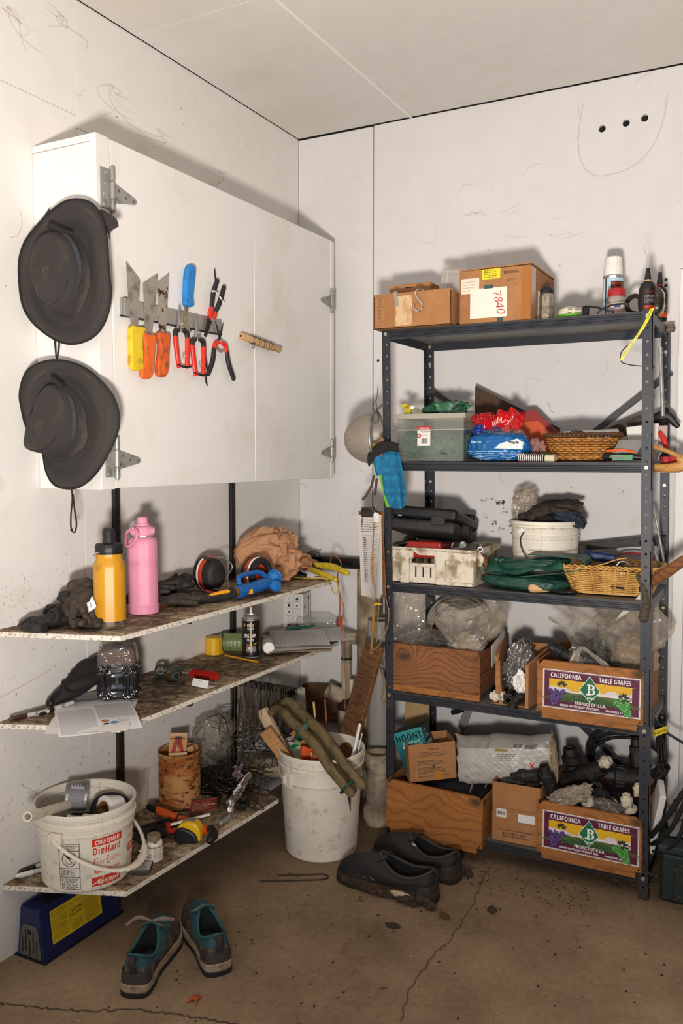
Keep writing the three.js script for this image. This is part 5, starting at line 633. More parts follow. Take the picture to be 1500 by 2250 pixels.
const trap = (label, p, r) => { const t = T('mouse_trap', label, 'mouse trap', p, r); P(t, 'trap_board', bx(0.058, 0.09, 0.006, 0.001), K.lightwood); decal(t, 'trap_print', 0.052, 0.06, print(200, 230, (g) => { g.fillStyle = '#b88a54'; g.fillRect(0, 0, 200, 230); g.fillStyle = '#a02018'; g.beginPath(); g.moveTo(60, 20); g.lineTo(140, 20); g.lineTo(185, 220); g.lineTo(130, 220); g.lineTo(112, 110); g.lineTo(90, 110); g.lineTo(70, 220); g.lineTo(15, 220); g.fill(); g.fillStyle = '#c89a62'; g.beginPath(); g.ellipse(100, 180, 24, 34, 0, 0, 7); g.fill(); }), [0, 0.004, 0.0033]); P(t, 'trap_bar', mg(tube([[-0.026, 0.026, 0.005], [0, 0.028, 0.008], [0.026, 0.026, 0.005]], 0.0009, 12, 5), tube([[0, 0.03, 0.006], [0.002, 0, 0.007], [0, -0.03, 0.005]], 0.0009, 12, 5), cyl(0.003, 0.02, [0, 0.03, 0.006], [0, 0, PI / 2])), K.wire); return t; };
trap('mouse trap printed with a red letter, standing upright in the rusty can', [0.088, Y3 + 0.2, 0.945], [-0.12, 0.72, 0]); trap('second mouse trap lower in the rusty can, in front of the lettered one', [0.104, Y3 + 0.142, 0.965], [-0.08, 0.72, 0.03]); trap('third mouse trap leaning at the right inside the rusty can', [0.1, Y3 + 0.14, 0.905], [0.1, 1.1, 0.2]);
M('zip_bag', 'small clear plastic bag hanging against the wall left of the rusty can', 'plastic bag', warp(sheet((u, v) => [0.012 + 0.006 * Math.sin(u * 7) * Math.sin(v * 5), 0.22 + v * 0.13, 1.0 + u * 0.05 + (1 - v) * 0.01], 10, 14, 0), (x, y, z) => [x + 0.004 * fbm(y * 40, z * 40, 1), y, z]), K.haze);
{ const t = T('pruning_saw', 'orange-handled pruning tool with black ends across the board', 'pruning saw', [0.235, Y3 + 0.022, 1.085], [0, -0.09, 0]); P(t, 'handle', sweep([[-0.13, 0.012, 0.0], [-0.05, 0.006, 0], [0.03, 0, 0.002], [0.1, 0, 0.012], [0.13, -0.002, 0.035]], [0.013, 0.0135, 0.0145, 0.015, 0.012], 40, 14, 0.9, 1, [0, 1, 0]), MAT(0xc2521c, 0.45)); P(t, 'grip_end', sweep([[0.1, 0.004, 0.006], [0.125, 0.002, 0.022], [0.138, 0, 0.05]], [0.0155, 0.0165, 0.013], 20, 12), K.black); P(t, 'ring', new THREE.TorusGeometry(0.0145, 0.003, 8, 24).rotateY(PI / 2).translate(-0.035, 0.005, 0), K.black); P(t, 'socket', sweep([[-0.13, 0.012, 0], [-0.165, 0.014, 0]], [0.013, 0.011], 10), K.black); }
{ const t = T('tape_measure', 'yellow and black tape measure at the board edge', 'tape measure', [0.285, Y3, 1.135], [0, 0.35, 0]); P(t, 'case', ext(smooth([[-0.036, 0.004], [0.034, 0.004], [0.037, 0.012], [0.034, 0.04], [0.02, 0.058], [-0.012, 0.06], [-0.034, 0.045], [-0.038, 0.02]], 40), 0.042, 0.006), MAT(0xe0b010, 0.4)); P(t, 'bumper', mg(ext(smooth([[-0.038, 0.001], [0.02, 0.001], [0.03, 0.004], [0.02, 0.03], [-0.016, 0.046], [-0.036, 0.04], [-0.041, 0.02]], 40), 0.05, 0.006)), K.black, [0, 0, 0.005]); P(t, 'belt_clip', bx(0.03, 0.003, 0.026, 0.001, [0.0, 0.0605, -0.004]), K.steel); P(t, 'tape_hook', bx(0.002, 0.014, 0.02, 0.0005, [0.038, 0.01, 0]), K.steel); }
{ const t = T('caulk_gun_rod', 'white rod with a red clip lying over the orange tool', 'rod', [0.262, Y3 + 0.048, 1.11], [0, 1.1, 0]); P(t, 'rod', bx(0.14, 0.006, 0.008, 0.001), K.white); P(t, 'red_clip', mg(bx(0.012, 0.024, 0.014, 0.002, [-0.07, -0.004, 0]), bx(0.05, 0.012, 0.012, 0.003, [-0.05, -0.016, 0.008])), K.darkred); }
M('red_packet', 'dark red printed packet leaning on the orange tool', 'packet', bx(0.085, 0.003, 0.06, 0.001), print(256, 180, (g) => { g.fillStyle = '#6e241c'; g.fillRect(0, 0, 256, 180); g.fillStyle = '#8e3a2c'; g.fillRect(0, 0, 256, 30); lines(g, 20, 50, 200, 7, 17, 6, '#b88a78'); text(g, 'CAUTION', 180, 100, 28, '#d8b8a0'); }), [0.222, Y3 + 0.04, 0.985], [0.3, 0.55, 0]);
{ const s = new THREE.Shape(); s.moveTo(-0.09, -0.055); s.lineTo(0.09, -0.055); s.lineTo(0.09, 0.055); s.lineTo(-0.09, 0.055); for (let i = 0; i < 4; i++) for (let j = 0; j < 3; j++) s.holes.push(new THREE.Path().absarc(-0.066 + i * 0.044, -0.034 + j * 0.034, 0.011, 0, 7, true)); M('rubber_mat', 'black perforated rubber mat under the rusty can', 'mat', tf(new THREE.ExtrudeGeometry(s, { depth: 0.006, bevelEnabled: false, curveSegments: 8 }), [0, 0.007, 0], [PI / 2, 0, 0]), K.rubber, [0.16, Y3, 1.13], [0, 1.2, 0]); }
{ const t = T('foil_tool', 'bolt wrapped in crumpled silver foil at the board edge', 'bolt', [0.31, Y3, 0.985], [0, 0, 0]); P(t, 'bolt_shank', cyl(0.009, 0.055, [0, 0.011, 0.01], [PI / 2, 0.1, 0]), K.zinc); P(t, 'foil_wrap', toCreasedNormals(warp(sweep([[0, 0.02, -0.02], [-0.01, 0.05, -0.05], [0, 0.09, -0.09], [0.01, 0.12, -0.12]], [0.012, 0.02, 0.018, 0.012], 40, 24, 1, 0.5), (x, y, z) => { const n = n3(x * 70, y * 70, z * 70) * 0.008; return [x + n, Math.max(0.001, y + n), z - n]; }), 0.3), MAT(0xd0cac4, 0.2, { metalness: 0.95 })); }
M('small_magnet', 'small black plastic block beside the foil-wrapped bolt', 'block', bx(0.035, 0.02, 0.025, 0.003), K.black, [0.29, Y3 + 0.01, 0.87], [0, 0.4, 0]);
{ const t = M('wire_heap', 'tangled heap of rusty wire staples on the lowest board', 'wire heap', (() => { const g = []; for (let i = 0; i < 70; i++) { const a = rnd(-0.5, 0.5), cx = rnd(0.06, 0.27), cz = rnd(0.72, 0.84), y = Y3 + 0.006 + rnd(0.1) * (1 - Math.abs(cx - 0.16) * 4), L = rnd(0.09, 0.15), w = rnd(0.01, 0.016), dx = Math.sin(a + 0.9), dz = Math.cos(a + 0.9), sl = rnd(-0.2, 0.25); const q = (s, k) => [Math.max(0.012, cx + dx * s + dz * k), Math.max(Y3 + 0.003, y + sl * s), cz + dz * s - dx * k]; g.push(tube([q(-L, -w), q(L * 0.9, -w), q(L, -w * 0.6), q(L, w * 0.6), q(L * 0.9, w), q(-L, w)], 0.0016, 22, 4)); } for (let i = 0; i < 34; i++) { const cx = rnd(0.05, 0.25), cz = rnd(0.5, 0.76), y = Y3 + rnd(0.02, 0.2), p = []; for (let k = 0; k < 5; k++) p.push([Math.max(0.012, cx + rnd(-0.09, 0.09)), Math.max(Y3 + 0.004, y + rnd(-0.06, 0.08)), cz + rnd(-0.1, 0.1)]); g.push(tube(p, 0.0015, 26, 4)); } return mg(g); })(), MAT(0x4a4038, 0.45, { metalness: 0.6 })); t.userData.kind = 'stuff'; }
M('clear_bag', 'crumpled clear plastic bag against the wall behind the wire heap', 'plastic bag', blob(0.05, 0.085, 0.1, 0.2, 2, 6, { detail: 26, ridge: 0.35, floor: -0.9 }), K.film, [0.075, Y3 + 0.16, 0.74]);
M('crumpled_film', 'small ball of clear film at the foot of the rusty can', 'plastic film', blob(0.03, 0.022, 0.035, 0.2, 2, 8, { detail: 16, ridge: 0.35, floor: -0.8 }), K.film, [0.18, Y3 + 0.02, 0.93]);
M('candy_wrapper', 'small printed wrapper stuck in the wire heap', 'wrapper', sheet((u, v) => [0.03 * (u - 0.5) + 0.006 * Math.sin(v * 9), 0.05 * (v - 0.5), 0.01 * Math.sin(u * 8 + v * 3)], 10, 10, 0.0006), print(96, 128, (g) => { g.fillStyle = '#6a5a66'; g.fillRect(0, 0, 96, 128); dirt(g, 96, 128, 60, ['#a8342c', '#d8c8a0', '#3a3450', '#e0e0e0'], 3, 10, 0.5, 1); }), [0.25, Y3 + 0.1, 0.83], [0, 0.6, 0.2]);
{ // staples hung on a bar below the middle board
  const t = T('hanging_rack', 'white-painted upright board carrying a bar for wire staples', 'rack'); P(t, 'post_board', bx(0.022, 0.235, 0.04, 0.002, [0.22, 0.37, 0.36], [0.1, 0, 0]), K.edge); P(t, 'bar', tf(cyl(0.012, 0.46, null, [PI / 2 - 0.33, 0, 0]), [0.2, 0.535, 0.56]), K.wire);
  const m = MAT(0x4c4238, 0.5, { metalness: 0.5 }), proto = (L, w, s) => tube([[-w, -L, 0.004], [-w * 1.1, -L * 0.5, -0.003], [-w, -0.008, 0], [-w * 0.6, 0.012, 0], [w * 0.6, 0.012, 0], [w, -0.008, 0], [w * 1.1, -L * 0.5, 0.004], [w * 0.9, -L * s, 0.006]], 0.0017, 40, 5);
  const ps = [0, 1, 2, 3].map((i) => proto(0.15 + i * 0.02, 0.014 + i * 0.002, [1, 0.8, 0.96, 0.7][i]));
  for (let i = 0; i < 42; i++) { const f = i / 41, z = mix(0.76, 0.37, f) + rnd(-0.004, 0.004), y = mix(0.602, 0.473, f); M('wire_staple', 'long rusty wire staple hung over the bar under the middle board', 'wire staple', ps[i % 4], m, [0.2 + rnd(-0.003, 0.003), y, z], [rnd(-0.12, 0.12), rnd(-0.5, 0.5), rnd(-0.06, 0.06)], 'wire staples hung over the bar'); }
}

// ---------- on the floor ----------
{ // electronic trap
  const t = T('rat_trap', 'dark blue electronic trap box with a yellow label under the lowest board', 'trap box', [0.062, 0, 1.555]); const bl = MAT(0x16204e, 0.4), dk = MAT(0x12131c, 0.6);
  const g = tf(ext([[-0.052, 0.004], [0.052, 0.004], [0.05, 0.012], [0.034, 0.142], [0.03, 0.148], [0.018, 0.142], [-0.018, 0.142], [-0.03, 0.148], [-0.036, 0.142], [-0.05, 0.012]], 0.3, 0.002), [0, 0, -0.15]); P(t, 'housing', g, bl);
  P(t, 'top_channel', bx(0.034, 0.004, 0.24, 0.001, [0, 0.1425, -0.16]), dk); P(t, 'base_flange', bx(0.116, 0.005, 0.31, 0.001, [0, 0.0025, -0.15]), dk);
  P(t, 'end_grille', ext([[-0.042, 0.008], [0.042, 0.008], [0.03, 0.09], [0.018, 0.098], [-0.018, 0.098], [-0.03, 0.09]], 0.003, 0.0008), MAT(0x5c584c, 0.7), [0, 0, 0.0015]);
  for (const [x, y, h] of [[-0.027, 0.04, 0.045], [-0.014, 0.055, 0.06], [0, 0.035, 0.045], [0.014, 0.052, 0.06], [0.027, 0.035, 0.045]]) P(t, 'vent_slot', bx(0.004, h, 0.002, 0.0005), K.gap, [x, y, 0.0028]); P(t, 'sensor_window', bx(0.012, 0.014, 0.002, 0.0005), K.gap, [0, 0.078, 0.0028]);
  const l = decal(t, 'trap_label', 0.19, 0.092, print(760, 368, (g) => { g.fillStyle = '#d8b818'; g.fillRect(0, 0, 760, 368); for (let i = 0; i < 4; i++) lines(g, 16, 20 + i * 84, 240, 6, 12, 5, '#5a4e18'); for (let i = 0; i < 5; i++) lines(g, 506, 20 + i * 68, 236, 5, 12, 5, '#5a4e18'); g.strokeStyle = '#2a2410'; g.lineWidth = 4; g.strokeRect(280, 50, 206, 210); text(g, 'VICTOR', 383, 130, 46, '#1c1810', { sx: 0.95 }); text(g, 'RAT ZAPPER', 383, 178, 38, '#1c1810', { sx: 0.76, skew: -0.15 }); lines(g, 296, 280, 170, 4, 16, 6, '#3a3214'); }), [0.0425, 0.082, -0.13], null); l.rotation.set(0, PI / 2, 0); l.rotateX(-0.13);
}
// a lace-up shoe: toe along +x, heel at -x; the upper is drawn between the sole's outline and the collar
const outline = smooth([[-0.14, 0], [-0.132, 0.03], [-0.1, 0.038], [-0.04, 0.036], [0.03, 0.045], [0.085, 0.05], [0.125, 0.038], [0.148, 0.006], [0.14, -0.028], [0.1, -0.046], [0.04, -0.045], [-0.03, -0.036], [-0.1, -0.038], [-0.132, -0.03]], 72);
function shoe(label, p, r, s, c) {
  const t = T('shoe', label, 'shoe', p, r); t.scale.setScalar(s); const N = 72;
  const col = (i) => { const a = Math.atan2(outline[i][1], outline[i][0] * 0.5), x = -0.054 + (c.open ?? 0.065) * Math.cos(a), z = (c.wide ?? 0.032) * Math.sin(a) * (1 - 0.15 * Math.cos(a)); return [x, 0.088 + 0.012 * Math.cos(2 * a) + 0.016 * (Math.cos(a) > 0 ? Math.cos(a) : 0) - 0.004, z]; };
  const at = (i, k) => { const o = outline[i % N], q = col(i % N), b = Math.pow(k, 0.8), e = Math.sin(k * PI) * 0.009; const L = Math.hypot(o[0], o[1]) || 1, fr = clamp((o[0] - 0.02) / 0.12); let y = mix(0.03, q[1], k < 1 ? Math.pow(k, mix(1, 0.62, fr)) : 1); const kk = mix(b, Math.pow(k, 1.5), fr); return [mix(o[0] * 0.97, q[0], mix(k, kk, 1)) + e * o[0] / L * 0.5, y, mix(o[1] * 0.95, q[2], kk) + e * Math.sign(o[1]) * 0.6 * (1 - fr)]; };
  const ring = (k0, k1, n, th = 0) => sheet((u, v) => { const f = v * N, i = Math.floor(f) % N, a = at(i, mix(k0, k1, u)), b = at(i + 1, mix(k0, k1, u)), w = f - Math.floor(f); return [mix(a[0], b[0], w), mix(a[1], b[1], w), mix(a[2], b[2], w)]; }, n, N, th);
  P(t, 'upper', ring(0, 0.62, 18), c.upper); P(t, 'collar', ring(0.6, 1, 10), c.collar);
  P(t, 'collar_lip', tube(Array.from({ length: 36 }, (_, i) => at(i * 2, 1)), 0.0045, 90, 8, true), c.lip);
  P(t, 'lining', sheet((u, v) => { const i = Math.floor(v * N) % N, q = col(i), k = u; return [mix(q[0] * 0.99, q[0] * 1.05 + 0.002, k), mix(q[1], 0.036, k), q[2] * mix(0.96, 0.86, k)]; }, 8, N), c.lining); P(t, 'insole', tf(ext(smooth(Array.from({ length: 24 }, (_, i) => { const q = col(i * 3); return [q[0], q[2] * 0.9]; }), 48), 0.004, 0.001), [0, 0.036, 0], [PI / 2, 0, 0]), c.lining);
  P(t, 'midsole', tf(ext(outline.map(([x, z]) => [x * 1.01, z * 1.02]), 0.022, 0.004), [0, 0.022, 0], [PI / 2, 0, 0]), c.mid); P(t, 'outsole', tf(ext(outline.map(([x, z]) => [x * 1.02, z * 1.03]), 0.012, 0.002), [0, 0.006, 0], [PI / 2, 0, 0]), c.sole);
  P(t, 'heel_counter', sheet((u, v) => { const f = mix(N * 0.86, N * 1.14, v) % N, i = Math.floor(f), a = at(i, 0.02 + u * 0.45); return [a[0] - 0.002, a[1], a[2] * 1.03]; }, 8, 20, 0.002), c.counter);
  P(t, 'tongue', sheet((u, v) => [mix(0.06, -0.005, u), mix(0.076, 0.118, u), (v - 0.5) * 0.044 * (1 + 0.2 * u) ].map((k, i) => i === 1 ? k - 0.03 * Math.pow(v - 0.5, 2) * 4 * 0.4 : k), 10, 10, 0.004), c.tongue);
  const ls = P(t, 'laces', mg([0, 1, 2, 3, 4].map((i) => { const x = 0.07 - i * 0.0165, y = 0.071 + i * 0.0098; return tube([[x, y - 0.006, -0.027], [x - 0.004, y + 0.005, 0], [x, y - 0.006, 0.027]], 0.0022, 14, 6); })), c.lace);
  if (c.bow) P(ls, 'bow', mg(sweep([[0.0, 0.117, 0], [0.0, 0.125, 0.03], [0.012, 0.118, 0.055]], [0.003, 0.006, 0.004], 16, 8, 1, 0.4), sweep([[0.0, 0.117, 0], [-0.005, 0.126, -0.035], [-0.02, 0.112, -0.06]], [0.003, 0.006, 0.004], 16, 8, 1, 0.4), sweep([[0, 0.117, 0], [0.02, 0.108, 0.03]], [0.002, 0.002], 8, 6)), c.lace);
  P(t, 'pull_tab', tube([[-0.124, 0.088, 0], [-0.138, 0.1, 0], [-0.143, 0.085, 0], [-0.136, 0.06, 0]], 0.0035, 20, 6), c.tab).scale.z = 2.4;
  return t;
}
const knit = MAT(0xffffff, 0.85, { map: weave(0x18343a, 0x3a626a, 60, 6), tile: 0.12 }), teal = { upper: MAT(0xffffff, 0.8, { map: dustTex(0x3a302a, 0x6a5c4c, 601, 5, 0.52, 3), tile: 0.12 }), collar: knit, lip: MAT(0x244e52, 0.9), lining: MAT(0x15201f, 0.95), mid: MAT(0xffffff, 0.75, { map: dustTex(0xa08c74, 0x6a5844, 611, 6), tile: 0.1 }), sole: MAT(0x1c1a1a, 0.85), counter: MAT(0x38302c, 0.6), tongue: MAT(0x24484e, 0.9), lace: MAT(0x7e6e60, 0.9), tab: MAT(0x322a2a, 0.85) };
shoe('dusty teal-collared sneaker with its lace tied in a bow, nearer the camera', [0.372, 0, 1.418], [0, 1.93, 0], 1.05, { ...teal, bow: true }); shoe('dusty teal-collared sneaker set at an angle, right of the bow-tied one', [0.448, 0, 1.282], [0, 2.47, 0], 1.06, teal);
const bk = MAT(0xffffff, 0.8, { map: dustTex(0x141312, 0x2c2722, 621, 5, 0.55, 3), tile: 0.15 }), muddy = { open: 0.074, wide: 0.036, upper: bk, collar: MAT(0x262423, 0.85), lip: MAT(0x35312d, 0.8), lining: MAT(0x0c0b0b, 0.95), mid: MAT(0xffffff, 0.95, { map: dustTex(0x34271c, 0x5c452e, 631, 8), tile: 0.1 }), sole: MAT(0x1a1613, 0.95), counter: MAT(0x2c2a28, 0.7), tongue: MAT(0x1a1918, 0.9), lace: MAT(0x37332f, 0.9), tab: MAT(0x1e1c1b, 0.9) };
const b1 = shoe('muddy black sneaker in front of the rack, caked with soil', [0.765, 0, 0.745], [0, 3.1, 0], 1.2, muddy), b2 = shoe('black sneaker behind the muddy one, partly under the rack', [0.79, 0, 0.57], [0, 2.95, 0], 1.15, muddy);
b1.scale.y = 1.02; b2.scale.y = 1.0;
for (const [b, n] of [[b1, 34], [b2, 12]]) { const g = []; for (let i = 0; i < n; i++) { const x = rnd(-0.15, 0.05); g.push(blob(rnd(0.008, 0.016), rnd(0.006, 0.012), rnd(0.006, 0.012), 0.4, 3, i, { detail: 3 }).translate(x, rnd(0.008, 0.03), b === b1 ? rnd(-0.052, -0.036) : 0.045)); } P(b, 'mud', mg(g), MAT(0x3e2e20, 0.95)).userData.kind = 'stuff'; }
P(b1, 'worn_patch', blob(0.034, 0.009, 0.006, 0.2, 3, 5, { detail: 8 }), MAT(0xb8a084, 0.9), [-0.06, 0.024, -0.046]);
for (const [x, r] of [[0.02, 0], [0.045, PI]]) P(b1, 'side_mark', ext([[-0.006, -0.008], [0.008, 0], [-0.006, 0.008]], 0.002, 0.0005), MAT(0x5a5652, 0.7), [x, 0.05, -0.051], [-0.5, PI, r]);
const emblem = ext([[-0.006, -0.006], [0.007, 0], [-0.006, 0.007]], 0.0015, 0.0004); P(b2, 'white_mark', emblem, K.white, [-0.012, 0.092, -0.03], [-0.4, PI, 0]);
M('wire_staple', 'bent wire staple lying on the concrete in front of the tall bucket', 'wire staple', tube([[0.4, 0.003, 0.9], [0.47, 0.003, 0.86], [0.578, 0.003, 0.79], [0.583, 0.003, 0.775], [0.565, 0.003, 0.762], [0.52, 0.003, 0.788], [0.43, 0.003, 0.84]].map(([x, y, z]) => [x - 0.02, y, z]), 0.0022, 60, 6), K.wire);
{ // tall bucket
  const B = [0.435, 0, 0.59], RB = 0.125, RT = 0.148, H = 0.365, t = T('tall_bucket', 'tall dirty white bucket with a split side, holding hoses and boards', 'bucket', B, [0, 2.4, 0]);
  const notch = pail(t, RB, RT, H, [[0.265, 0.004, 0.006], [0.315, 0.006, 0.005]]); 
  P(t, 'handle_lug', mg(bx(0.03, 0.05, 0.012, 0.003), bx(0.012, 0.03, 0.01, 0.002, [-0.016, 0, 0.004])), K.pailb, [Math.sin(-0.35 - 2.4) * 0.147, 0.278, Math.cos(-0.35 - 2.4) * 0.147], [0, -0.35 - 2.4, 0]);
  const a = 1.18 - 2.4; P(t, 'split', mg(tf(ext([[-0.012, 0.09], [0.016, 0.09], [0.013, 0.05], [0.006, -0.05], [0.003, -0.02]], 0.004, 0.0005), [0, 0, 0])), K.gap, [Math.sin(a) * 0.1455, 0.225, Math.cos(a) * 0.1455], [-0.06, a, 0]);
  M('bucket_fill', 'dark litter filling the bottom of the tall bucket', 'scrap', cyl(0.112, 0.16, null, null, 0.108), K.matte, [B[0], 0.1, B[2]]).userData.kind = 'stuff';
  const stick = (name, label, cat, pts, r, m, o) => M(name, label, cat, sweep(pts, r, 30, 12, ...(o ?? [])), m);
  const tb = (p0, p1, ro, ri) => { const a2 = V(...p0), b = V(...p1), d = b.clone().sub(a2), q = new THREE.Quaternion().setFromUnitVectors(V(0, 1, 0), d.clone().normalize()); return lathe([[ri, 0], [ro, 0], [ro, d.length()], [ri, d.length()], [ri, 0]], 32).applyQuaternion(q).translate(...p0); };
  const ct = T('mailing_tube', 'cardboard mailing tube leaning out of the tall bucket at the left', 'tube'); P(ct, 'tube_wall', tb([0.42, 0.19, 0.66], [0.21, 0.468, 0.62], 0.0225, 0.0195), MAT(0xc4a888, 0.85)); P(ct, 'tube_wall', tb([0.43, 0.178, 0.655], [0.262, 0.396, 0.626], 0.0235, 0.02), MAT(0x6b5238, 0.85)); 
  { const q = T('wood_batten', 'flat wooden batten leaning in the tall bucket beside the tube', 'batten', [0.338, 0.315, 0.655], [0, 0.5, 0.62]); P(q, 'batten', bx(0.045, 0.27, 0.018, 0.002), MAT(0xffffff, 0.85, { map: grain(0xb48452, 0x94683c, 641, 20), tile: 0.3 })); }
  M('card_offcut', 'small brown offcut behind the wooden batten', 'offcut', bx(0.06, 0.12, 0.006, 0.001), K.card, [0.375, 0.37, 0.585], [0, 0.4, 0.7]);
  const olive = MAT(0xffffff, 0.85, { map: dustTex(0x6c5c3c, 0x4a3c26, 651, 5), tile: 0.15 }), hose = (label, dx, dy, dz) => stick('foam_hose', label, 'hose', [[0.235, 0.45, 0.6], [0.275, 0.485, 0.605], [0.35, 0.455, 0.63], [0.47, 0.408, 0.68], [0.55, 0.345, 0.71], [0.625, 0.282, 0.715]].map((p) => [p[0] + dx, p[1] + dy, p[2] + dz]), [0.013, 0.018, 0.018, 0.018, 0.015], olive);
  hose('olive foam hose uppermost of the three bundled in the tall bucket', 0.03, 0.024, -0.004); hose('olive foam hose in front of the bundle in the tall bucket', 0.0, 0.0, 0.018); hose('olive foam hose at the back of the bundle in the tall bucket', -0.012, -0.004, -0.018);
  const gt = T('green_tie', 'green printed tie tape wound round the olive hoses', 'tie tape', [0.4, 0.437, 0.655], [0, 0.3, -0.42]); P(gt, 'tape_band', sheet((u, v) => { const a3 = v * 2 * PI; return [u * 0.018 - 0.009 + 0.006 * Math.sin(a3 * 2), 0.042 * Math.sin(a3), 0.034 * Math.cos(a3)]; }, 4, 40, 0.0008), print(512, 64, (g) => { g.fillStyle = '#164a30'; g.fillRect(0, 0, 512, 64); for (let i = 0; i < 4; i++) text(g, 'ORGANICALLY GROWN', 64 + i * 128, 32, 26, '#e0ece4', { sx: 0.44 }); })); P(gt, 'tape_tail', sheet((u, v) => [(u - 0.5) * 0.016 + 0.006 * Math.sin(v * 6), -0.03 - v * 0.04, 0.035 + 0.006 * Math.sin(v * 5)], 4, 12, 0.0006), K.green);
  P(T('green_tie', 'dark green tie tape near the lower end of the olive hoses', 'tie tape', [0.607, 0.297, 0.722], [0, 0, -0.7]), 'tape_band', new THREE.TorusGeometry(0.032, 0.003, 6, 30).rotateY(PI / 2).scale(1.6, 1, 0.9), MAT(0x10402a, 0.5));
  { const f = T('marking_flag', 'orange marking flag on a bamboo stick in the tall bucket', 'flag', [0.44, 0.2, 0.6]); P(f, 'stake', tb([0, 0, 0], [-0.03, 0.32, 0.0], 0.004, 0.001), K.lightwood); P(f, 'flag_cloth', sheet((u, v) => [u * 0.07 - 0.055 + 0.01 * Math.sin(v * 4), 0.17 - v * 0.09 + 0.01 * Math.sin(u * 6), 0.05 + 0.014 * Math.sin(u * 7 + v * 3)], 14, 10, 0.0008), MAT(0xd8541a, 0.75)); }
  M('orange_board', 'orange plastic strip standing in the tall bucket', 'strip', bx(0.022, 0.17, 0.004, 0.001), MAT(0xc84a18, 0.6), [0.468, 0.28, 0.665], [0, 0.5, 0.1]);
  stick('bamboo_stake', 'thin bamboo stake standing in front of the orange flag', 'stake', [[0.47, 0.1, 0.63], [0.455, 0.25, 0.65], [0.435, 0.36, 0.66]], [0.004, 0.0045, 0.004], K.lightwood); stick('bamboo_stake', 'tall thin stake with an orange tip behind the hoses', 'stake', [[0.45, 0.2, 0.55], [0.4, 0.5, 0.5]], [0.003, 0.003], MAT(0x8a4a22, 0.7));
  stick('plastic_rod', 'white plastic rod leaning at the right in the tall bucket', 'rod', [[0.5, 0.15, 0.6], [0.525, 0.33, 0.52], [0.54, 0.43, 0.5]], [0.0065, 0.0065, 0.006], K.white); stick('plastic_strap', 'folded white strap beside the white rod', 'strap', [[0.53, 0.2, 0.55], [0.545, 0.36, 0.51], [0.55, 0.4, 0.5]], [0.006, 0.007, 0.004], K.trim, [1, 0.4]); stick('bamboo_stake', 'short bamboo stake at the right rim of the tall bucket', 'stake', [[0.54, 0.2, 0.55], [0.565, 0.345, 0.51]], [0.0045, 0.004], K.lightwood); stick('bamboo_stake', 'dark twig leaning at the back of the tall bucket', 'stake', [[0.46, 0.15, 0.5], [0.44, 0.46, 0.4]], [0.004, 0.003], K.darkwood);
  { const q = T('leaning_plank', 'dark weathered plank leaning from the tall bucket against the rack', 'plank', [0.477, 0.42, 0.42], [-0.26, -0.2, -0.2]); P(q, 'plank', bx(0.078, 0.56, 0.02, 0.003), K.darkwood); P(q, 'lit_edge', bx(0.003, 0.555, 0.0195, 0.001, [0.039, 0, 0]), K.wood); }  // lighter wood strip along one side paints the lit edge
}
// pipes in the corner
const pipeG = (ro, ri, h) => lathe([[ri, 0], [ro, 0], [ro, h], [ri, h], [ri, 0]], 40);
{ const t = T('drain_pipe', 'stained white drain pipe with an open branch rising in the corner', 'pipe', [0.278, 0, 0.1]); P(t, 'riser', pipeG(0.02, 0.017, 0.66), K.pipe); P(t, 'lower_sleeve', pipeG(0.033, 0.021, 0.36), K.pipe); P(t, 'rubber_coupling', pipeG(0.036, 0.02, 0.05).translate(0, 0.345, 0), K.rubber); P(t, 'branch', tf(pipeG(0.03, 0.025, 0.085), [0, 0.39, 0.0], [0.9, 0, 0.75]), K.pipe); P(t, 'elbow', mg(tf(pipeG(0.024, 0.019, 0.06), [-0.01, 0.64, 0], [0, 0, -PI / 2]), cyl(0.0245, 0.05, [0, 0.64, 0])), K.pipe); P(t, 'clamp', pipeG(0.0215, 0.019, 0.01).translate(0, 0.55, 0), K.rubber); }
M('corner_column', 'thick stained beige standpipe rising behind the clipboard', 'pipe', mg(pipeG(0.052, 0.046, 0.925)), MAT(0xffffff, 0.75, { map: dustTex(0xa8987c, 0x6e5c42, 661, 5, 0.42, 4), tile: 0.4 }), [0.372, 0, 0.075]);
M('grey_pipe', 'smooth pale grey pipe standing behind the left rack post', 'pipe', pipeG(0.046, 0.042, 0.74), MAT(0x9c9890, 0.35), [0.455, 0, 0.16]); M('slim_pipe', 'thin white printed pipe beside the drain pipe', 'pipe', pipeG(0.009, 0.007, 0.48), K.pvc, [0.318, 0, 0.13]);
{ const t = T('pipe_section', 'short open grey pipe section standing left of the rack post', 'pipe', [0.523, 0, 0.315]); P(t, 'pipe_wall', pipeG(0.044, 0.039, 0.27), K.pipe); P(t, 'bell_end', pipeG(0.05, 0.044, 0.06).translate(0, 0.012, 0), K.pipe); P(t, 'bell_end', mg(pipeG(0.05, 0.044, 0.06).translate(0, 0.205, 0), pipeG(0.0525, 0.044, 0.008).translate(0, 0.262, 0)), K.pipe); const rb = []; for (let i = 0; i < 26; i++) { const a = i / 26 * 2 * PI; rb.push(bx(0.003, 0.045, 0.003, 0.0006, [Math.sin(a) * 0.0502, 0.04, Math.cos(a) * 0.0502])); } P(t, 'ribs', mg(rb), K.pipe).userData.kind = 'stuff'; }
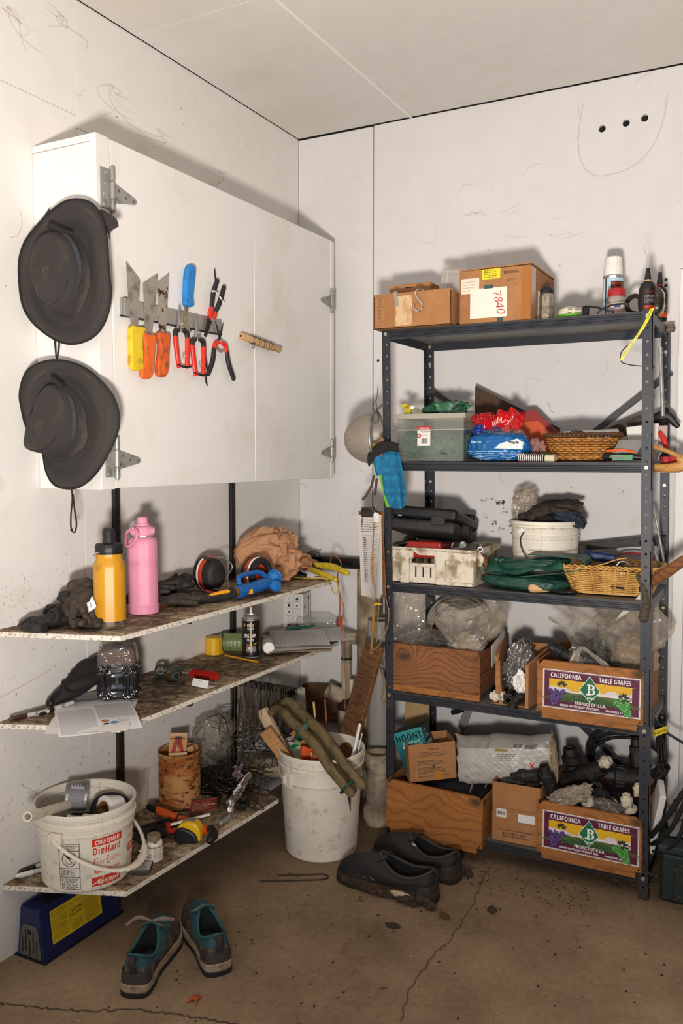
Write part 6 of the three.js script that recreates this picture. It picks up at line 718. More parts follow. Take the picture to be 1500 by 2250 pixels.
M('corner_board', 'dark scrap board lying in the corner under the boards', 'board', bx(0.22, 0.16, 0.02, 0.002), K.darkwood, [0.16, 0.34, 0.05], [-0.06, 0, 0.1]); M('floor_pipe', 'pale pipe lying in the corner at the end of the lowest board', 'pipe', tf(pipeG(0.035, 0.03, 0.42), [0, 0, 0], [0, 0, PI / 2]), K.pipe, [0.45, 0.195, 0.3], [0, 0.5, 0]); M('pipe_support', 'dark block holding up the pale pipe in the corner', 'block', bx(0.1, 0.16, 0.1, 0.004), K.matte, [0.3, 0.08, 0.2]);
// litter
{ const lf = sheet((u, v) => [(u - 0.5) * 0.03 * Math.sin(v * PI), 0.003 + 0.003 * Math.sin(u * 3), (v - 0.5) * 0.05], 6, 8, 0.0006); M('dry_leaf', 'brown dry leaf at the heel of the muddy black sneaker', 'leaf', lf, MAT(0x5a3a1e, 0.9), [0.985, 0, 0.82], [0, 0.9, 0]); M('dry_leaf', 'dark leaf flat on the concrete in front of the black sneakers', 'leaf', lf, MAT(0x2e2822, 0.9), [0.87, 0, 0.94], [0, 1.6, 0]); M('dry_leaf', 'small dark leaf beside the crack in the concrete', 'leaf', lf, MAT(0x3a3028, 0.9), [1.1, 0, 0.72], [0, 0.4, 0]);
  const g = []; for (let i = 0; i < 9; i++) g.push(sweep([[0, 0.003, 0], [rnd(-0.012, 0.012), 0.007, rnd(-0.012, 0.012)], [rnd(-0.02, 0.02), 0.003, rnd(-0.02, 0.02)]], [0.002, 0.003, 0.001], 8, 5)); M('dry_blossom', 'orange scrap of dry blossom near the sneakers', 'plant scrap', mg(g), MAT(0xa8502a, 0.9), [0.57, 0, 1.49]);
  const m = MAT(0x2c241c, 0.95), pb = []; for (let i = 0; i < 150; i++) { const x = rnd(0.35, 1.9), z = rnd(0.5, 1.9); pb.push(blob(rnd(0.001, 0.004), rnd(0.001, 0.003), rnd(0.001, 0.005), 0.4, 2, i, { detail: 1 }).translate(x, 0.001, z)); } for (let i = 0; i < 120; i++) pb.push(blob(rnd(0.001, 0.0035), rnd(0.001, 0.002), rnd(0.001, 0.0035), 0.4, 2, i, { detail: 1 }).translate(rnd(0.9, 1.35), 0.001, rnd(0.42, 0.6))); M('floor_grit', 'scattered dark grit and crumbs on the concrete', 'grit', mg(pb), m).userData.kind = 'stuff';
  const st = []; for (let i = 0; i < 26; i++) { const x = rnd(0.4, 1.8), z = rnd(0.6, 1.8), a = rnd(7), l = rnd(0.01, 0.035); st.push(tube([[x, 0.002, z], [x + Math.cos(a) * l, 0.003, z + Math.sin(a) * l]], 0.0007, 3, 4)); } M('straw_bits', 'thin bits of straw strewn on the concrete', 'straw', mg(st), MAT(0xb8a078, 0.9)).userData.kind = 'stuff'; }

// ---------- rack, top shelf ----------
const box5 = (t, n, w, h, d, th, m, front = h) => { for (const [nm, g] of [[n, bx(w, front, th, 0.001, [0, front / 2, d / 2 - th / 2])], [n, bx(w, h, th, 0.001, [0, h / 2, -d / 2 + th / 2])], [n, bx(th, h, d, 0.001, [-w / 2 + th / 2, h / 2, 0])], [n, bx(th, h, d, 0.001, [w / 2 - th / 2, h / 2, 0])], [n + '_floor', bx(w, th, d, 0.001, [0, th / 2, 0])]]) P(t, nm, g, m); };
const L1 = 1.811, L2 = 1.3585, L3 = 0.9345, L4 = 0.5495, L5 = 0.0845;
const hand = (lns, sz, c, w, h, bg, lh, x) => print(w, h, (g) => { g.fillStyle = bg; g.fillRect(0, 0, w, h); lns.forEach((s, i) => text(g, s, x ?? w / 2, 30 + i * lh, sz, c, { style: 'italic', rot: -0.05 })); }, 0.9);
{ const t = T('open_box', 'low open cardboard box with handwriting and a tape patch, left on the top shelf', 'cardboard box', [0.712, L1, 0.325]); box5(t, 'carton_wall', 0.282, 0.112, 0.27, 0.004, K.card, 0.118);
  decal(t, 'handwriting', 0.036, 0.09, print(128, 320, (g) => { g.fillStyle = '#a67448'; g.fillRect(0, 0, 128, 320); ['BVC', 'IVC.', '12 TH', 'IVC.', 'IVC.', 'IVC.', '1 ITH'].forEach((s, i) => text(g, s, 62, 24 + i * 44, 38, '#1a1410', { style: 'italic', rot: -0.06, sx: 0.85 })); }, 0.9), [-0.116, 0.061, 0.1356]);
  decal(t, 'tape_patch', 0.062, 0.1, MAT(0xffffff, 0.6, { map: dustTex(0xcfae84, 0xb0885a, 701, 4) }), [-0.028, 0.057, 0.1358]);
  P(t, 'side_flap', bx(0.003, 0.1, 0.24, 0.001), K.card, [0.136, 0.06, 0], [0, 0, -0.1]); }
M('s_hook', 'silver hook shaped like an S hanging on the front of the open box', 'hook', tube([[0.012, 0.016, -0.016], [0.004, 0.022, -0.006], [-0.008, 0.018, 0.004], [-0.006, 0.0, 0.006], [0.01, -0.02, 0.006], [0.012, -0.036, 0.006], [0, -0.044, 0.006], [-0.012, -0.036, 0.007], [-0.013, -0.022, 0.008]].map(([x, y, z]) => [x * 1.1, y * 1.1, z]), 0.0032, 60, 10), K.chrome, [0.742, 1.908, 0.466]);
{ const t = T('metal_clip', 'bent steel strap clip hooked over the front of the open box', 'clip', [0.657, 1.928, 0.464]); P(t, 'strap', bx(0.012, 0.048, 0.002, 0.0006, [0, -0.02, 0], [0, 0, 0.14]), K.steel); P(t, 'hook_bend', bx(0.012, 0.002, 0.012, 0.0006, [-0.003, 0.004, -0.005]), K.steel); }
{ const t = T('small_box', 'small brown carton with printed lines standing inside the open box', 'cardboard box', [0.655, 1.815, 0.3]); P(t, 'carton', bx(0.155, 0.165, 0.09, 0.002, [0, 0.083, 0]), K.card); decal(t, 'print', 0.13, 0.034, print(260, 68, (g) => { g.fillStyle = '#a67448'; g.fillRect(0, 0, 260, 68); lines(g, 100, 10, 80, 1, 10, 8, '#33261a'); lines(g, 10, 40, 230, 2, 12, 6, '#33261a'); }, 0.9), [0, 0.142, 0.0456]); }
{ const t = T('clear_box', 'clear plastic box with a yellow sticker leaning in the open box', 'plastic box', [0.795, 1.82, 0.29], [0.05, -0.25, -0.12]); P(t, 'shell', bx(0.09, 0.2, 0.07, 0.006, [0, 0.1, 0]), MAT(0xf2eee8, 0.2, { transmission: 0.75, thickness: 0 })); P(t, 'ridge', mg(bx(0.004, 0.19, 0.074, 0.001, [-0.015, 0.1, 0]), bx(0.094, 0.006, 0.074, 0.002, [0, 0.19, 0])), MAT(0xf2eee8, 0.25, { transmission: 0.6, thickness: 0 })); decal(t, 'sticker', 0.03, 0.07, print(64, 128, (g) => { g.fillStyle = '#e6c81c'; g.fillRect(0, 0, 64, 128); lines(g, 8, 20, 48, 6, 16, 4, '#333'); }), [0.0452, 0.12, 0.02], [0, PI / 2, 0]); }
{ const t = T('labelled_box', 'large brown cardboard box with white labels and red handwriting on the top shelf', 'cardboard box', [0.988, L1, 0.272], [0, 0, 0]); const w = 0.241, h = 0.176, d = 0.295;
  P(t, 'carton', bx(w, h, d, 0.004, [0, h / 2, 0]), K.card); P(t, 'top_flap', mg(bx(w * 0.5, 0.004, d, 0.001, [-w / 4, h + 0.003, 0], [0, 0, 0.03]), bx(w * 0.5, 0.004, d, 0.001, [w / 4, h + 0.004, 0], [0, 0, 0.02])), K.card);
  const z = d / 2; decal(t, 'white_label', 0.125, 0.096, print(384, 290, (g) => { g.fillStyle = '#e6dfd0'; g.fillRect(0, 0, 384, 290); g.strokeStyle = '#cfc6b4'; for (let i = 0; i < 6; i++) g.strokeRect(20, 20 + i * 44, 330, 44); text(g, '7840', 300, 140, 110, '#b8232c', { rot: 1.35, style: 'italic' }); }), [-0.02, 0.066, z + 0.0006]); decal(t, 'white_label', 0.062, 0.05, print(128, 96, (g) => { g.fillStyle = '#ddd2bc'; g.fillRect(0, 0, 128, 96); lines(g, 14, 20, 90, 4, 18, 4, '#a89a84'); }), [-0.083, 0.125, z + 0.0005]);
  decal(t, 'yellow_label', 0.062, 0.032, print(192, 96, (g) => { g.fillStyle = '#e8d020'; g.fillRect(0, 0, 192, 96); lines(g, 20, 12, 150, 5, 16, 6, '#3a3410'); }), [-0.012, 0.158, z + 0.0008]); decal(t, 'handwriting', 0.062, 0.044, print(192, 136, (g) => { g.fillStyle = '#a67448'; g.fillRect(0, 0, 192, 136); text(g, 'TDIGHOSE', 96, 30, 36, '#1a1410', { sx: 0.9 }); text(g, '12/13', 90, 104, 34, '#1a1410', { style: 'italic' }); }, 0.9), [0.055, 0.146, z + 0.0005]);
  P(t, 'packing_tape', mg(bx(0.001, h * 0.96, 0.05, 0, [w / 2 + 0.0006, h / 2, z - 0.027]), bx(0.03, h * 0.96, 0.001, 0, [w / 2 - 0.016, h / 2, z + 0.0004])), MAT(0xa86a34, 0.18, { clearcoat: 0.6 })); decal(t, 'side_paper', 0.1, 0.1, K.paper, [w / 2 + 0.0012, 0.056, 0.02], [0, PI / 2, 0]); const tm = MAT(0x2e4a4c, 0.5); P(t, 'tape_mark', bx(0.03, 0.012, 0.0006, 0, [-0.02, 0.118, z + 0.0004]), tm); P(t, 'tape_mark', bx(0.02, 0.012, 0.0006, 0, [0.02, 0.01, z + 0.0004]), tm); }
{ const t = T('steel_bottle', 'small dented steel bottle with a dark screw cap on the top shelf', 'bottle', [1.15, L1, 0.38]); P(t, 'bottle_body', lathe([[0.0001, 0], [0.021, 0], [0.0235, 0.003], [0.0235, 0.078], [0.0215, 0.084], [0.0001, 0.085]], 36), MAT(0xffffff, 0.35, { metalness: 0.85, map: dustTex(0xb0a698, 0x77695a, 711, 6), tile: 0.08 })); P(t, 'bottle_cap', lathe([[0.0001, 0.107], [0.012, 0.107], [0.0205, 0.1], [0.022, 0.097], [0.022, 0.084], [0.0001, 0.084]], 32), K.darkmetal); P(t, 'cap_loop', new THREE.TorusGeometry(0.006, 0.0018, 8, 20).translate(0, 0.112, 0), K.darkmetal); }
{ const t = T('tape_dispenser', 'low round white and green tape roll case on the top shelf', 'tape roll', [1.222, L1, 0.36]); P(t, 'case_top', lathe([[0.0001, 0.042], [0.02, 0.041], [0.036, 0.032], [0.044, 0.012], [0.0001, 0.012]], 40), print(256, 128, (g) => { g.fillStyle = '#d8d0b8'; g.fillRect(0, 0, 256, 128); lines(g, 0, 20, 256, 5, 18, 6, '#7a7464'); g.fillStyle = '#4a4c3a'; g.fillRect(40, 80, 80, 20); })); P(t, 'case_base', lathe([[0.0001, 0.014], [0.046, 0.014], [0.0475, 0.01], [0.045, 0.001], [0.0001, 0]], 40), MAT(0x5aa028, 0.4)); }
{ const t = T('safety_glasses', 'black safety glasses lying folded open at the shelf edge', 'glasses', [1.335, L1, 0.39]); P(t, 'frame', tube([[-0.065, 0.01, 0.01], [-0.066, 0.03, 0.01], [-0.03, 0.028, 0.018], [0.0, 0.018, 0.02], [0.03, 0.008, 0.012]], 0.0032, 40, 8), K.black); P(t, 'temple_arm', tube([[0.065, 0.034, 0.0], [0.02, 0.03, 0.012], [-0.01, 0.016, 0.02], [-0.02, 0.006, 0.02]], 0.003, 40, 8), K.black); P(t, 'lens', sheet((u, v) => [-0.066 + u * 0.02, 0.004 + v * 0.024, 0.012 + 0.006 * Math.sin(u * 3)], 6, 6, 0.0016), MAT(0x22201e, 0.15)); P(t, 'temple_arm', bx(0.012, 0.012, 0.004, 0.002), K.black, [0.064, 0.03, 0]); }
{ const t = T('spray_can', 'tall spray can with a white cap and pale blue label on the top shelf', 'spray can', [1.322, L1, 0.2], [0, 0.1, 0]); P(t, 'can_body', lathe([[0.0001, 0], [0.031, 0], [0.0325, 0.003], [0.0325, 0.15], [0.0335, 0.152], [0.0335, 0.155], [0.03, 0.158], [0.0001, 0.158]], 44), K.steel); P(t, 'can_print', wrapLabel(0.0328, 0.145, 0.1, 6.28, 48), print(512, 384, (g) => { g.fillStyle = '#b4cbd8'; g.fillRect(0, 0, 512, 384); g.fillStyle = '#20282e'; g.fillRect(186, 0, 12, 384); g.fillStyle = '#d8e2e6'; g.fillRect(160, 0, 20, 384); g.fillStyle = '#1c1a1c'; g.fillRect(238, 30, 130, 76); text(g, 'INDUSTRIAL', 310, 52, 30, '#d8432a', { sx: 0.72 }); text(g, 'CHOICE', 314, 84, 32, '#d8432a', { sx: 0.9 }); lines(g, 256, 126, 90, 2, 14, 6, '#22303a'); lines(g, 240, 250, 120, 6, 16, 5, '#3a5468'); g.fillStyle = '#2a6a9a'; g.fillRect(200, 170, 200, 60); }, 0.35), [0, 0.0755, 0]); P(t, 'can_cap', lathe([[0.0001, 0.218], [0.024, 0.218], [0.0265, 0.215], [0.0285, 0.19], [0.03, 0.188], [0.0315, 0.158], [0.0001, 0.158]], 44), K.white); }
{ const t = T('spice_jar', 'small clear jar with a red lid in front of the tall spray can', 'jar', [1.354, L1, 0.31]); P(t, 'jar_body', lathe([[0.0001, 0.001], [0.025, 0.001], [0.027, 0.004], [0.027, 0.064], [0.0255, 0.07], [0.0001, 0.07]], 36), MAT(0xe4d0c4, 0.2, { transmission: 0.6, thickness: 0 })); P(t, 'jar_fill', cyl(0.0245, 0.03, [0, 0.018, 0]), MAT(0xa89a8a, 0.9)); P(t, 'jar_label', wrapLabel(0.0273, 0.04, 0.4, 2), print(160, 96, (g) => { g.fillStyle = '#c8b8b0'; g.fillRect(0, 0, 160, 96); g.fillStyle = '#3a4a78'; g.fillRect(40, 30, 60, 26); lines(g, 12, 66, 120, 3, 9, 4, '#a03a34'); }), [0, 0.036, 0]); P(t, 'jar_lid', lathe([[0.0001, 0.094], [0.026, 0.094], [0.028, 0.091], [0.0282, 0.07], [0.0001, 0.07]], 36), MAT(0xa81f24, 0.4)); }
const glueBottle = (label, p, h, o) => { const t = T('glue_bottle', label, 'bottle', p, [0, 0.2, 0]); P(t, 'bottle_body', warp(lathe([[0.0001, 0], [0.023, 0], [0.025, 0.004], [0.025, h * 0.55], [0.02, h * 0.66], [0.011, h * 0.72], [0.0001, h * 0.72]], 40), (x, y, z) => [x, y, z * 0.75]), K.black); P(t, 'neck_band', cyl(0.0105, 0.006, [0, h * 0.735, 0]), o); P(t, 'nozzle', lathe([[0.0001, h], [0.0055, h], [0.0062, h * 0.95], [0.0105, h * 0.74], [0.0001, h * 0.74]], 24), K.black); P(t, 'bottle_label', warp(wrapLabel(0.0254, h * 0.5, 0.25, 2.2), (x, y, z) => [x, y, z * 0.76]), print(160, 220, (g) => { g.fillStyle = '#171414'; g.fillRect(0, 0, 160, 220); lines(g, 30, 70, 100, 6, 13, 5, '#8a8078'); text(g, 'GLUE', 80, 34, 40, '#5a2418', { skew: -0.2 }); g.fillStyle = '#d04a28'; g.fillRect(30, 168, 110, 40); text(g, '8 FL OZ', 84, 188, 26, '#2a1410'); }, 0.35), [0, h * 0.29, 0]); return t; };
glueBottle('black glue bottle with a pointed nozzle beside the shelf corner, yellow tape below it', [1.458, L1, 0.38], 0.135, K.lightwood); { const b = glueBottle('black glue bottle with an orange collar behind the corner post', [1.468, L1, 0.2], 0.155, K.orange); const rb = [0, 1, 2, 3, 4].map((i) => new THREE.TorusGeometry(0.02, 0.0016, 6, 20, 2.4).rotateZ(-0.2).rotateX(1.2).scale(1, 1, 0.8).translate(0, 0.012 + i * 0.008, 0.006)); P(b, 'grip_ribs', mg(rb), K.orange); }
M('thin_wire', 'thin pale wire standing up from the glue bottle nozzle', 'wire', tube([[1.452, 1.945, 0.38], [1.452, 1.975, 0.37], [1.445, 2.0, 0.36], [1.438, 2.02, 0.35]], 0.0009, 20, 5), MAT(0xb8a88c, 0.7));
{ const t = T('oil_jug', 'dark olive oil jug with a big loop handle behind the glue bottle', 'jug', [1.455, L1, 0.31]); P(t, 'jug_body', warp(blob(0.04, 0.045, 0.028, 0.06, 2, 3, { detail: 16, pw: 0.7 }), (x, y, z) => [x, y, z]), MAT(0x2c2a16, 0.2, { clearcoat: 0.7 }), [0.005, 0.045, 0]); P(t, 'loop_handle', tube([[-0.025, 0.008, 0.01], [-0.06, 0.02, 0.012], [-0.066, 0.05, 0.012], [-0.045, 0.066, 0.012], [-0.02, 0.056, 0.01]], 0.0075, 40, 12), K.matte); }
{ const t = T('yellow_tape', 'strip of yellow printed tie tape hanging from the top right rack corner', 'tie tape'); const g = sheet((u, v) => [mix(1.482, 1.402, u) + 0.006 * Math.sin(u * 5) + (v - 0.5) * 0.013, mix(1.815, 1.666, u) + (v - 0.5) * 0.006, 0.4485 + 0.004 * Math.sin(u * 4)], 40, 3, 0.0004), uv = g.attributes.uv; for (let i = 0; i < uv.count; i++) uv.setXY(i, 1 - uv.getX(i), uv.getY(i)); P(t, 'tape_strip', g, print(1024, 96, (c) => { c.fillStyle = '#e6d428'; c.fillRect(0, 0, 1024, 96); text(c, 'Organically Grown', 330, 50, 66, '#2a2608', { sx: 0.82 }); text(c, 'Organ', 900, 50, 66, '#2a2608'); text(c, 'ORG', 690, 30, 26, '#5a5420'); text(c, 'REG 1234', 700, 64, 24, '#5a5420'); }, 0.5)); }
M('black_wire_loop', 'thin black wire loop behind the yellow tape strip', 'wire', tube([[1.41, 1.715, 0.42], [1.39, 1.69, 0.42], [1.392, 1.665, 0.42], [1.415, 1.655, 0.42], [1.455, 1.648, 0.42], [1.49, 1.645, 0.425]], 0.0018, 40, 6), K.black);
M('steel_tube_light', 'slim silver tube hanging behind the right front rack post', 'tube', tf(pipeG(0.006, 0.004, 0.21), [0, 0, 0], [0, 0, 0.06]), K.zinc, [1.508, 1.5, 0.36]); M('dust_clump', 'dusty cobweb clump at the back right rack corner', 'dust', mg([0, 1, 2, 3, 4, 5].map((i) => blob(0.012, 0.009, 0.01, 0.5, 3, i, { detail: 5 }).translate(rnd(-0.02, 0.02), rnd(-0.01, 0.01), rnd(-0.03, 0.03)))), MAT(0x7a6a58, 1), [1.475, 1.8, 0.08]).userData.kind = 'stuff';

// ---------- rack, second shelf ----------
const meshTex = tex(64, 64, (u, v) => { const a = (u * 8 % 1 < 0.45 || v * 8 % 1 < 0.45) ? 255 : 0; return [a, a, a]; }, false);
{ const t = T('sieve', 'round wire mesh sieve hung on the left front rack post', 'sieve', [0.577, 1.44, 0.44], [0, 0.15, 0.06]); const pr = []; for (let i = 0; i <= 14; i++) { const a = i / 14 * PI / 2; pr.push([Math.max(0.0001, 0.092 * Math.sin(a)), 0.12 * Math.cos(a)]); } const g = tf(lathe(pr, 60, 2), [0, 0, 0], [0, 0, PI / 2]), uv = g.attributes.uv; for (let i = 0; i < uv.count; i++) uv.setXY(i, uv.getX(i) * 18, uv.getY(i) * 8); P(t, 'mesh_bowl', g, MAT(0xa4988a, 0.5, { metalness: 0.4, alphaMap: meshTex, transparent: true, side: THREE.DoubleSide })); P(t, 'rim', mg(new THREE.TorusGeometry(0.093, 0.0042, 8, 60).rotateY(PI / 2)), K.zinc); P(t, 'handle_loop', tube([[0, 0.09, 0], [0.012, 0.105, 0], [0.03, 0.115, 0], [0.045, 0.11, 0]], 0.004, 20, 8), MAT(0x5e5248, 0.7)); }
M('twist_wire', 'thin dark wire twisted down the left front rack post', 'wire', tube([[0.585, 1.62, 0.452], [0.578, 1.57, 0.452], [0.566, 1.55, 0.452], [0.572, 1.53, 0.452], [0.562, 1.51, 0.452], [0.575, 1.49, 0.452], [0.588, 1.5, 0.452], [0.582, 1.53, 0.452], [0.578, 1.57, 0.452]], 0.0012, 80, 5), K.wire);
M('yellow_tie', 'scrap of yellow tie tape on the left front rack post', 'tie tape', blob(0.012, 0.014, 0.006, 0.3, 3, 2, { detail: 8, ridge: 0.4 }), MAT(0xd8c020, 0.5), [0.575, 1.405, 0.456]);
{ const t = T('cooling_towel', 'blue mesh towel with a black band and green lining knotted to the rack post', 'towel', [0.612, 1.4, 0.465]); const bl = MAT(0xffffff, 0.85, { map: weave(0x0a567a, 0x14769c, 64, 7), tile: 0.07 });
  P(t, 'blue_mesh', sheet((u, v) => { const w = mix(0.05, 0.085, Math.sin(Math.min(1, u * 1.5) * 1.57)) * (1 - 0.25 * Math.max(0, u - 0.8) / 0.2), x = 0.042 + u * 0.026 + (v - 0.5) * w; return [x, 0.012 - u * 0.215 + 0.012 * (1 - u) * Math.sin(v * PI) - 0.012 * Math.pow(v * 2 - 1, 2) * -u, 0.022 + 0.016 * Math.sin(v * 7.5 + 0.6) * (0.35 + 0.65 * u) + 0.01 * Math.sin(u * PI)]; }, 36, 36, 0.003), bl);
  P(t, 'blue_fold', sheet((u, v) => [-0.02 + v * 0.05 + u * 0.014, -0.03 - u * 0.062 + 0.012 * v, 0.04 + 0.012 * Math.sin(v * 4 + 0.4)], 14, 14, 0.003), bl);
  P(t, 'green_lining', sheet((u, v) => [-0.012 + u * 0.028 + v * 0.04, -0.08 - u * 0.118, 0.012 + 0.006 * Math.sin(v * 6)], 16, 10, 0.003), MAT(0xffffff, 0.85, { map: weave(0x5ca018, 0x86c82c, 64, 8), tile: 0.07 }));
  P(t, 'black_band', sheet((u, v) => [mix(-0.034, 0.072, v) + u * 0.004 - 0.008 * Math.sin(v * PI), mix(-0.012, 0.02, Math.sin(v * 1.7)) + 0.012 * Math.sin(v * PI) - u * mix(0.05, 0.03, v), 0.046 + 0.014 * Math.sin(u * 2.4 + 0.3) - 0.02 * v * v], 14, 20, 0.003), MAT(0x15120f, 0.85)); P(t, 'cord_knot', mg(tube([[0.0, 0.04, 0.02], [0.012, 0.032, 0.03], [0.006, 0.02, 0.03], [-0.006, 0.014, 0.02]], 0.0045, 20, 8), blob(0.011, 0.011, 0.01, 0.3, 3, 3, { detail: 6 }).translate(0.004, 0.03, 0.024)), MAT(0x8a6a4c, 0.85)); }
{ const t = T('storage_tub', 'clear plastic storage tub filled with green ties', 'storage tub', [0.76, L2, 0.28]); const cm = MAT(0xf2f4f0, 0.1, { transmission: 0.95, thickness: 0 }); box5(t, 'tub_wall', 0.244, 0.16, 0.25, 0.003, cm); P(t, 'tub_rim', mg(bx(0.258, 0.018, 0.006, 0.002, [0, 0.155, 0.127]), bx(0.258, 0.018, 0.006, 0.002, [0, 0.155, -0.127]), bx(0.006, 0.018, 0.256, 0.002, [-0.126, 0.155, 0]), bx(0.006, 0.018, 0.256, 0.002, [0.126, 0.155, 0]), bx(0.25, 0.004, 0.004, 0.001, [0, 0.108, 0.1265])), MAT(0xcfc8b8, 0.35, { transmission: 0.45, thickness: 0 }));
  decal(t, 'tub_label', 0.048, 0.068, print(144, 204, (g) => { g.fillStyle = '#e2dcd4'; g.fillRect(0, 0, 144, 204); g.fillStyle = '#b8242a'; g.fillRect(0, 0, 144, 34); g.beginPath(); g.arc(18, 98, 24, 0, 7); g.fill(); text(g, 'Rubbermaid', 76, 22, 22, '#f0e8e0', { sx: 0.85 }); text(g, 'Clear Impressions', 86, 54, 16, '#444', { sx: 0.8 }); text(g, 'S', 18, 98, 34, '#f0e8e0'); lines(g, 50, 68, 80, 3, 12, 4, '#999'); bars(g, 46, 126, 70, 56); }), [-0.022, 0.087, 0.1263]); }
M('green_ties', 'mass of dull green plant ties filling the clear storage tub', 'plant ties', toCreasedNormals(blob(0.118, 0.05, 0.12, 0.06, 4, 4, { detail: 40, ridge: 0.12, pw: 0.35 }), 0.3), MAT(0xffffff, 0.7, { map: dustTex(0x4c6a58, 0x24402f, 721, 12), tile: 0.12 }), [0.76, L2 + 0.058, 0.28]).userData.kind = 'stuff';
{ const t = T('green_tie_bundle', 'bundle of dark green folded tie tapes lying on the clear tub', 'tie tape', [0.775, L2 + 0.168, 0.34]); for (let i = 0; i < 15; i++) { const a = mix(-0.7, 0.9, i / 14), L = 0.04 + 0.012 * hash(i, 2, 1); P(t, 'tape_loop', sheet((u, v) => [(v - 0.5) * 0.012 + Math.sin(a) * L * Math.sin(u * PI), L * Math.cos(a) * Math.sin(u * PI) * (0.75 + 0.25 * u), (u - 0.5) * 0.024], 12, 2, 0.0006), i % 3 ? K.green : MAT(0x123c26, 0.45), [0.012 * (i - 7) * 0.5 + 0.03, 0, (hash(i, 5, 5) - 0.5) * 0.02], [0, hash(i, 1, 9) * 0.8, 0]); } P(t, 'tape_roll', blob(0.035, 0.016, 0.022, 0.15, 3, 3, { detail: 12, ridge: 0.2 }), MAT(0x1c4a34, 0.5), [-0.035, 0.012, 0]); P(t, 'tape_tail', blob(0.022, 0.016, 0.014, 0.3, 3, 7, { detail: 10, ridge: 0.5 }), MAT(0x16402a, 0.5), [0.085, 0.002, 0.05]); }
{ const t = T('yellow_tie_bundle', 'small bundle of yellow tie tape on the left edge of the clear tub', 'tie tape', [0.66, L2 + 0.168, 0.36]); const ym = MAT(0xd8c41c, 0.45); for (let i = 0; i < 7; i++) P(t, 'tape_loop', sheet((u, v) => [(v - 0.5) * 0.011 + (i - 3) * 0.01 * u, 0.036 * Math.sin(u * 2.6) * (0.6 + 0.4 * hash(i, 3, 1)), (u - 0.5) * 0.03], 10, 2, 0.0006), ym, [0, -0.004, 0], [0, i * 0.9, (i - 3) * 0.16]); P(t, 'tape_tail', sheet((u, v) => [u * 0.06, 0.004 + 0.006 * Math.sin(u * 4), (v - 0.5) * 0.012], 10, 2, 0.0008), ym, [0.0, 0.0, 0.01]); P(t, 'white_knot', blob(0.01, 0.008, 0.008, 0.3, 3, 1, { detail: 6 }), K.white, [0.014, 0.02, 0]); }
{ const t = T('brown_board', 'brown hardboard sheet with a sloping top edge leaning on the back wall', 'board', [0, 0, 0]); P(t, 'board', ext([[0.815, 1.36], [1.13, 1.36], [1.13, 1.475], [0.815, 1.635]], 0.006, 0.001), MAT(0xffffff, 0.8, { map: dustTex(0x4a3020, 0x36221a, 731, 4), tile: 0.3 }), [0, 0, 0.1]); }
{ const t = T('orange_folder', 'orange and red plastic board standing behind the seed bag', 'board', [0, 0, 0]); P(t, 'board', ext([[0.95, 1.36], [1.15, 1.36], [1.15, 1.44], [1.05, 1.535], [0.95, 1.535]], 0.008, 0.001), MAT(0xc04a16, 0.5), [0, -0.005, 0.14]); P(t, 'red_band', ext([[0.955, 1.5], [1.065, 1.505], [1.155, 1.42], [1.155, 1.445], [1.052, 1.545], [0.955, 1.54]], 0.01, 0.001), MAT(0x8e1a12, 0.5), [0, -0.005, 0.14]); }
{ const t = T('seed_bag', 'half-full blue and red plastic bag with white print on the second shelf', 'bag', [0.99, L2, 0.345]); const bagp = print(512, 256, (g) => { g.fillStyle = '#0f5a98'; g.fillRect(0, 0, 512, 256); for (let k = 0; k < 2; k++) lines(g, 40 + k * 120, 150, 90, 5, 15, 4, '#9ac0dc'); g.save(); g.translate(246, 100); text(g, 'B&B', -40, 0, 24, '#b8d4e8'); g.fillStyle = '#d8dcda'; g.beginPath(); g.moveTo(20, 10); g.lineTo(70, -26); g.lineTo(96, 16); g.lineTo(84, 40); g.lineTo(10, 34); g.fill(); dirt(g, 1, 1, 1, ['#555'], 1, 1, 1, 1); g.fillStyle = '#555'; g.beginPath(); g.ellipse(56, 6, 18, 10, 0.4, 0, 7); g.fill(); g.restore(); lines(g, 190, 150, 140, 6, 14, 4, '#b8d4e8'); }, 0.3);
  P(t, 'blue_lower', blob(0.105, 0.05, 0.07, 0.07, 2, 2, { detail: 30, ridge: 0.1, pw: 0.72, floor: -0.95 }), bagp, [0, 0.049, 0], [0, 0, 0]); P(t, 'clear_window', blob(0.075, 0.03, 0.05, 0.12, 3, 4, { detail: 22, ridge: 0.2 }), K.film, [0.005, 0.09, 0]); P(t, 'blue_side', blob(0.045, 0.035, 0.04, 0.2, 2, 9, { detail: 20, ridge: 0.3 }), MAT(0x1a3a86, 0.3), [-0.05, 0.105, -0.01]);
  P(t, 'red_top', toCreasedNormals(sheet((u, v) => { const k = n3(u * 5, v * 4, 2) * 0.014 + 0.012 * Math.sin(u * 16 + v * 3); return [mix(-0.03, 0.09, u) - 0.02 * (1 - v), 0.095 + v * 0.065 + 0.012 * Math.sin(u * 3) + k * 0.5, 0.04 + k - v * 0.02]; }, 40, 24, 0.0008), 0.5), print(512, 256, (g) => { g.fillStyle = '#c0181c'; g.fillRect(0, 0, 512, 256); g.save(); g.translate(240, 140); g.rotate(0); text(g, 'VANTIO', 0, 0, 100, '#e8d8d4', { style: 'italic', sx: 0.95 }); g.restore(); lines(g, 300, 220, 150, 1, 10, 8, '#4a0c10'); }, 0.22)); P(t, 'red_side', blob(0.04, 0.02, 0.03, 0.3, 3, 12, { detail: 16, ridge: 0.5 }), MAT(0xb01c20, 0.25), [-0.055, 0.142, 0]); }
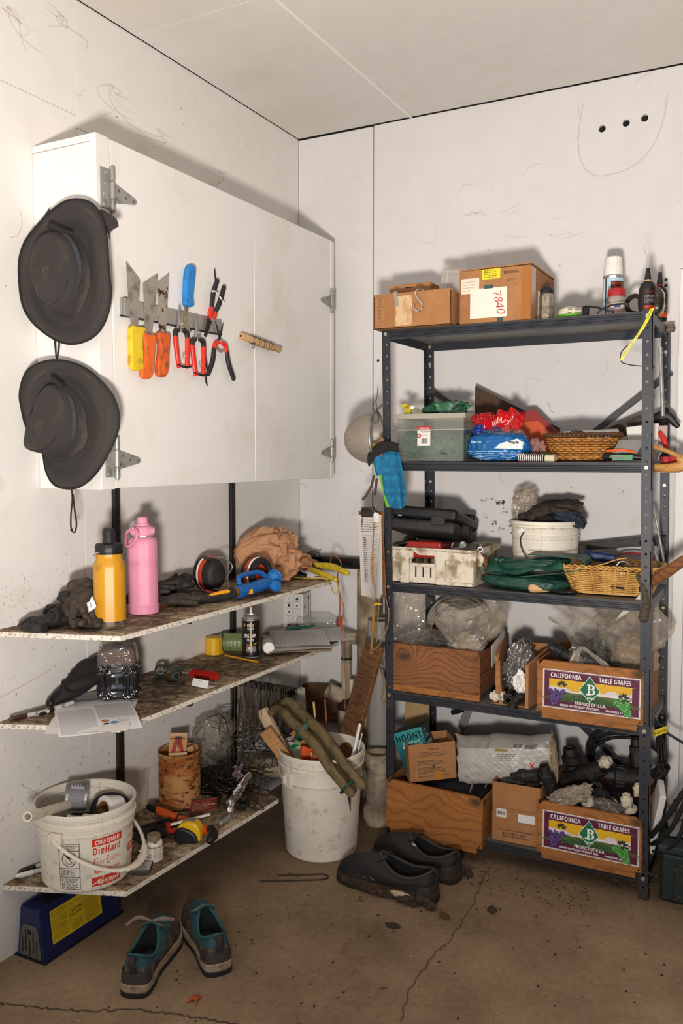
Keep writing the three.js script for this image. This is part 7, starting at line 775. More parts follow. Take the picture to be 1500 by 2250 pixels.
M('pink_shell', 'dull pink crumpled scrap beside the seed bag', 'scrap', blob(0.035, 0.036, 0.02, 0.3, 2, 4, { detail: 16, ridge: 0.35, floor: -0.9 }), MAT(0x8a605a, 0.7), [1.1, L2 + 0.036, 0.32]);
{ const t = T('ribbed_hose', 'short green and white striped hose with a pale end at the shelf edge', 'hose', [1.13, L2 + 0.013, 0.41], [0, 0.06, -0.04]); P(t, 'hose_body', tf(cyl(0.0115, 0.085, null, [0, 0, PI / 2]), [-0.015, 0, 0]), MAT(0x10291f, 0.5)); for (let i = 0; i < 13; i++) P(t, 'white_rib', new THREE.TorusGeometry(0.0115, 0.0015, 6, 20).rotateY(PI / 2), K.white, [-0.054 + i * 0.0064, 0, 0]); P(t, 'hose_end', tf(pipeG(0.012, 0.008, 0.03), [0.06, 0, 0], [0, 0, PI / 2]), MAT(0xc8bc9c, 0.6)); }
M('small_stone', 'small tan lump next to the striped hose', 'stone', blob(0.014, 0.012, 0.012, 0.2, 2, 3, { detail: 8 }), MAT(0x8a7458, 0.9), [1.185, L2 + 0.012, 0.4]); M('green_packet', 'small green seed packet lying behind the striped hose', 'packet', bx(0.07, 0.002, 0.04, 0.0006), MAT(0x3f7a2a, 0.5), [1.14, L2 + 0.02, 0.35], [0.3, 0.3, 0.1]);
const wick = MAT(0xffffff, 0.6, { map: dustTex(0xb57a30, 0x7c4a1a, 741, 8), tile: 0.06 }), wickD = MAT(0xffffff, 0.6, { map: dustTex(0x5a3a20, 0x3a2414, 751, 8), tile: 0.06 }), straw = MAT(0xffffff, 0.55, { map: dustTex(0xd0a054, 0x97682c, 761, 8), tile: 0.06 });
// woven basket: rows of weave going in and out round upright stakes; e is the outline at a height
function basket(t, e, h, rows, n, r, m, ms, mr) {
  for (let i = 0; i < rows; i++) { const y = 0.008 + (h - 0.016) * i / (rows - 1), p = []; for (let k = 0; k < n * 2; k++) { const a = k / (n * 2) * 2 * PI, q = e(a, y / h), o = (k + i) % 2 ? 0.0026 : -0.0026, l = Math.hypot(q[0], q[1]); p.push([q[0] * (1 + o / l), y, q[1] * (1 + o / l)]); } P(t, 'weave_row', new THREE.TubeGeometry(path(p, true), n * 6, r, 5, true), m); }
  for (let k = 0; k < n; k++) { const a = k / n * 2 * PI, q0 = e(a, 0), q1 = e(a, 1); P(t, 'stake', tube([[q0[0], 0.004, q0[1]], [q1[0], h, q1[1]]], r * 0.85, 6, 5), ms); }
  for (let s = 0; s < 3; s++) { const p = []; for (let k = 0; k < 90; k++) { const a = k / 90 * 2 * PI, q = e(a, 1.02), w = k / 90 * 2 * PI * 18 + s * 2.09, l = Math.hypot(q[0], q[1]), f = 1 + 0.006 * Math.cos(w) / l; p.push([q[0] * f, h + 0.004 + 0.005 * Math.sin(w), q[1] * f]); } P(t, 'rim_strand', new THREE.TubeGeometry(path(p, true), 300, r * 1.1, 5, true), mr); }
  const b = []; for (let k = 0; k < 40; k++) { const q = e(k / 40 * 2 * PI, 0); b.push(new THREE.Vector2(q[0], q[1])); } P(t, 'basket_base', tf(new THREE.ExtrudeGeometry(new THREE.Shape(b), { depth: 0.004, bevelEnabled: false }), [0, 0.005, 0], [PI / 2, 0, 0]), ms);
}
{ const t = T('round_basket', 'oval woven wicker basket with a braided rim on the second shelf', 'basket', [1.255, L2, 0.3]); basket(t, (a, k) => [Math.cos(a) * mix(0.09, 0.118, k), Math.sin(a) * mix(0.065, 0.095, k)], 0.082, 10, 22, 0.0036, wick, wickD, wickD); }
{ const t = T('paper_roll', 'white paper roll lying in the wicker basket, its end facing the front', 'roll', [1.27, L2 + 0.085, 0.26], [0.1, 0.5, PI / 2]); P(t, 'roll', pipeG(0.019, 0.014, 0.18).translate(0, -0.09, 0), K.white); P(t, 'core', pipeG(0.014, 0.012, 0.176).translate(0, -0.088, 0), K.matte); } M('black_roll', 'dark tape roll end sticking out of the wicker basket', 'roll', tf(pipeG(0.02, 0.013, 0.05), [0, 0, 0], [PI / 2, 0, 0]), MAT(0x3a3632, 0.5), [1.235, L2 + 0.085, 0.33], [0.1, 0.5, 0]);
{ const t = T('bow_saw', 'dark saw blade with a curved handle end leaning behind the wicker basket', 'saw', [0, 0, 0]); P(t, 'saw_blade', ext([[1.2, 1.43], [1.19, 1.415], [1.42, 1.455], [1.49, 1.49], [1.49, 1.52], [1.4, 1.515]], 0.003, 0.0005), MAT(0xffffff, 0.6, { metalness: 0.4, map: dustTex(0x2c241f, 0x4a382c, 771, 7), tile: 0.1 }), [0, 0, 0.12]); P(t, 'handle', sweep([[1.44, 1.5, 0.125], [1.49, 1.51, 0.13], [1.515, 1.485, 0.13], [1.525, 1.475, 0.13]], [0.012, 0.018, 0.013, 0.009], 24, 10, 1, 0.6), K.black); }
{ const t = T('hand_saw', 'hand saw with a golden wooden handle reaching past the right rack post', 'hand saw', [0, 0, 0]); const h = P(t, 'handle', mg(sweep([[1.37, 1.405, 0.3], [1.43, 1.415, 0.32], [1.5, 1.4, 0.34], [1.56, 1.375, 0.35]], [0.02, 0.019, 0.011, 0.012], 30, 12, 1, 0.6), sweep([[1.56, 1.372, 0.35], [1.57, 1.35, 0.35], [1.53, 1.34, 0.345], [1.46, 1.345, 0.33]], [0.013, 0.016, 0.013, 0.008], 24, 12, 1, 0.7)), MAT(0xffffff, 0.5, { map: grain(0xc89450, 0x9a6a30, 781, 14), tile: 0.15 })); P(h, 'handle_bolt', cyl(0.007, 0.004, [1.42, 1.405, 0.338], [PI / 2, 0, 0]), K.brass); P(t, 'saw_blade', ext([[1.37, 1.395], [1.2, 1.37], [1.2, 1.4], [1.37, 1.425]], 0.0016, 0.0004), K.darkmetal, [0, 0, 0.3]); }
{ const g = sheet((u, v) => [1.36 + u * 0.075 + v * 0.02, 1.372 + v * 0.055, 0.41 - 0.05 * v + 0.008 * Math.sin(u * 4)], 8, 8, 0.0008); M('grey_card', 'grey paper card curling up behind the right rack post', 'card', g, MAT(0x8c8886, 0.8)); M('white_sheet', 'folded white paper between the saws on the second shelf', 'paper', bx(0.1, 0.055, 0.02, 0.002), K.paper, [1.43, 1.45, 0.22], [0.1, 0.3, 0.1]); M('pink_card', 'pinkish card standing behind the right rack post', 'card', bx(0.03, 0.07, 0.002, 0.0005), MAT(0xb89a94, 0.7), [1.49, 1.44, 0.22]); }
{ const t = T('grass_shears', 'black and orange tool with a green packet under it at the shelf edge', 'shears', [1.395, L2, 0.385]); P(t, 'body', sweep([[-0.05, 0.016, 0], [0, 0.018, 0.01], [0.06, 0.014, 0.01]], [0.014, 0.017, 0.01], 20, 12, 1, 0.8), K.black); P(t, 'orange_strip', sweep([[-0.045, 0.034, 0.008], [0, 0.037, 0.012], [0.04, 0.031, 0.012]], [0.004, 0.005, 0.003], 14, 8), K.orange); P(t, 'green_packet', bx(0.06, 0.016, 0.004, 0.001, [0.005, 0.014, 0.026]), MAT(0x4a8a5c, 0.5)); }
{ const t = T('red_rag', 'red twisted cord and clip hanging behind the right rack post', 'rag', [1.505, 1.43, 0.24]); P(t, 'rag', sweep([[-0.02, 0.02, 0], [-0.005, -0.005, 0.01], [0.004, -0.04, 0.01]], [0.007, 0.009, 0.006], 16, 8), K.red); P(t, 'chain', tube([[-0.01, -0.035, 0.015], [-0.02, -0.06, 0.02], [-0.012, -0.085, 0.02], [-0.025, -0.1, 0.02]], 0.002, 20, 5), K.steel); }
M('red_packet', 'red and white packet sticking out beside the right rack post', 'packet', sheet((u, v) => [1.497 + u * 0.055, 1.325 + v * 0.05, 0.3 + 0.008 * Math.sin(u * 6)], 8, 6, 0.001), print(128, 96, (g) => { g.fillStyle = '#c4c0c0'; g.fillRect(0, 0, 128, 96); g.fillStyle = '#a81a1e'; g.fillRect(0, 0, 128, 52); g.beginPath(); g.moveTo(60, 52); g.lineTo(128, 96); g.lineTo(128, 40); g.fill(); bars(g, 10, 62, 40, 26); }));

// ---------- rack, third shelf ----------
{ const t = T('tool_crate', 'dirty white plastic crate with a hand hole and slots, under the black case', 'crate', [0.772, L3, 0.285]); const w = 0.31, h = 0.122, d = 0.27, cm = MAT(0xffffff, 0.5, { map: dustTex(0xd4cab6, 0x8c7656, 801, 5, 0.53, 4), tile: 0.2 });
  const s = new THREE.Shape([[-w / 2 + 0.008, 0.004], [w / 2 - 0.008, 0.004], [w / 2 - 0.002, h], [-w / 2 + 0.002, h]].map((p) => new THREE.Vector2(...p))); const hole = (x0, y0, x1, y1) => s.holes.push(new THREE.Path([[x0, y0], [x0, y1], [x1, y1], [x1, y0]].map((p) => new THREE.Vector2(...p)))); hole(-0.075, 0.072, 0.012, 0.1); for (const x of [-0.062, -0.034, -0.006]) hole(x, 0.022, x + 0.006, 0.058);
  P(t, 'front_wall', new THREE.ExtrudeGeometry(s, { depth: 0.004, bevelEnabled: false }), cm, [0, 0, d / 2 - 0.012]); P(t, 'back_wall', bx(w - 0.01, h, 0.004, 0.001, [0, h / 2, -d / 2 + 0.006]), cm); for (const k of [-1, 1]) P(t, 'side_wall', bx(0.004, h, d - 0.02, 0.001, [k * (w / 2 - 0.006), h / 2, 0]), cm); P(t, 'crate_floor', bx(w - 0.02, 0.004, d - 0.02, 0.001, [0, 0.004, 0]), cm);
  P(t, 'rim', mg(bx(0.1, 0.03, 0.014, 0.004, [-0.116, h - 0.022, d / 2 - 0.005]), bx(0.15, 0.03, 0.014, 0.004, [0.088, h - 0.022, d / 2 - 0.005]), bx(w + 0.01, 0.007, 0.016, 0.003, [0, h, d / 2 - 0.004]), bx(w + 0.01, 0.012, 0.014, 0.003, [0, h, -d / 2 + 0.004]), bx(0.014, 0.02, d, 0.003, [w / 2, h - 0.006, 0]), bx(0.014, 0.02, d, 0.003, [-w / 2, h - 0.006, 0]), bx(0.092, 0.012, 0.014, 0.003, [-0.031, 0.066, d / 2 - 0.005])), cm);
  for (const x of [-0.098, 0.036]) P(t, 'corner_post', mg(bx(0.036, h - 0.004, 0.014, 0.005, [x, h / 2 - 0.002, d / 2 - 0.004])), cm); P(t, 'bottom_lip', bx(0.1, 0.012, 0.012, 0.003, [0.1, 0.007, d / 2 - 0.005]), cm); P(t, 'latch', sweep([[w / 2, h - 0.01, 0.1], [w / 2 + 0.014, h - 0.03, 0.1], [w / 2 + 0.008, h - 0.05, 0.1]], [0.008, 0.011, 0.007], 14, 8, 1, 0.6), cm); }
{ const t = T('drill_case', 'black plastic tool case resting tilted on the white crate', 'tool case', [0.725, 1.128, 0.27], [-0.2, 0.08, -0.04]); P(t, 'case_lower', bx(0.245, 0.046, 0.31, 0.016, [0, -0.021, 0]), K.blackplastic); P(t, 'case_lid', bx(0.247, 0.042, 0.312, 0.015, [0, 0.024, 0]), K.black); P(t, 'latch', mg(bx(0.05, 0.03, 0.008, 0.003, [0.06, 0, 0.155])), K.blackplastic); P(t, 'side_panel', mg(bx(0.003, 0.03, 0.08, 0.001, [0.123, -0.01, 0.02]), bx(0.003, 0.04, 0.004, 0.001, [0.124, -0.01, -0.05])), K.black); P(t, 'handle_bump', bx(0.06, 0.03, 0.03, 0.01, [0.09, 0.046, -0.1]), K.black); P(t, 'scuff', blob(0.008, 0.002, 0.001, 0.4, 3, 2, { detail: 3 }), K.white, [-0.08, 0.008, 0.1565]); }
M('red_case', 'red plastic case lying inside the white crate', 'case', mg(bx(0.13, 0.06, 0.16, 0.01), bx(0.135, 0.006, 0.165, 0.003, [0, 0.008, 0])), MAT(0x8e1c10, 0.4), [0.735, 1.045, 0.33], [-0.1, 0.05, 0]); { const t = T('sanding_disc', 'round dark disc tool at the left in the white crate', 'disc', [0.655, 1.06, 0.33], [1.1, 0, 0.3]); P(t, 'disc', lathe([[0.0001, 0], [0.03, 0], [0.033, 0.004], [0.033, 0.012], [0.018, 0.018], [0.0001, 0.02]], 36), MAT(0x2e2824, 0.4)); P(t, 'handle', sweep([[0, 0.02, 0], [-0.04, 0.03, 0.01]], [0.008, 0.01], 12), K.black); }
M('steel_tube', 'short steel tube end lying at the right on the white crate', 'tube', tf(pipeG(0.009, 0.007, 0.12), [0, 0, 0], [PI / 2, 0, 0]), K.steel, [0.895, 1.06, 0.27], [0, 0.35, 0]); M('hex_bracket', 'small steel bracket in the white crate beside the red case', 'bracket', mg(tube([[-0.02, 0.01, 0], [-0.022, -0.006, 0.004], [0.02, -0.004, 0.008]], 0.003, 16, 6), blob(0.012, 0.014, 0.01, 0.4, 3, 3, { detail: 5 }).translate(0.016, 0.006, 0)), K.zinc, [0.85, 1.066, 0.36]); M('wood_lever', 'grey wooden handle sloping from the white crate to the shelf', 'handle', sweep([[0.915, 1.045, 0.33], [0.97, 0.99, 0.37], [1.02, 0.95, 0.39]], [0.012, 0.011, 0.009], 20, 10), K.wood);
{ const t = T('lidless_pail', 'small white pail on the third shelf, stuffed with gloves and bags', 'bucket', [1.11, L3, 0.2], [0, 1.2, 0]); pail(t, 0.104, 0.117, 0.222, [[0.17, 0.005, 0.006], [0.196, 0.006, 0.005]]); P(t, 'handle_lug', mg(bx(0.024, 0.03, 0.012, 0.003), cyl(0.008, 0.018, [0, 0, 0.005], [PI / 2, 0, 0])), K.white, [-0.113 * Math.cos(0.15), 0.187, -0.113 * Math.sin(0.15) + 0.0], [0, -PI / 2 - 0.15, 0]); P(t, 'wire_bail', tube([[-0.12, 0.187, 0], [-0.14, 0.16, 0.0], [-0.15, 0.11, 0.03], [-0.13, 0.08, 0.08]], 0.0025, 24, 6), K.wire); }
glove('brown glove stuffed upright in the small white pail', [1.1, 1.175, 0.21], [0.15, 0.9, 0.3], 21, K.leather, K.leather); glove('second brown glove lying across the rim of the small white pail', [1.15, 1.185, 0.21], [0.2, 0.2, 0.15], 22, K.leather, K.glove); M('blue_rag', 'dark blue knitted rag hanging over the right rim of the small white pail', 'rag', blob(0.05, 0.028, 0.045, 0.25, 3, 5, { detail: 22, ridge: 0.3 }), MAT(0xffffff, 0.95, { map: dustTex(0x262b38, 0x4a5264, 811, 10), tile: 0.06 }), [1.2, 1.165, 0.22], [0, 0, -0.35]); M('pail_bag', 'pale crumpled plastic bag at the left in the small white pail', 'plastic bag', blob(0.042, 0.06, 0.04, 0.2, 2, 7, { detail: 24, ridge: 0.4 }), K.haze, [1.04, 1.2, 0.2]); M('pail_fill', 'dark gloves filling the small white pail', 'gloves', blob(0.1, 0.1, 0.1, 0.1, 3, 8, { detail: 14, ridge: 0.2 }), K.glove, [1.11, 1.08, 0.2]).userData.kind = 'stuff';
{ const t = T('green_pouch', 'dark green folded rubberised cloth in front of the small white pail', 'cloth', [1.1, L3, 0.34]); const gm = MAT(0xffffff, 0.5, { map: dustTex(0x123c30, 0x1e5a48, 821, 5), tile: 0.15, side: THREE.DoubleSide });
  P(t, 'lower_fold', warp(blob(0.15, 0.028, 0.085, 0.12, 2, 3, { detail: 24, pw: 0.8, floor: -0.9 }), (x, y, z) => [x, y, z]), gm, [-0.01, 0.026, 0.01]);
  P(t, 'middle_fold', sheet((u, v) => { const a = u * 4.2; return [-0.125 + 0.25 * v * (0.6 + 0.4 * Math.cos(u * 2)), 0.055 + 0.02 * Math.sin(a) + 0.03 * v * v + 0.006 * Math.sin(v * 12 + u * 5), 0.06 - 0.05 * u + 0.02 * Math.cos(a)]; }, 30, 30, 0.003), gm);
  P(t, 'upper_loop', sheet((u, v) => { const a = mix(-2.4, 2.2, u), x = 0.19 + 0.02 * Math.cos(a) - 0.29 * (1 - (a + 2.4) / 4.6 > 0.5 ? 0 : 0), r = 0.022; return [0.165 + r * 1.3 * Math.cos(a) - (Math.abs(a) > 1.5 ? (Math.abs(a) - 1.5) * 0.2 : 0), 0.098 + r * Math.sin(a) - (Math.abs(a) > 1.5 ? (Math.abs(a) - 1.5) * (a > 0 ? -0.01 : 0.045) : 0), 0.02 + (v - 0.5) * 0.11]; }, 40, 10, 0.003), gm);
  P(t, 'side_gather', blob(0.055, 0.035, 0.06, 0.2, 3, 9, { detail: 20, ridge: 0.25 }), gm, [-0.1, 0.062, 0.0]); P(t, 'upper_fold', blob(0.13, 0.02, 0.06, 0.1, 2, 5, { detail: 20, pw: 0.8 }), gm, [0.0, 0.085, 0.01], [0, 0, 0.12]); }
M('tool_grip', 'smooth wooden tool handle pointing out from under the green cloth', 'handle', sweep([[1.13, L3 + 0.016, 0.425], [1.17, L3 + 0.017, 0.41], [1.22, L3 + 0.02, 0.36]], [0.0165, 0.0145, 0.009], 24, 14), K.lightwood); M('trowel_blade', 'dark trowel blade lying beside the wooden grip', 'blade', blob(0.05, 0.006, 0.03, 0.1, 2, 2, { detail: 10 }), K.darkmetal, [1.22, L3 + 0.008, 0.4]);
{ const t = T('tray_basket', 'pale rectangular wicker basket at the right of the third shelf', 'basket', [1.36, L3 + 0.002, 0.3], [0, 0.06, 0]); const q = (a, k) => { const c = Math.cos(a), s2 = Math.sin(a), f = Math.pow(Math.abs(c) ** 6 + Math.abs(s2) ** 6, -1 / 6); return [c * f * mix(0.118, 0.152, k), s2 * f * mix(0.075, 0.105, k)]; }; basket(t, q, 0.085, 12, 26, 0.0029, straw, straw, straw); P(t, 'loose_strand', mg(tube([[-0.11, 0.088, 0.09], [-0.06, 0.09, 0.1], [-0.02, 0.1, 0.09], [0.02, 0.115, 0.08], [0.05, 0.122, 0.08]], 0.0022, 30, 5), tube([[-0.14, 0.09, 0.1], [-0.13, 0.06, 0.102], [-0.105, 0.05, 0.1]], 0.002, 14, 5)), straw); }
M('basket_tools', 'dark twine and small tools lying in the pale basket', 'tools', mg([0, 1, 2, 3, 4, 5, 6, 7].map((i) => sweep([[rnd(-0.11, 0), rnd(0.05, 0.08), rnd(-0.06, 0.06)], [rnd(-0.02, 0.03), rnd(0.065, 0.085), rnd(-0.05, 0.05)], [rnd(0.03, 0.11), rnd(0.05, 0.09), rnd(-0.06, 0.06)]], [0.006, 0.01, 0.006], 14, 8)), blob(0.12, 0.04, 0.08, 0.2, 3, 3, { detail: 12 }).translate(0, 0.03, 0)), MAT(0x2c2118, 0.85), [1.36, L3, 0.3]).userData.kind = 'stuff'; M('blue_tube', 'dark blue roll lying at the back of the pale basket', 'roll', tf(cyl(0.017, 0.1), [0, 0, 0], [0, 0, PI / 2]), MAT(0x1a2a5c, 0.5), [1.3, L3 + 0.105, 0.22], [0, 0.1, -0.1]); M('steel_ring', 'silver ring standing in the pale basket', 'ring', new THREE.TorusGeometry(0.02, 0.0022, 6, 32), K.chrome, [1.4, L3 + 0.09, 0.36], [0, 0.2, 0]);
{ const t = T('hacksaw', 'dark flat bow saw lying along the back of the third shelf', 'saw', [0, 0, 0]); P(t, 'saw_frame', ext([[1.17, 1.06], [1.36, 1.09], [1.42, 1.1], [1.49, 1.105], [1.49, 1.075], [1.37, 1.062], [1.17, 1.038]], 0.012, 0.002), MAT(0x2a2522, 0.6), [0, 0, 0.08]); P(t, 'saw_grip', sweep([[1.42, 1.08, 0.09], [1.44, 1.03, 0.1], [1.43, 0.97, 0.1]], [0.014, 0.013, 0.014], 20, 10), K.darkmetal); P(t, 'red_cord', tube([[1.3, 1.0, 0.1], [1.34, 1.035, 0.1], [1.4, 1.045, 0.11], [1.46, 1.03, 0.11]], 0.003, 24, 6), K.darkred); }
M('grey_tray', 'grey plastic bin standing behind the pale basket', 'bin', bx(0.2, 0.09, 0.06, 0.015), MAT(0x8c8680, 0.5), [1.29, L3 + 0.046, 0.1]);
{ const t = T('pruning_knife', 'large knife with a brown wooden handle leaning out past the right rack post', 'knife', [0, 0, 0]); P(t, 'handle', sweep([[1.488, 0.985, 0.4], [1.53, 1.02, 0.42], [1.59, 1.07, 0.44]], [0.014, 0.017, 0.015], 24, 12, 1, 0.7), K.wood); P(t, 'bolster', sweep([[1.465, 0.962, 0.395], [1.488, 0.985, 0.4]], [0.013, 0.015], 8, 12, 1, 0.7), K.black); P(t, 'blade', ext([[1.47, 0.98], [1.455, 0.945], [1.4, 0.885], [1.385, 0.86], [1.42, 0.885], [1.48, 0.945]], 0.003, 0.0006), K.zinc, [0, 0, 0.392]); }
M('rope_end', 'frayed grey rope end hanging beside the right rack post', 'rope', sweep([[1.455, 1.01, 0.43], [1.478, 0.97, 0.44], [1.482, 0.92, 0.44], [1.477, 0.885, 0.44]], [0.006, 0.008, 0.011, 0.016], 30, 10), MAT(0xffffff, 0.95, { map: dustTex(0x544838, 0x2e271e, 831, 12), tile: 0.04 }));
for (const [x0, y0, x1, y1, lb] of [[1.475, 1.2, 1.51, 1.01, 'slim steel rod leaning behind the right rack post'], [1.468, 1.1, 1.5, 1.0, 'short drilled steel strip leaning behind the right rack post']]) M('steel_rod', lb, 'rod', tube([[x0, y0, 0.25], [(x0 + x1) / 2, (y0 + y1) / 2, 0.24], [x1, y1, 0.23]], 0.0042, 10, 6), K.zinc);

// ---------- rack, fourth shelf ----------
function crateBox(label, p, r, w, h, d, m, printed) {
  const t = T('wooden_crate', label, 'crate', p, r), c = 0.018;
  const end = (z) => { const e = P(t, 'end_panel', ext([[-w / 2, c + 0.018], [-w / 2 + c, 0.018], [w / 2 - c, 0.018], [w / 2, c + 0.018], [w / 2, h - c], [w / 2 - c, h], [-w / 2 + c, h], [-w / 2, h - c]], 0.016, 0.002), m, [0, 0, z]); P(t, 'bottom_batten', bx(w - 0.03, 0.02, 0.016, 0.002, [0, 0.01, z]), m); return e; };
  end(-d / 2 + 0.008); const f = end(d / 2 - 0.008);
  for (const k of [-1, 1]) for (const y of [0.018, 0.018 + (h - 0.02) / 2]) P(t, 'side_slat', bx(0.006, (h - 0.02) / 2 - 0.003, d - 0.004, 0.001, [k * (w / 2 - 0.001), y + (h - 0.02) / 4, 0]), m); for (let i = 0; i < 3; i++) P(t, 'floor_slat', bx(w / 3 - 0.008, 0.005, d - 0.004, 0.001, [(i - 1) * (w / 3), 0.022, 0]), m);
  if (printed) decal(f, 'crate_label', w * 0.925, h * 0.66, printed, [0.006, h * 0.53, 0.0083]); return t;
}
const grapes = print(1200, 470, (g) => {
  g.fillStyle = '#ddd8d0'; g.fillRect(0, 0, 1200, 470); g.fillStyle = '#551536'; g.fillRect(14, 12, 1172, 446); g.strokeStyle = '#c9c2bc'; g.lineWidth = 3; g.strokeRect(20, 18, 1160, 434);
  g.fillStyle = '#d8a818'; g.fillRect(80, 112, 1020, 150); for (let i = 0; i < 9; i++) { g.fillStyle = 'rgba(240,200,60,0.35)'; g.beginPath(); g.moveTo(600, 262); g.lineTo(80 + i * 128, 112); g.lineTo(130 + i * 128, 112); g.fill(); }
  const hill = (c, y0, a, s) => { g.fillStyle = c; g.beginPath(); g.moveTo(80, 290); for (let x = 80; x <= 1100; x += 12) g.lineTo(x, y0 - a * fbm(x / 90, s, 1, 4)); g.lineTo(1100, 290); g.fill(); }; hill('#d4c8d0', 226, 70, 2); hill('#b46a80', 252, 50, 5); hill('#e0d4d8', 244, 30, 8);
  g.fillStyle = '#1e4a24'; g.beginPath(); g.moveTo(80, 262); g.lineTo(1100, 262); g.lineTo(960, 372); g.lineTo(240, 372); g.fill(); g.strokeStyle = '#4a8a3a'; g.lineWidth = 5; for (let i = -8; i < 9; i++) { g.beginPath(); g.moveTo(600 + i * 26, 262); g.lineTo(600 + i * 90, 372); g.stroke(); } g.strokeStyle = '#6b2c2a'; g.lineWidth = 4; for (let i = -8; i < 9; i++) { g.beginPath(); g.moveTo(612 + i * 26, 262); g.lineTo(640 + i * 90, 372); g.stroke(); }
  text(g, 'CALIFORNIA', 290, 66, 76, '#ece6e2', { sx: 0.86 }); text(g, 'TABLE GRAPES', 894, 66, 76, '#ece6e2', { sx: 0.74 }); text(g, 'PRODUCE OF U.S.A.', 600, 376, 54, '#ece6e2', { sx: 0.78 }); text(g, 'GROWN AND PACKED BY BIDART BROS.', 470, 422, 38, '#ece6e2', { sx: 0.7 }); text(g, 'BAKERSFIELD, CA 93314', 930, 424, 36, '#ece6e2', { sx: 0.7 });
  g.fillStyle = '#ece6e2'; const dia = (k) => { g.beginPath(); g.moveTo(590, 190 - 160 * k); g.lineTo(590 + 130 * k, 190 + 20 * k); g.lineTo(590, 190 + 160 * k); g.lineTo(590 - 130 * k, 190 + 20 * k); g.fill(); }; dia(1); g.fillStyle = '#12683e'; dia(0.93); text(g, 'B', 606, 196, 170, '#ece6e2', { font: 'serif' }); g.fillStyle = '#ece6e2'; g.fillRect(540, 244, 60, 20); text(g, '+BIG+', 604, 200, 24, '#12683e'); text(g, 'BRAND', 604, 300, 30, '#ece6e2', { sx: 0.9 });
  const bunch = (x, y, a, b, n, dir) => { for (let i = 0; i < n; i++) { const t = i / n, s = 104 * (1 - t * 0.7), px = x + dir * (t * 120 - 40) + rnd(-s, s), py = y + t * 150 + rnd(-24, 24), r = rnd(16, 22), q = g.createRadialGradient(px - 6, py - 6, 2, px, py, r); q.addColorStop(0, a); q.addColorStop(1, b); g.fillStyle = q; g.beginPath(); g.arc(px, py, r, 0, 7); g.fill(); } }; bunch(170, 250, '#8a6ab0', '#2a1648', 70, -0.4); bunch(990, 290, '#8ac86a', '#1e6a26', 70, 0.9);
  g.fillStyle = '#22301a'; for (const [x, y] of [[240, 150], [210, 170], [270, 175], [960, 230], [1000, 215], [1030, 240]]) { g.beginPath(); for (let i = 0; i < 11; i++) { const a = i / 11 * 2 * PI, r = i % 2 ? 16 : 40; g.lineTo(x + r * Math.cos(a), y + r * Math.sin(a)); } g.fill(); }
}, 0.45);
{ const t = crateBox('plain brown wooden crate at the left of the fourth shelf', [0.787, L4, 0.27], [0, 0, 0], 0.335, 0.168, 0.32, K.wood); P(t, 'top_batten', bx(0.325, 0.02, 0.018, 0.003, [0, 0.16, 0.152]), K.wood); P(t, 'bottom_rail', bx(0.34, 0.022, 0.018, 0.003, [0, 0.012, 0.156]), K.pine); for (const y of [0.05, 0.09, 0.13]) P(t, 'nail_mark', cyl(0.003, 0.001, null, null, 0.003, 10), K.gap, [0.1702, y, 0.15], [0, 0, PI / 2]); }
crateBox('grape crate with a printed label on the fourth shelf', [1.318, L4 - 0.018, 0.28], [0, 0, 0], 0.326, 0.19, 0.33, K.pine, grapes);
// film bags: open-mouthed, crumpled, with a waist
function filmBag(label, p, r, rx, rz, h, s, m, lump) { const t = T('plastic_bag', label, 'plastic bag', p, r); P(t, 'film', toCreasedNormals(sheet((u, v) => { const a = v * 2 * PI, k = 0.78 + 0.3 * Math.sin(u * 5 + s) * (0.3 + u) + 0.25 * u, q = k * (1 + 0.5 * n3(Math.cos(a) * 1.8 + s, u * 3.2, Math.sin(a) * 1.8) + 0.42 * (0.5 - Math.abs(n3(Math.cos(a) * 3.4 + s, u * 7, Math.sin(a) * 3.4)))); return [rx * q * Math.cos(a) + 0.02 * u * Math.sin(s), h * u * (1 - 0.22 * Math.sin(a * 1.0 + s) * u - 0.08 * Math.sin(a * 3 + s)), rz * q * Math.sin(a)]; }, 34, 52, 0), 0.3), m); if (lump) P(t, 'contents', blob(rx * 0.75, h * 0.28, rz * 0.75, 0.25, 3, s, { detail: 16, ridge: 0.3 }), lump, [0, h * 0.2, 0]); return t; }
const grey = MAT(0x34312e, 0.7); filmBag('clear plastic bag gaping open behind the rack post in the left wooden crate', [0.655, 0.69, 0.33], [0, 0.4, 0.05], 0.062, 0.06, 0.19, 1.3, K.film); filmBag('big milky plastic bag standing open at the right of the left wooden crate', [0.875, 0.66, 0.34], [0.1, -0.2, -0.15], 0.078, 0.07, 0.2, 4.1, K.haze, MAT(0xb0a698, 0.8)); M('black_bag', 'dark shiny bag lying across the left wooden crate', 'bag', blob(0.13, 0.04, 0.11, 0.15, 2, 6, { detail: 26, ridge: 0.35 }), MAT(0x2a2826, 0.25), [0.76, 0.68, 0.28]); M('crate_film', 'loose clear film draped over the dark bag in the left wooden crate', 'plastic film', blob(0.1, 0.03, 0.09, 0.2, 2, 9, { detail: 22, ridge: 0.4 }), K.film, [0.72, 0.715, 0.32]);
M('white_coil', 'coil of pale grey tubing hanging behind the left wooden crate', 'coil', mg([0, 1, 2, 3].map((i) => tf(new THREE.TorusGeometry(0.125 - i * 0.009, 0.006, 8, 50), [0, -i * 0.006, i * 0.012], [0, 0.2, 0]))), MAT(0x8e867a, 0.45), [0.76, 0.725, 0.09]);
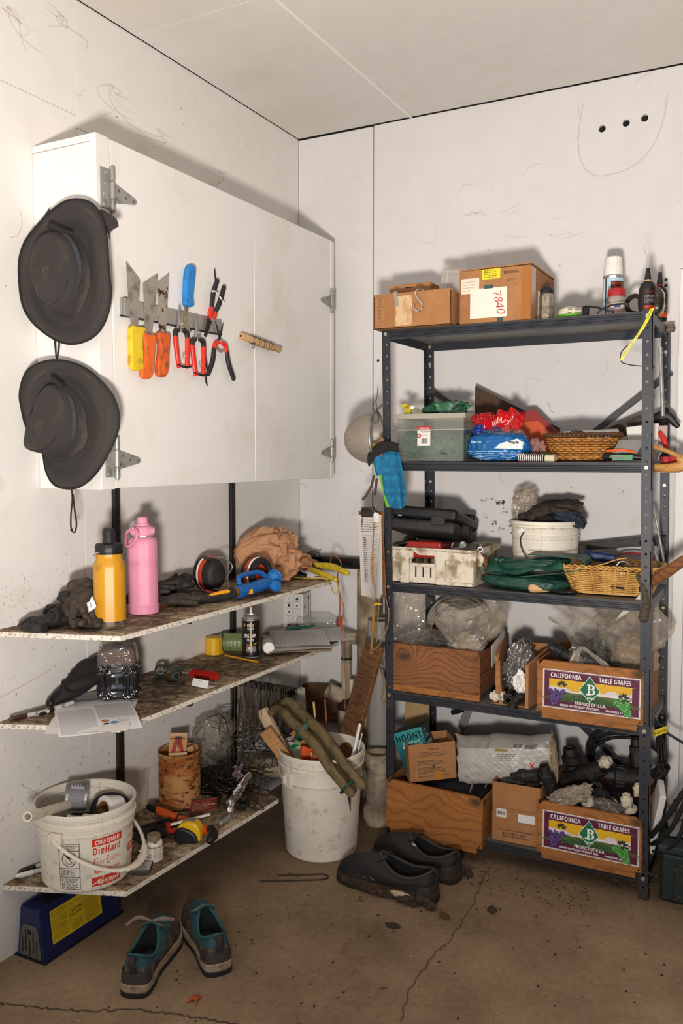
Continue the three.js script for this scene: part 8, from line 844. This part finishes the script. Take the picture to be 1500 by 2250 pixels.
{ const t = T('torn_box', 'torn brown cardboard box with open flaps between the two crates', 'cardboard box', [1.06, L4, 0.31]); for (const [x, h, ry, rz] of [[-0.062, 0.185, 0.18, 0.05], [0.07, 0.165, -0.12, -0.05]]) P(t, 'carton_wall', warp(bx(0.012, h, 0.25, 0.003), (a, b, c) => [a + 0.006 * Math.sin(c * 20 + b * 12), b + (b > 0 ? -c * 0.12 + 0.006 * n3(c * 40, 1, 1) : 0), c]), K.card, [x, h / 2, 0], [0, ry, rz]); P(t, 'carton_wall', bx(0.13, 0.17, 0.006, 0.001), K.card, [0, 0.085, -0.12]); P(t, 'torn_edge', blob(0.008, 0.06, 0.01, 0.4, 4, 3, { detail: 8, ridge: 0.4 }), K.card, [-0.04, 0.1, 0.125]); P(t, 'carton_floor', bx(0.13, 0.004, 0.24, 0.001), K.card, [0, 0.003, 0]); P(t, 'white_liner', sheet((u, v) => [-0.068 - 0.012 * v, 0.12 + u * 0.075 + 0.02 * v, 0.11 - v * 0.18], 8, 10, 0.001), K.paper); }
M('foil_bag', 'crumpled grey foil bag standing in the torn cardboard box', 'foil bag', warp(blob(0.045, 0.085, 0.06, 0.2, 2, 5, { detail: 26, ridge: 0.45 }), (x, y, z) => [x + y * 0.2, y, z]), MAT(0x85827e, 0.3, { metalness: 0.5 }), [1.06, L4 + 0.12, 0.33]); M('white_film', 'white plastic scrap under the foil bag in the torn box', 'plastic film', blob(0.022, 0.035, 0.025, 0.3, 2, 3, { detail: 14, ridge: 0.4 }), K.white, [1.085, L4 + 0.075, 0.4]);
const fitBlack = MAT(0xffffff, 0.6, { map: dustTex(0x191817, 0x473e34, 841, 6, 0.55, 3), tile: 0.08 }), fitWhite = MAT(0xffffff, 0.55, { map: dustTex(0xd2c8b2, 0x7c6c54, 851, 6, 0.52, 4), tile: 0.08 });
// irrigation fittings: a turned body with a nut, an end and some flutes; k = [r0, r1, length]
function irrigation(label, p, r, k, m, m2, kind = 0, sc = 1) { const t = T('irrigation_fitting', label, 'pipe fitting', p, r); t.scale.setScalar(sc); const [a, b, L] = k; P(t, 'body', lathe([[a * 0.7, -L / 2], [a, -L / 2], [a, -L * 0.1], [b, 0], [b, L * 0.22], [b * 0.8, L * 0.26], [b * 0.72, L / 2], [b * 0.5, L / 2], [b * 0.5, -L * 0.4], [a * 0.7, -L / 2]], 28), m); const f = []; for (let i = 0; i < 12; i++) { const q = i / 12 * 2 * PI; f.push(bx(0.0035, L * 0.2, 0.0035, 0.0008, [Math.cos(q) * b, L * 0.11, Math.sin(q) * b])); } P(t, 'flutes', mg(f), m); if (kind) P(t, 'flange', mg(lathe([[a * 0.6, -L / 2 - 0.008], [a * 1.7, -L / 2 - 0.008], [a * 1.7, -L / 2], [a * 0.6, -L / 2], [a * 0.6, -L / 2 - 0.008]], 32)), m2); else P(t, 'end_ring', lathe([[a * 0.72, -L / 2 - 0.002], [a * 1.12, -L / 2 - 0.002], [a * 1.12, -L / 2 + L * 0.16], [a * 0.72, -L / 2 + L * 0.16], [a * 0.72, -L / 2 - 0.002]], 28), m2); return t; }
irrigation('white threaded fitting standing on the shelf front beside the torn box', [1.015, L4 + 0.028, 0.425], [0, 0, PI / 2 + 0.1], [0.015, 0.018, 0.046], fitWhite, fitWhite); irrigation('black pipe fitting beside the white one, open end forward', [1.05, L4 + 0.022, 0.415], [PI / 2, 0, -0.3], [0.015, 0.018, 0.05], fitBlack, fitBlack); irrigation('black pipe fitting leaning against the torn box wall', [1.085, L4 + 0.028, 0.41], [-0.9, 0, -0.4], [0.014, 0.018, 0.055], fitBlack, fitBlack); irrigation('short black ribbed nut on the shelf front under the torn box', [1.07, L4 + 0.011, 0.435], [0, 0, 0], [0.015, 0.016, 0.02], fitBlack, fitBlack); irrigation('black fitting lying in the torn cardboard box', [1.03, L4 + 0.07, 0.37], [1.1, 0.3, 0], [0.012, 0.016, 0.05], fitBlack, fitWhite);
irrigation('black ribbed valve with a cream flange lying on the upper grape crate', [1.21, L4 + 0.19, 0.38], [0.5, 0, 1.05], [0.016, 0.021, 0.075], fitBlack, fitWhite, 1);
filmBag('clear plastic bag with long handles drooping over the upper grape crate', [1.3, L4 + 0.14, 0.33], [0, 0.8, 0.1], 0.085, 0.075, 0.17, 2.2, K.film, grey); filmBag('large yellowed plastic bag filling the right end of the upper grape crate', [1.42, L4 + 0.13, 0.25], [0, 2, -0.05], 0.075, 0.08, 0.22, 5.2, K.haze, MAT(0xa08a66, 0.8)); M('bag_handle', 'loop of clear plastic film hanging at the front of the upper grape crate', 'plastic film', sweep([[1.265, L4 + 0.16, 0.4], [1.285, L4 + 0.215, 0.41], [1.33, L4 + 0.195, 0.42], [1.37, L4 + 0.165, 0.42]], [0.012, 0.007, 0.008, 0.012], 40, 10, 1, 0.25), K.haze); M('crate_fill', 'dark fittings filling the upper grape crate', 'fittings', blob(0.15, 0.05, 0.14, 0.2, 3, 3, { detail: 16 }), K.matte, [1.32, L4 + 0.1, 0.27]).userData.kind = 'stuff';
// ---------- rack, lowest shelf ----------
{ const t = crateBox('plain orange-brown crate pushed forward at the left of the lowest shelf', [0.806, 0.047, 0.315], [0.0, 0.0, -0.02], 0.35, 0.192, 0.32, K.pine); }
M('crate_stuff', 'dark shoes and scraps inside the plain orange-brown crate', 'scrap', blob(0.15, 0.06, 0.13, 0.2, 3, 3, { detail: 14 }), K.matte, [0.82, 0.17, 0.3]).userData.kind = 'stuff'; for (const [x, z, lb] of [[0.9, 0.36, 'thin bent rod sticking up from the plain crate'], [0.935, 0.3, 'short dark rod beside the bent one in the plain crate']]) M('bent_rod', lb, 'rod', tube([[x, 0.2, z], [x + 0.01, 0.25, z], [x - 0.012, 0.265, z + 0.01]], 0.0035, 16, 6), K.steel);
{ const t = T('notice_box', 'open cardboard box with Spanish notice print standing on the plain crate', 'cardboard box', [0.745, 0.238, 0.35], [0.03, 0.62, 0.04]); box5(t, 'carton_wall', 0.17, 0.135, 0.115, 0.003, K.card); decal(t, 'notice_print', 0.13, 0.11, print(420, 355, (g) => { g.fillStyle = '#a67448'; g.fillRect(0, 0, 420, 355); text(g, 'ATENCION', 210, 20, 30, '#2a2018', { sx: 0.8 }); for (const [y, n] of [[52, 4], [150, 4], [232, 5]]) { text(g, ['INSTALACION:', 'LA GARANTIA DE SEGURIDAD', 'LAS ALIMENTACIONES'][y < 60 ? 0 : y < 200 ? 1 : 2], 120, y, 20, '#2a2018', { sx: 0.8 }); lines(g, 20, y + 12, 370, n - 1, 17, 6, '#3a2c20'); } text(g, 'EVITE EL CONTACTO CON AGUA CONTINUAR', 210, 336, 19, '#2a2018', { sx: 0.9 }); }), [0.004, 0.066, 0.0581]); decal(t, 'side_print', 0.08, 0.09, print(160, 180, (g) => { g.fillStyle = '#a67448'; g.fillRect(0, 0, 160, 180); lines(g, 20, 10, 120, 12, 14, 5, '#5a4028'); }), [-0.0856, 0.07, 0], [0, -PI / 2, 0]); P(t, 'packing_tape', bx(0.03, 0.03, 0.0006, 0, [0.02, 0.016, 0.0582]), MAT(0xb87c34, 0.2)); }
{ const t = T('repeller_box', 'teal and black printed carton tilted in the open notice box', 'box', [0.702, 0.335, 0.37], [0.0, 0.12, 0.36]); P(t, 'carton', bx(0.112, 0.15, 0.075, 0.0015), MAT(0x1a2a2c, 0.5)); decal(t, 'front_print', 0.111, 0.149, print(448, 600, (g) => { const q = g.createLinearGradient(0, 0, 0, 600); q.addColorStop(0, '#3f9a9c'); q.addColorStop(0.5, '#15565a'); q.addColorStop(1, '#0d3034'); g.fillStyle = q; g.fillRect(0, 0, 448, 600); text(g, 'EASY CONTROL GUARANTEED TO WORK', 224, 30, 22, '#10282c', { sx: 0.9 }); text(g, 'HOONT', 224, 96, 120, '#0c1c20', { sx: 0.96 }); text(g, 'OUTDOOR SOLAR', 240, 180, 36, '#d0dcdc', { sx: 0.9 }); text(g, 'DEER REPELLER', 240, 226, 46, '#e0e8e8', { sx: 0.92 }); g.fillStyle = '#9ab8b8'; g.fillRect(110, 262, 260, 5); g.fillStyle = '#10181a'; g.fillRect(150, 320, 298, 280); g.fillStyle = '#5a7a7e'; g.fillRect(190, 400, 60, 90); }, 0.35), [0, 0, 0.0378]); decal(t, 'side_print', 0.073, 0.148, print(220, 440, (g) => { g.fillStyle = '#143c40'; g.fillRect(0, 0, 220, 440); g.fillStyle = '#9aa8a6'; for (const [y, w] of [[40, 90], [80, 60], [110, 120]]) g.fillRect(30, y, w, 18); g.fillStyle = '#b8bcb8'; g.fillRect(30, 170, 160, 200); lines(g, 40, 186, 140, 9, 20, 6, '#3a4444'); }), [0.0563, 0, 0], [0, PI / 2, 0]); decal(t, 'top_print', 0.108, 0.07, print(220, 140, (g) => { g.fillStyle = '#1a3a3e'; g.fillRect(0, 0, 220, 140); text(g, 'HOONT', 110, 70, 44, '#0c1c20'); }), [0, 0.0753, 0], [-PI / 2, 0, 0]); }
{ const t = T('mailer_bag', 'dusty white padded mailing bag lying on the boxes of the lowest shelf', 'mailing bag', [1.015, 0.335, 0.33], [-0.15, 0.05, 0.14]); const mm = print(700, 340, (g) => { g.fillStyle = '#b8b2aa'; g.fillRect(0, 0, 700, 340); g.globalAlpha = 0.5; g.fillStyle = '#6a6058'; g.fillRect(0, 0, 700, 90); g.globalAlpha = 1; dirt(g, 700, 340, 500, BROWN, 0.6, 3, 0.2, 0.6); g.fillStyle = '#2a2a30'; bars(g, 440, 60, 50, 26); bars(g, 520, 60, 80, 30); g.fillStyle = '#8a7a30'; g.fillRect(300, 96, 90, 18); lines(g, 300, 130, 160, 4, 12, 4, '#4a4644'); g.strokeStyle = '#6a6460'; g.strokeRect(500, 120, 110, 56); text(g, 'X', 560, 208, 60, '#c0401c'); text(g, 'a', 560, 246, 34, '#c8845c'); }, 0.35); const pf2 = (sg) => (u, v) => { const x = (u - 0.5) * 0.34, y = (v - 0.5) * 0.165, e = Math.pow(clamp(Math.sin(u * PI)), 0.4) * Math.pow(clamp(Math.sin(v * PI)), 0.5); return [x + 0.006 * n3(v * 8, 3, 1), y + 0.008 * n3(u * 9, 1, 2) * (Math.abs(v - 0.5) * 2), sg * e * (0.04 + 0.007 * (0.5 - Math.abs(n3(u * 9, v * 6, 4))) + 0.002 * Math.sin(u * 90) * Math.sin(v * 50))]; }; P(t, 'padded_front', toCreasedNormals(sheet(pf2(1), 90, 50, 0), 0.6), mm); P(t, 'padded_back', sheet(pf2(-1), 30, 20, 0), K.white); P(t, 'torn_end', blob(0.012, 0.075, 0.022, 0.3, 4, 3, { detail: 14, ridge: 0.4 }), MAT(0x9a8468, 0.7), [0.168, 0, 0]); }
{ const t = T('flap_box', 'cardboard box with a folded corrugated flap in the middle of the lowest shelf', 'cardboard box', [1.08, L5, 0.33], [0, 0.06, 0]); box5(t, 'carton_wall', 0.165, 0.2, 0.19, 0.004, K.card); P(t, 'front_flap', bx(0.158, 0.085, 0.006, 0.001), K.card, [0.0, 0.162, 0.0995], [0.05, 0, 0]); for (let i = 0; i < 16; i++) P(t, 'flute', bx(0.0025, 0.083, 0.0012, 0.0004), K.card, [-0.074 + i * 0.0099, 0.162, 0.1032], [0.05, 0, 0]); decal(t, 'barcode_label', 0.034, 0.03, print(102, 90, (g) => { g.fillStyle = '#d6cfc2'; g.fillRect(0, 0, 102, 90); bars(g, 12, 28, 74, 34); }), [-0.05, 0.098, 0.0956]); decal(t, 'white_label', 0.056, 0.028, K.paper, [0.034, 0.09, 0.0956]); decal(t, 'maker_print', 0.12, 0.036, print(360, 108, (g) => { g.fillStyle = '#a67448'; g.fillRect(0, 0, 360, 108); text(g, 'SPEARS MANUFACTURING COMPANY', 180, 22, 24, '#33261a', { sx: 0.86 }); lines(g, 40, 48, 280, 3, 18, 8, '#33261a'); }), [0.0, 0.032, 0.0956]); }
irrigation('dark ribbed pipe end lying in the flap box', [1.1, L5 + 0.215, 0.37], [0.3, 0, PI / 2 + 0.3], [0.02, 0.024, 0.1], fitBlack, fitBlack); M('box_film', 'dusty film crumpled in the flap box', 'plastic film', blob(0.07, 0.03, 0.07, 0.2, 3, 4, { detail: 16, ridge: 0.35 }), grey, [1.07, L5 + 0.18, 0.34]);
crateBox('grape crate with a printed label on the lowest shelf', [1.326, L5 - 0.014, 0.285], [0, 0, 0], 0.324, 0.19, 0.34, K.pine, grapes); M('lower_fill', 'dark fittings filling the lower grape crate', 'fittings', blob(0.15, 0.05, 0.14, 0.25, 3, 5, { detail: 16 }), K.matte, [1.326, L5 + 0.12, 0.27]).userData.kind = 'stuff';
for (const [lb, p, r, k, m, m2, kind] of [
  ['long black sprinkler body with a cream band at the left of the lower grape crate', [1.185, 0.3, 0.39], [0.25, 0, 0.25], [0.02, 0.022, 0.13], fitBlack, fitWhite, 0], ['large black valve body lying across the lower grape crate', [1.28, 0.31, 0.3], [0.3, 0, -0.95], [0.028, 0.036, 0.15], fitBlack, fitBlack, 0], ['ribbed grey knob at the top end of the large black valve', [1.345, 0.37, 0.31], [0.4, 0, -0.95], [0.015, 0.019, 0.05], fitWhite, fitBlack, 0], ['black valve standing behind the long sprinkler body', [1.225, 0.33, 0.24], [0.1, 0, 0.15], [0.024, 0.032, 0.1], fitBlack, fitBlack, 1], ['cream flange lying at the front of the lower grape crate', [1.315, 0.262, 0.4], [0.9, 0, 0.4], [0.017, 0.02, 0.04], fitWhite, fitWhite, 1], ['grey angled fitting behind the cream flange in the lower grape crate', [1.36, 0.275, 0.37], [0.6, 0, 0.7], [0.016, 0.02, 0.075], fitBlack, fitWhite, 0], ['cream stepped fitting standing at the right in the lower grape crate', [1.43, 0.282, 0.38], [0.15, 0, 0.05], [0.018, 0.017, 0.045], fitWhite, fitWhite, 1], ['wide black ribbed coupling lying at the back of the lower grape crate', [1.4, 0.315, 0.26], [PI / 2 - 0.2, 0, 1.35], [0.03, 0.034, 0.12], fitBlack, fitBlack, 0], ['black tee fitting standing up behind the wide ribbed coupling', [1.43, 0.385, 0.2], [0, 0, 0.1], [0.026, 0.022, 0.09], fitBlack, fitBlack, 1], ['tan square-ended fitting beside the right rack post', [1.46, 0.315, 0.35], [0, 0, 0.1], [0.015, 0.015, 0.035], fitWhite, fitWhite, 0], ['dark threaded pipe end poking out right of the rack post', [1.52, 0.37, 0.3], [0.7, 0, -0.6], [0.016, 0.019, 0.07], fitBlack, fitBlack, 0], ['small black fitting in the middle of the lower grape crate', [1.33, 0.29, 0.34], [1.0, 0.4, 0.2], [0.014, 0.02, 0.06], fitBlack, fitBlack, 0]]) irrigation(lb, p, r, k, m, m2, kind);
M('fitting_bag', 'cloudy plastic bag hanging over the front of the lower grape crate', 'plastic bag', warp(blob(0.065, 0.03, 0.03, 0.2, 2, 6, { detail: 22, ridge: 0.35 }), (x, y, z) => [x, y + x * 0.45, z]), MAT(0xa89a88, 0.35, { transmission: 0.35, thickness: 0 }), [1.262, 0.285, 0.43]); M('grey_wrap', 'grey plastic wrap round a fitting at the front of the lower grape crate', 'plastic film', blob(0.05, 0.022, 0.03, 0.15, 2, 8, { detail: 18, ridge: 0.3 }), MAT(0x5c554c, 0.3), [1.385, 0.262, 0.41], [0, 0.2, -0.35]);
const ht = (pts, r = 0.0065, n = 60) => tube(pts, r, n, 8); M('black_hose', 'black hose coiled against the wall behind the lower grape crate', 'hose', mg([0, 1, 2].map((i) => ht([[1.27, 0.26, 0.1], [1.245 + i * 0.013, 0.34, 0.1], [1.29 + i * 0.01, 0.41 - i * 0.016, 0.1], [1.37, 0.425 - i * 0.014, 0.1], [1.44, 0.405 - i * 0.006, 0.1], [1.5, 0.36, 0.12]], 0.006))), K.black); 
// ---------- right of the rack ----------
{ const t = T('storage_chest', 'dark green storage chest at the right edge, half hidden by the rack', 'chest', [1.77, 0, 0.22]); const gm = MAT(0xffffff, 0.6, { map: dustTex(0x15241f, 0x223a30, 861, 5), tile: 0.3 }); P(t, 'chest_body', bx(0.46, 0.155, 0.4, 0.012, [0, 0.078, 0]), gm); P(t, 'chest_lid', bx(0.48, 0.03, 0.42, 0.01, [0, 0.17, 0]), gm); for (const x of [-0.19, -0.1]) P(t, 'panel_rib', bx(0.006, 0.13, 0.006, 0.002, [x, 0.075, 0.201]), gm); }
for (const [p, r, lb] of [[[1.68, 0.2, 0.26], [0, 0.2, 0.03], 'pale grey board lying on the green chest'], [[1.7, 0.225, 0.18], [0, 0.1, 0.05], 'second grey board stacked at the back of the green chest']]) M('grey_board', lb, 'board', bx(0.28, 0.016, 0.16, 0.002), MAT(0xffffff, 0.75, { map: dustTex(0x8a8688, 0x57524e, 871, 5), tile: 0.3 }), p, r); M('print_sheet', 'printed paper sack edge sticking up right of the rack post', 'paper', bx(0.02, 0.2, 0.12, 0.004), K.paper, [1.512, 0.23, 0.33], [0.1, 0.2, -0.18]);
const hs = [['black drip hose arching down from the upper right over the green chest', 0, 0], ['second black drip hose crossing the green chest below the first', 0.012, -0.035], ['third black drip hose lying lowest over the green chest', 0.03, -0.07]]; for (const [lb, dx, dy] of hs) M('drip_hose', lb, 'hose', ht([[1.68, 0.47 + dy * 0.6, 0.42], [1.62, 0.39 + dy, 0.43], [1.56 + dx, 0.28 + dy, 0.44], [1.515 + dx * 0.5, 0.2 + dy * 0.8, 0.4], [1.49, 0.15 + dy * 0.3, 0.34]], 0.008 - dx * 0.06), K.matte);
M('thin_hose', 'thin black hose hung from the rack post with a yellow tag', 'hose', ht([[1.505, 0.53, 0.3], [1.53, 0.5, 0.3], [1.6, 0.46, 0.3], [1.68, 0.38, 0.32]], 0.0045), K.black); M('hose_loops', 'loops of black hose hanging inside the right rack end', 'hose', mg([0, 1, 2].map((i) => ht([[1.495, 0.53, 0.28], [1.505 + i * 0.008, 0.45, 0.27], [1.51 + i * 0.008, 0.36, 0.27], [1.495, 0.3, 0.26]], 0.005, 30))), K.black); M('yellow_tag', 'yellow printed tag tied to the thin hose at the right', 'tag', sheet((u, v) => [1.502 + u * 0.04, 0.49 + v * 0.022 + u * 0.02, 0.345 + 0.004 * Math.sin(u * 7)], 8, 5, 0.0006), print(128, 64, (g) => { g.fillStyle = '#d8c020'; g.fillRect(0, 0, 128, 64); text(g, 'Organic', 64, 32, 32, '#2a2608', {}); })); M('wall_latch', 'dark metal latch on the wall at the right edge of the picture', 'latch', mg(bx(0.05, 0.09, 0.03, 0.006), cyl(0.014, 0.05, [-0.02, 0.02, 0.01], [0, 0, PI / 2])), K.darkmetal, [1.585, 1.2, 0.02]); M('cobweb_litter', 'dry leaves and cobweb caught below the rack corner', 'litter', mg([...Array(14)].map((_, i) => blob(0.004, 0.003, 0.004, 0.5, 3, i, { detail: 3 }).translate(rnd(1.38, 1.62), rnd(0.005, 0.06), rnd(0.4, 0.46))), [...Array(14)].map(() => { const x = rnd(1.4, 1.62), y = rnd(0.01, 0.14), z = 0.455; return tube([[x, y, z], [x + rnd(-0.03, 0.03), y + rnd(-0.03, 0.02), z], [x + rnd(-0.05, 0.05), Math.max(0.003, y + rnd(-0.05, 0.02)), z]], 0.0009, 8, 4); })), MAT(0x54422e, 0.95)).userData.kind = 'stuff';
M('metal_bar', 'pale flat bar leaning at the back of the lowest shelf', 'bar', bx(0.03, 0.3, 0.008, 0.002), K.steel, [0.79, 0.4, 0.07], [0, 0, -0.35]); M('tan_board', 'tan board standing behind the left rack post under the fourth shelf', 'board', bx(0.1, 0.36, 0.012, 0.002), MAT(0xffffff, 0.8, { map: dustTex(0xb8986a, 0x97784e, 881, 4), tile: 0.3 }), [0.6, 0.33, 0.12]); M('black_bar', 'black bar sloping at the back below the fourth shelf', 'bar', ht([[0.72, 0.38, 0.06], [0.86, 0.44, 0.06], [0.95, 0.5, 0.06]], 0.009), K.black);
// ---------- hanging from the left rack post ----------
{ const t = T('hung_clipboard', 'clipboard of curled paper forms hanging from the left rack post', 'clipboard', [0.565, 1.185, 0.475], [0.02, -0.42, 0.05]); P(t, 'board', bx(0.13, 0.3, 0.004, 0.001, [0, -0.15, -0.004]), K.wood); for (let i = 0; i < 6; i++) P(t, 'form_page', sheet((u, v) => [(u - 0.5) * 0.125 + 0.003 * i, -0.012 - v * (0.275 + 0.006 * (i % 3)), 0.001 + i * 0.0022 + (0.004 + 0.004 * i) * v * u * u * 2], 8, 10, 0.0004), i === 5 ? print(330, 730, (g) => { g.fillStyle = '#d4cdc6'; g.fillRect(0, 0, 330, 730); g.strokeStyle = '#4a4644'; g.lineWidth = 2; g.strokeRect(50, 130, 150, 420); for (let i2 = 0; i2 < 22; i2++) { g.fillStyle = '#5a5654'; g.fillRect(50, 130 + i2 * 19, 150, 1.5); } lines(g, 60, 140, 60, 21, 19, 7, '#3a3634'); lines(g, 210, 120, 100, 24, 22, 4, '#6a6664'); lines(g, 30, 580, 240, 6, 20, 6, '#5a5654'); for (let k = 0; k < 8; k++) text(g, 'mmw', 40 + k * 4, 640 + k * 10, 24, '#4a4644', { rot: 1.4, style: 'italic' }); }, 0.9) : K.paper); P(t, 'spring_clip', mg(bx(0.075, 0.028, 0.014, 0.004, [0.01, -0.006, 0.012]), cyl(0.008, 0.06, [0.01, 0.008, 0.014], [0, 0, PI / 2])), MAT(0x4a4642, 0.4, { metalness: 0.7 })); P(t, 'paper_corner', blob(0.014, 0.018, 0.006, 0.3, 3, 2, { detail: 8, ridge: 0.3 }), K.paper, [0.06, -0.02, 0.022]); }
const twine = MAT(0xffffff, 0.95, { map: dustTex(0x9a7438, 0x6a4c20, 891, 10), tile: 0.03 }); M('twine', 'golden frayed twine hanging down in front of the clipboard', 'twine', mg(sweep([[0.6, 1.215, 0.5], [0.603, 1.1, 0.525], [0.604, 1.05, 0.53]], [0.0018, 0.0018, 0.0022], 20, 6), sweep([[0.604, 1.05, 0.53], [0.602, 1.0, 0.532], [0.606, 0.94, 0.532]], [0.0025, 0.0055, 0.002], 20, 8, 1, 0.5), sweep([[0.606, 0.95, 0.53], [0.603, 0.88, 0.522], [0.6, 0.855, 0.516]], [0.0014, 0.0014, 0.002], 16, 6), sweep([[0.6, 0.855, 0.516], [0.6, 0.815, 0.514], [0.594, 0.76, 0.51], [0.588, 0.705, 0.505]], [0.003, 0.0072, 0.0045, 0.0042], 30, 8), new THREE.TorusGeometry(0.006, 0.002, 6, 16).translate(0.588, 0.698, 0.505)), twine); M('leather_thong', 'pale leather cord looping from the clipboard to the twine end', 'cord', mg(tube([[0.612, 0.89, 0.49], [0.606, 0.826, 0.49], [0.6, 0.73, 0.49]], 0.0022, 20, 6), tube([[0.628, 0.9, 0.482], [0.644, 0.83, 0.484], [0.635, 0.77, 0.488], [0.61, 0.72, 0.494], [0.59, 0.7, 0.503]], 0.0022, 40, 6)), MAT(0x8c6c48, 0.8)); M('leather_strap', 'thin dark leather strap hanging between towel and clipboard', 'strap', mg(tube([[0.575, 1.31, 0.462], [0.565, 1.27, 0.465], [0.545, 1.235, 0.47], [0.535, 1.225, 0.47]], 0.0042, 20, 6), tube([[0.585, 1.3, 0.46], [0.58, 1.24, 0.465]], 0.005, 10, 6)), MAT(0x4c3a2a, 0.8)); M('rope_tassel', 'frayed rope end hanging behind the leaning plank', 'rope', sweep([[0.597, 0.63, 0.43], [0.555, 0.6, 0.36], [0.548, 0.52, 0.3], [0.54, 0.47, 0.3]], [0.003, 0.004, 0.011], 20, 8), MAT(0x9a8664, 0.9)); M('yellow_knot', 'yellow string knot tying the twine below the clipboard', 'string', sweep([[0.6, 0.862, 0.516], [0.61, 0.868, 0.51], [0.622, 0.866, 0.5]], [0.003, 0.004, 0.0025], 14, 6), MAT(0xd0a81c, 0.7));
renderer.render(scene, camera);
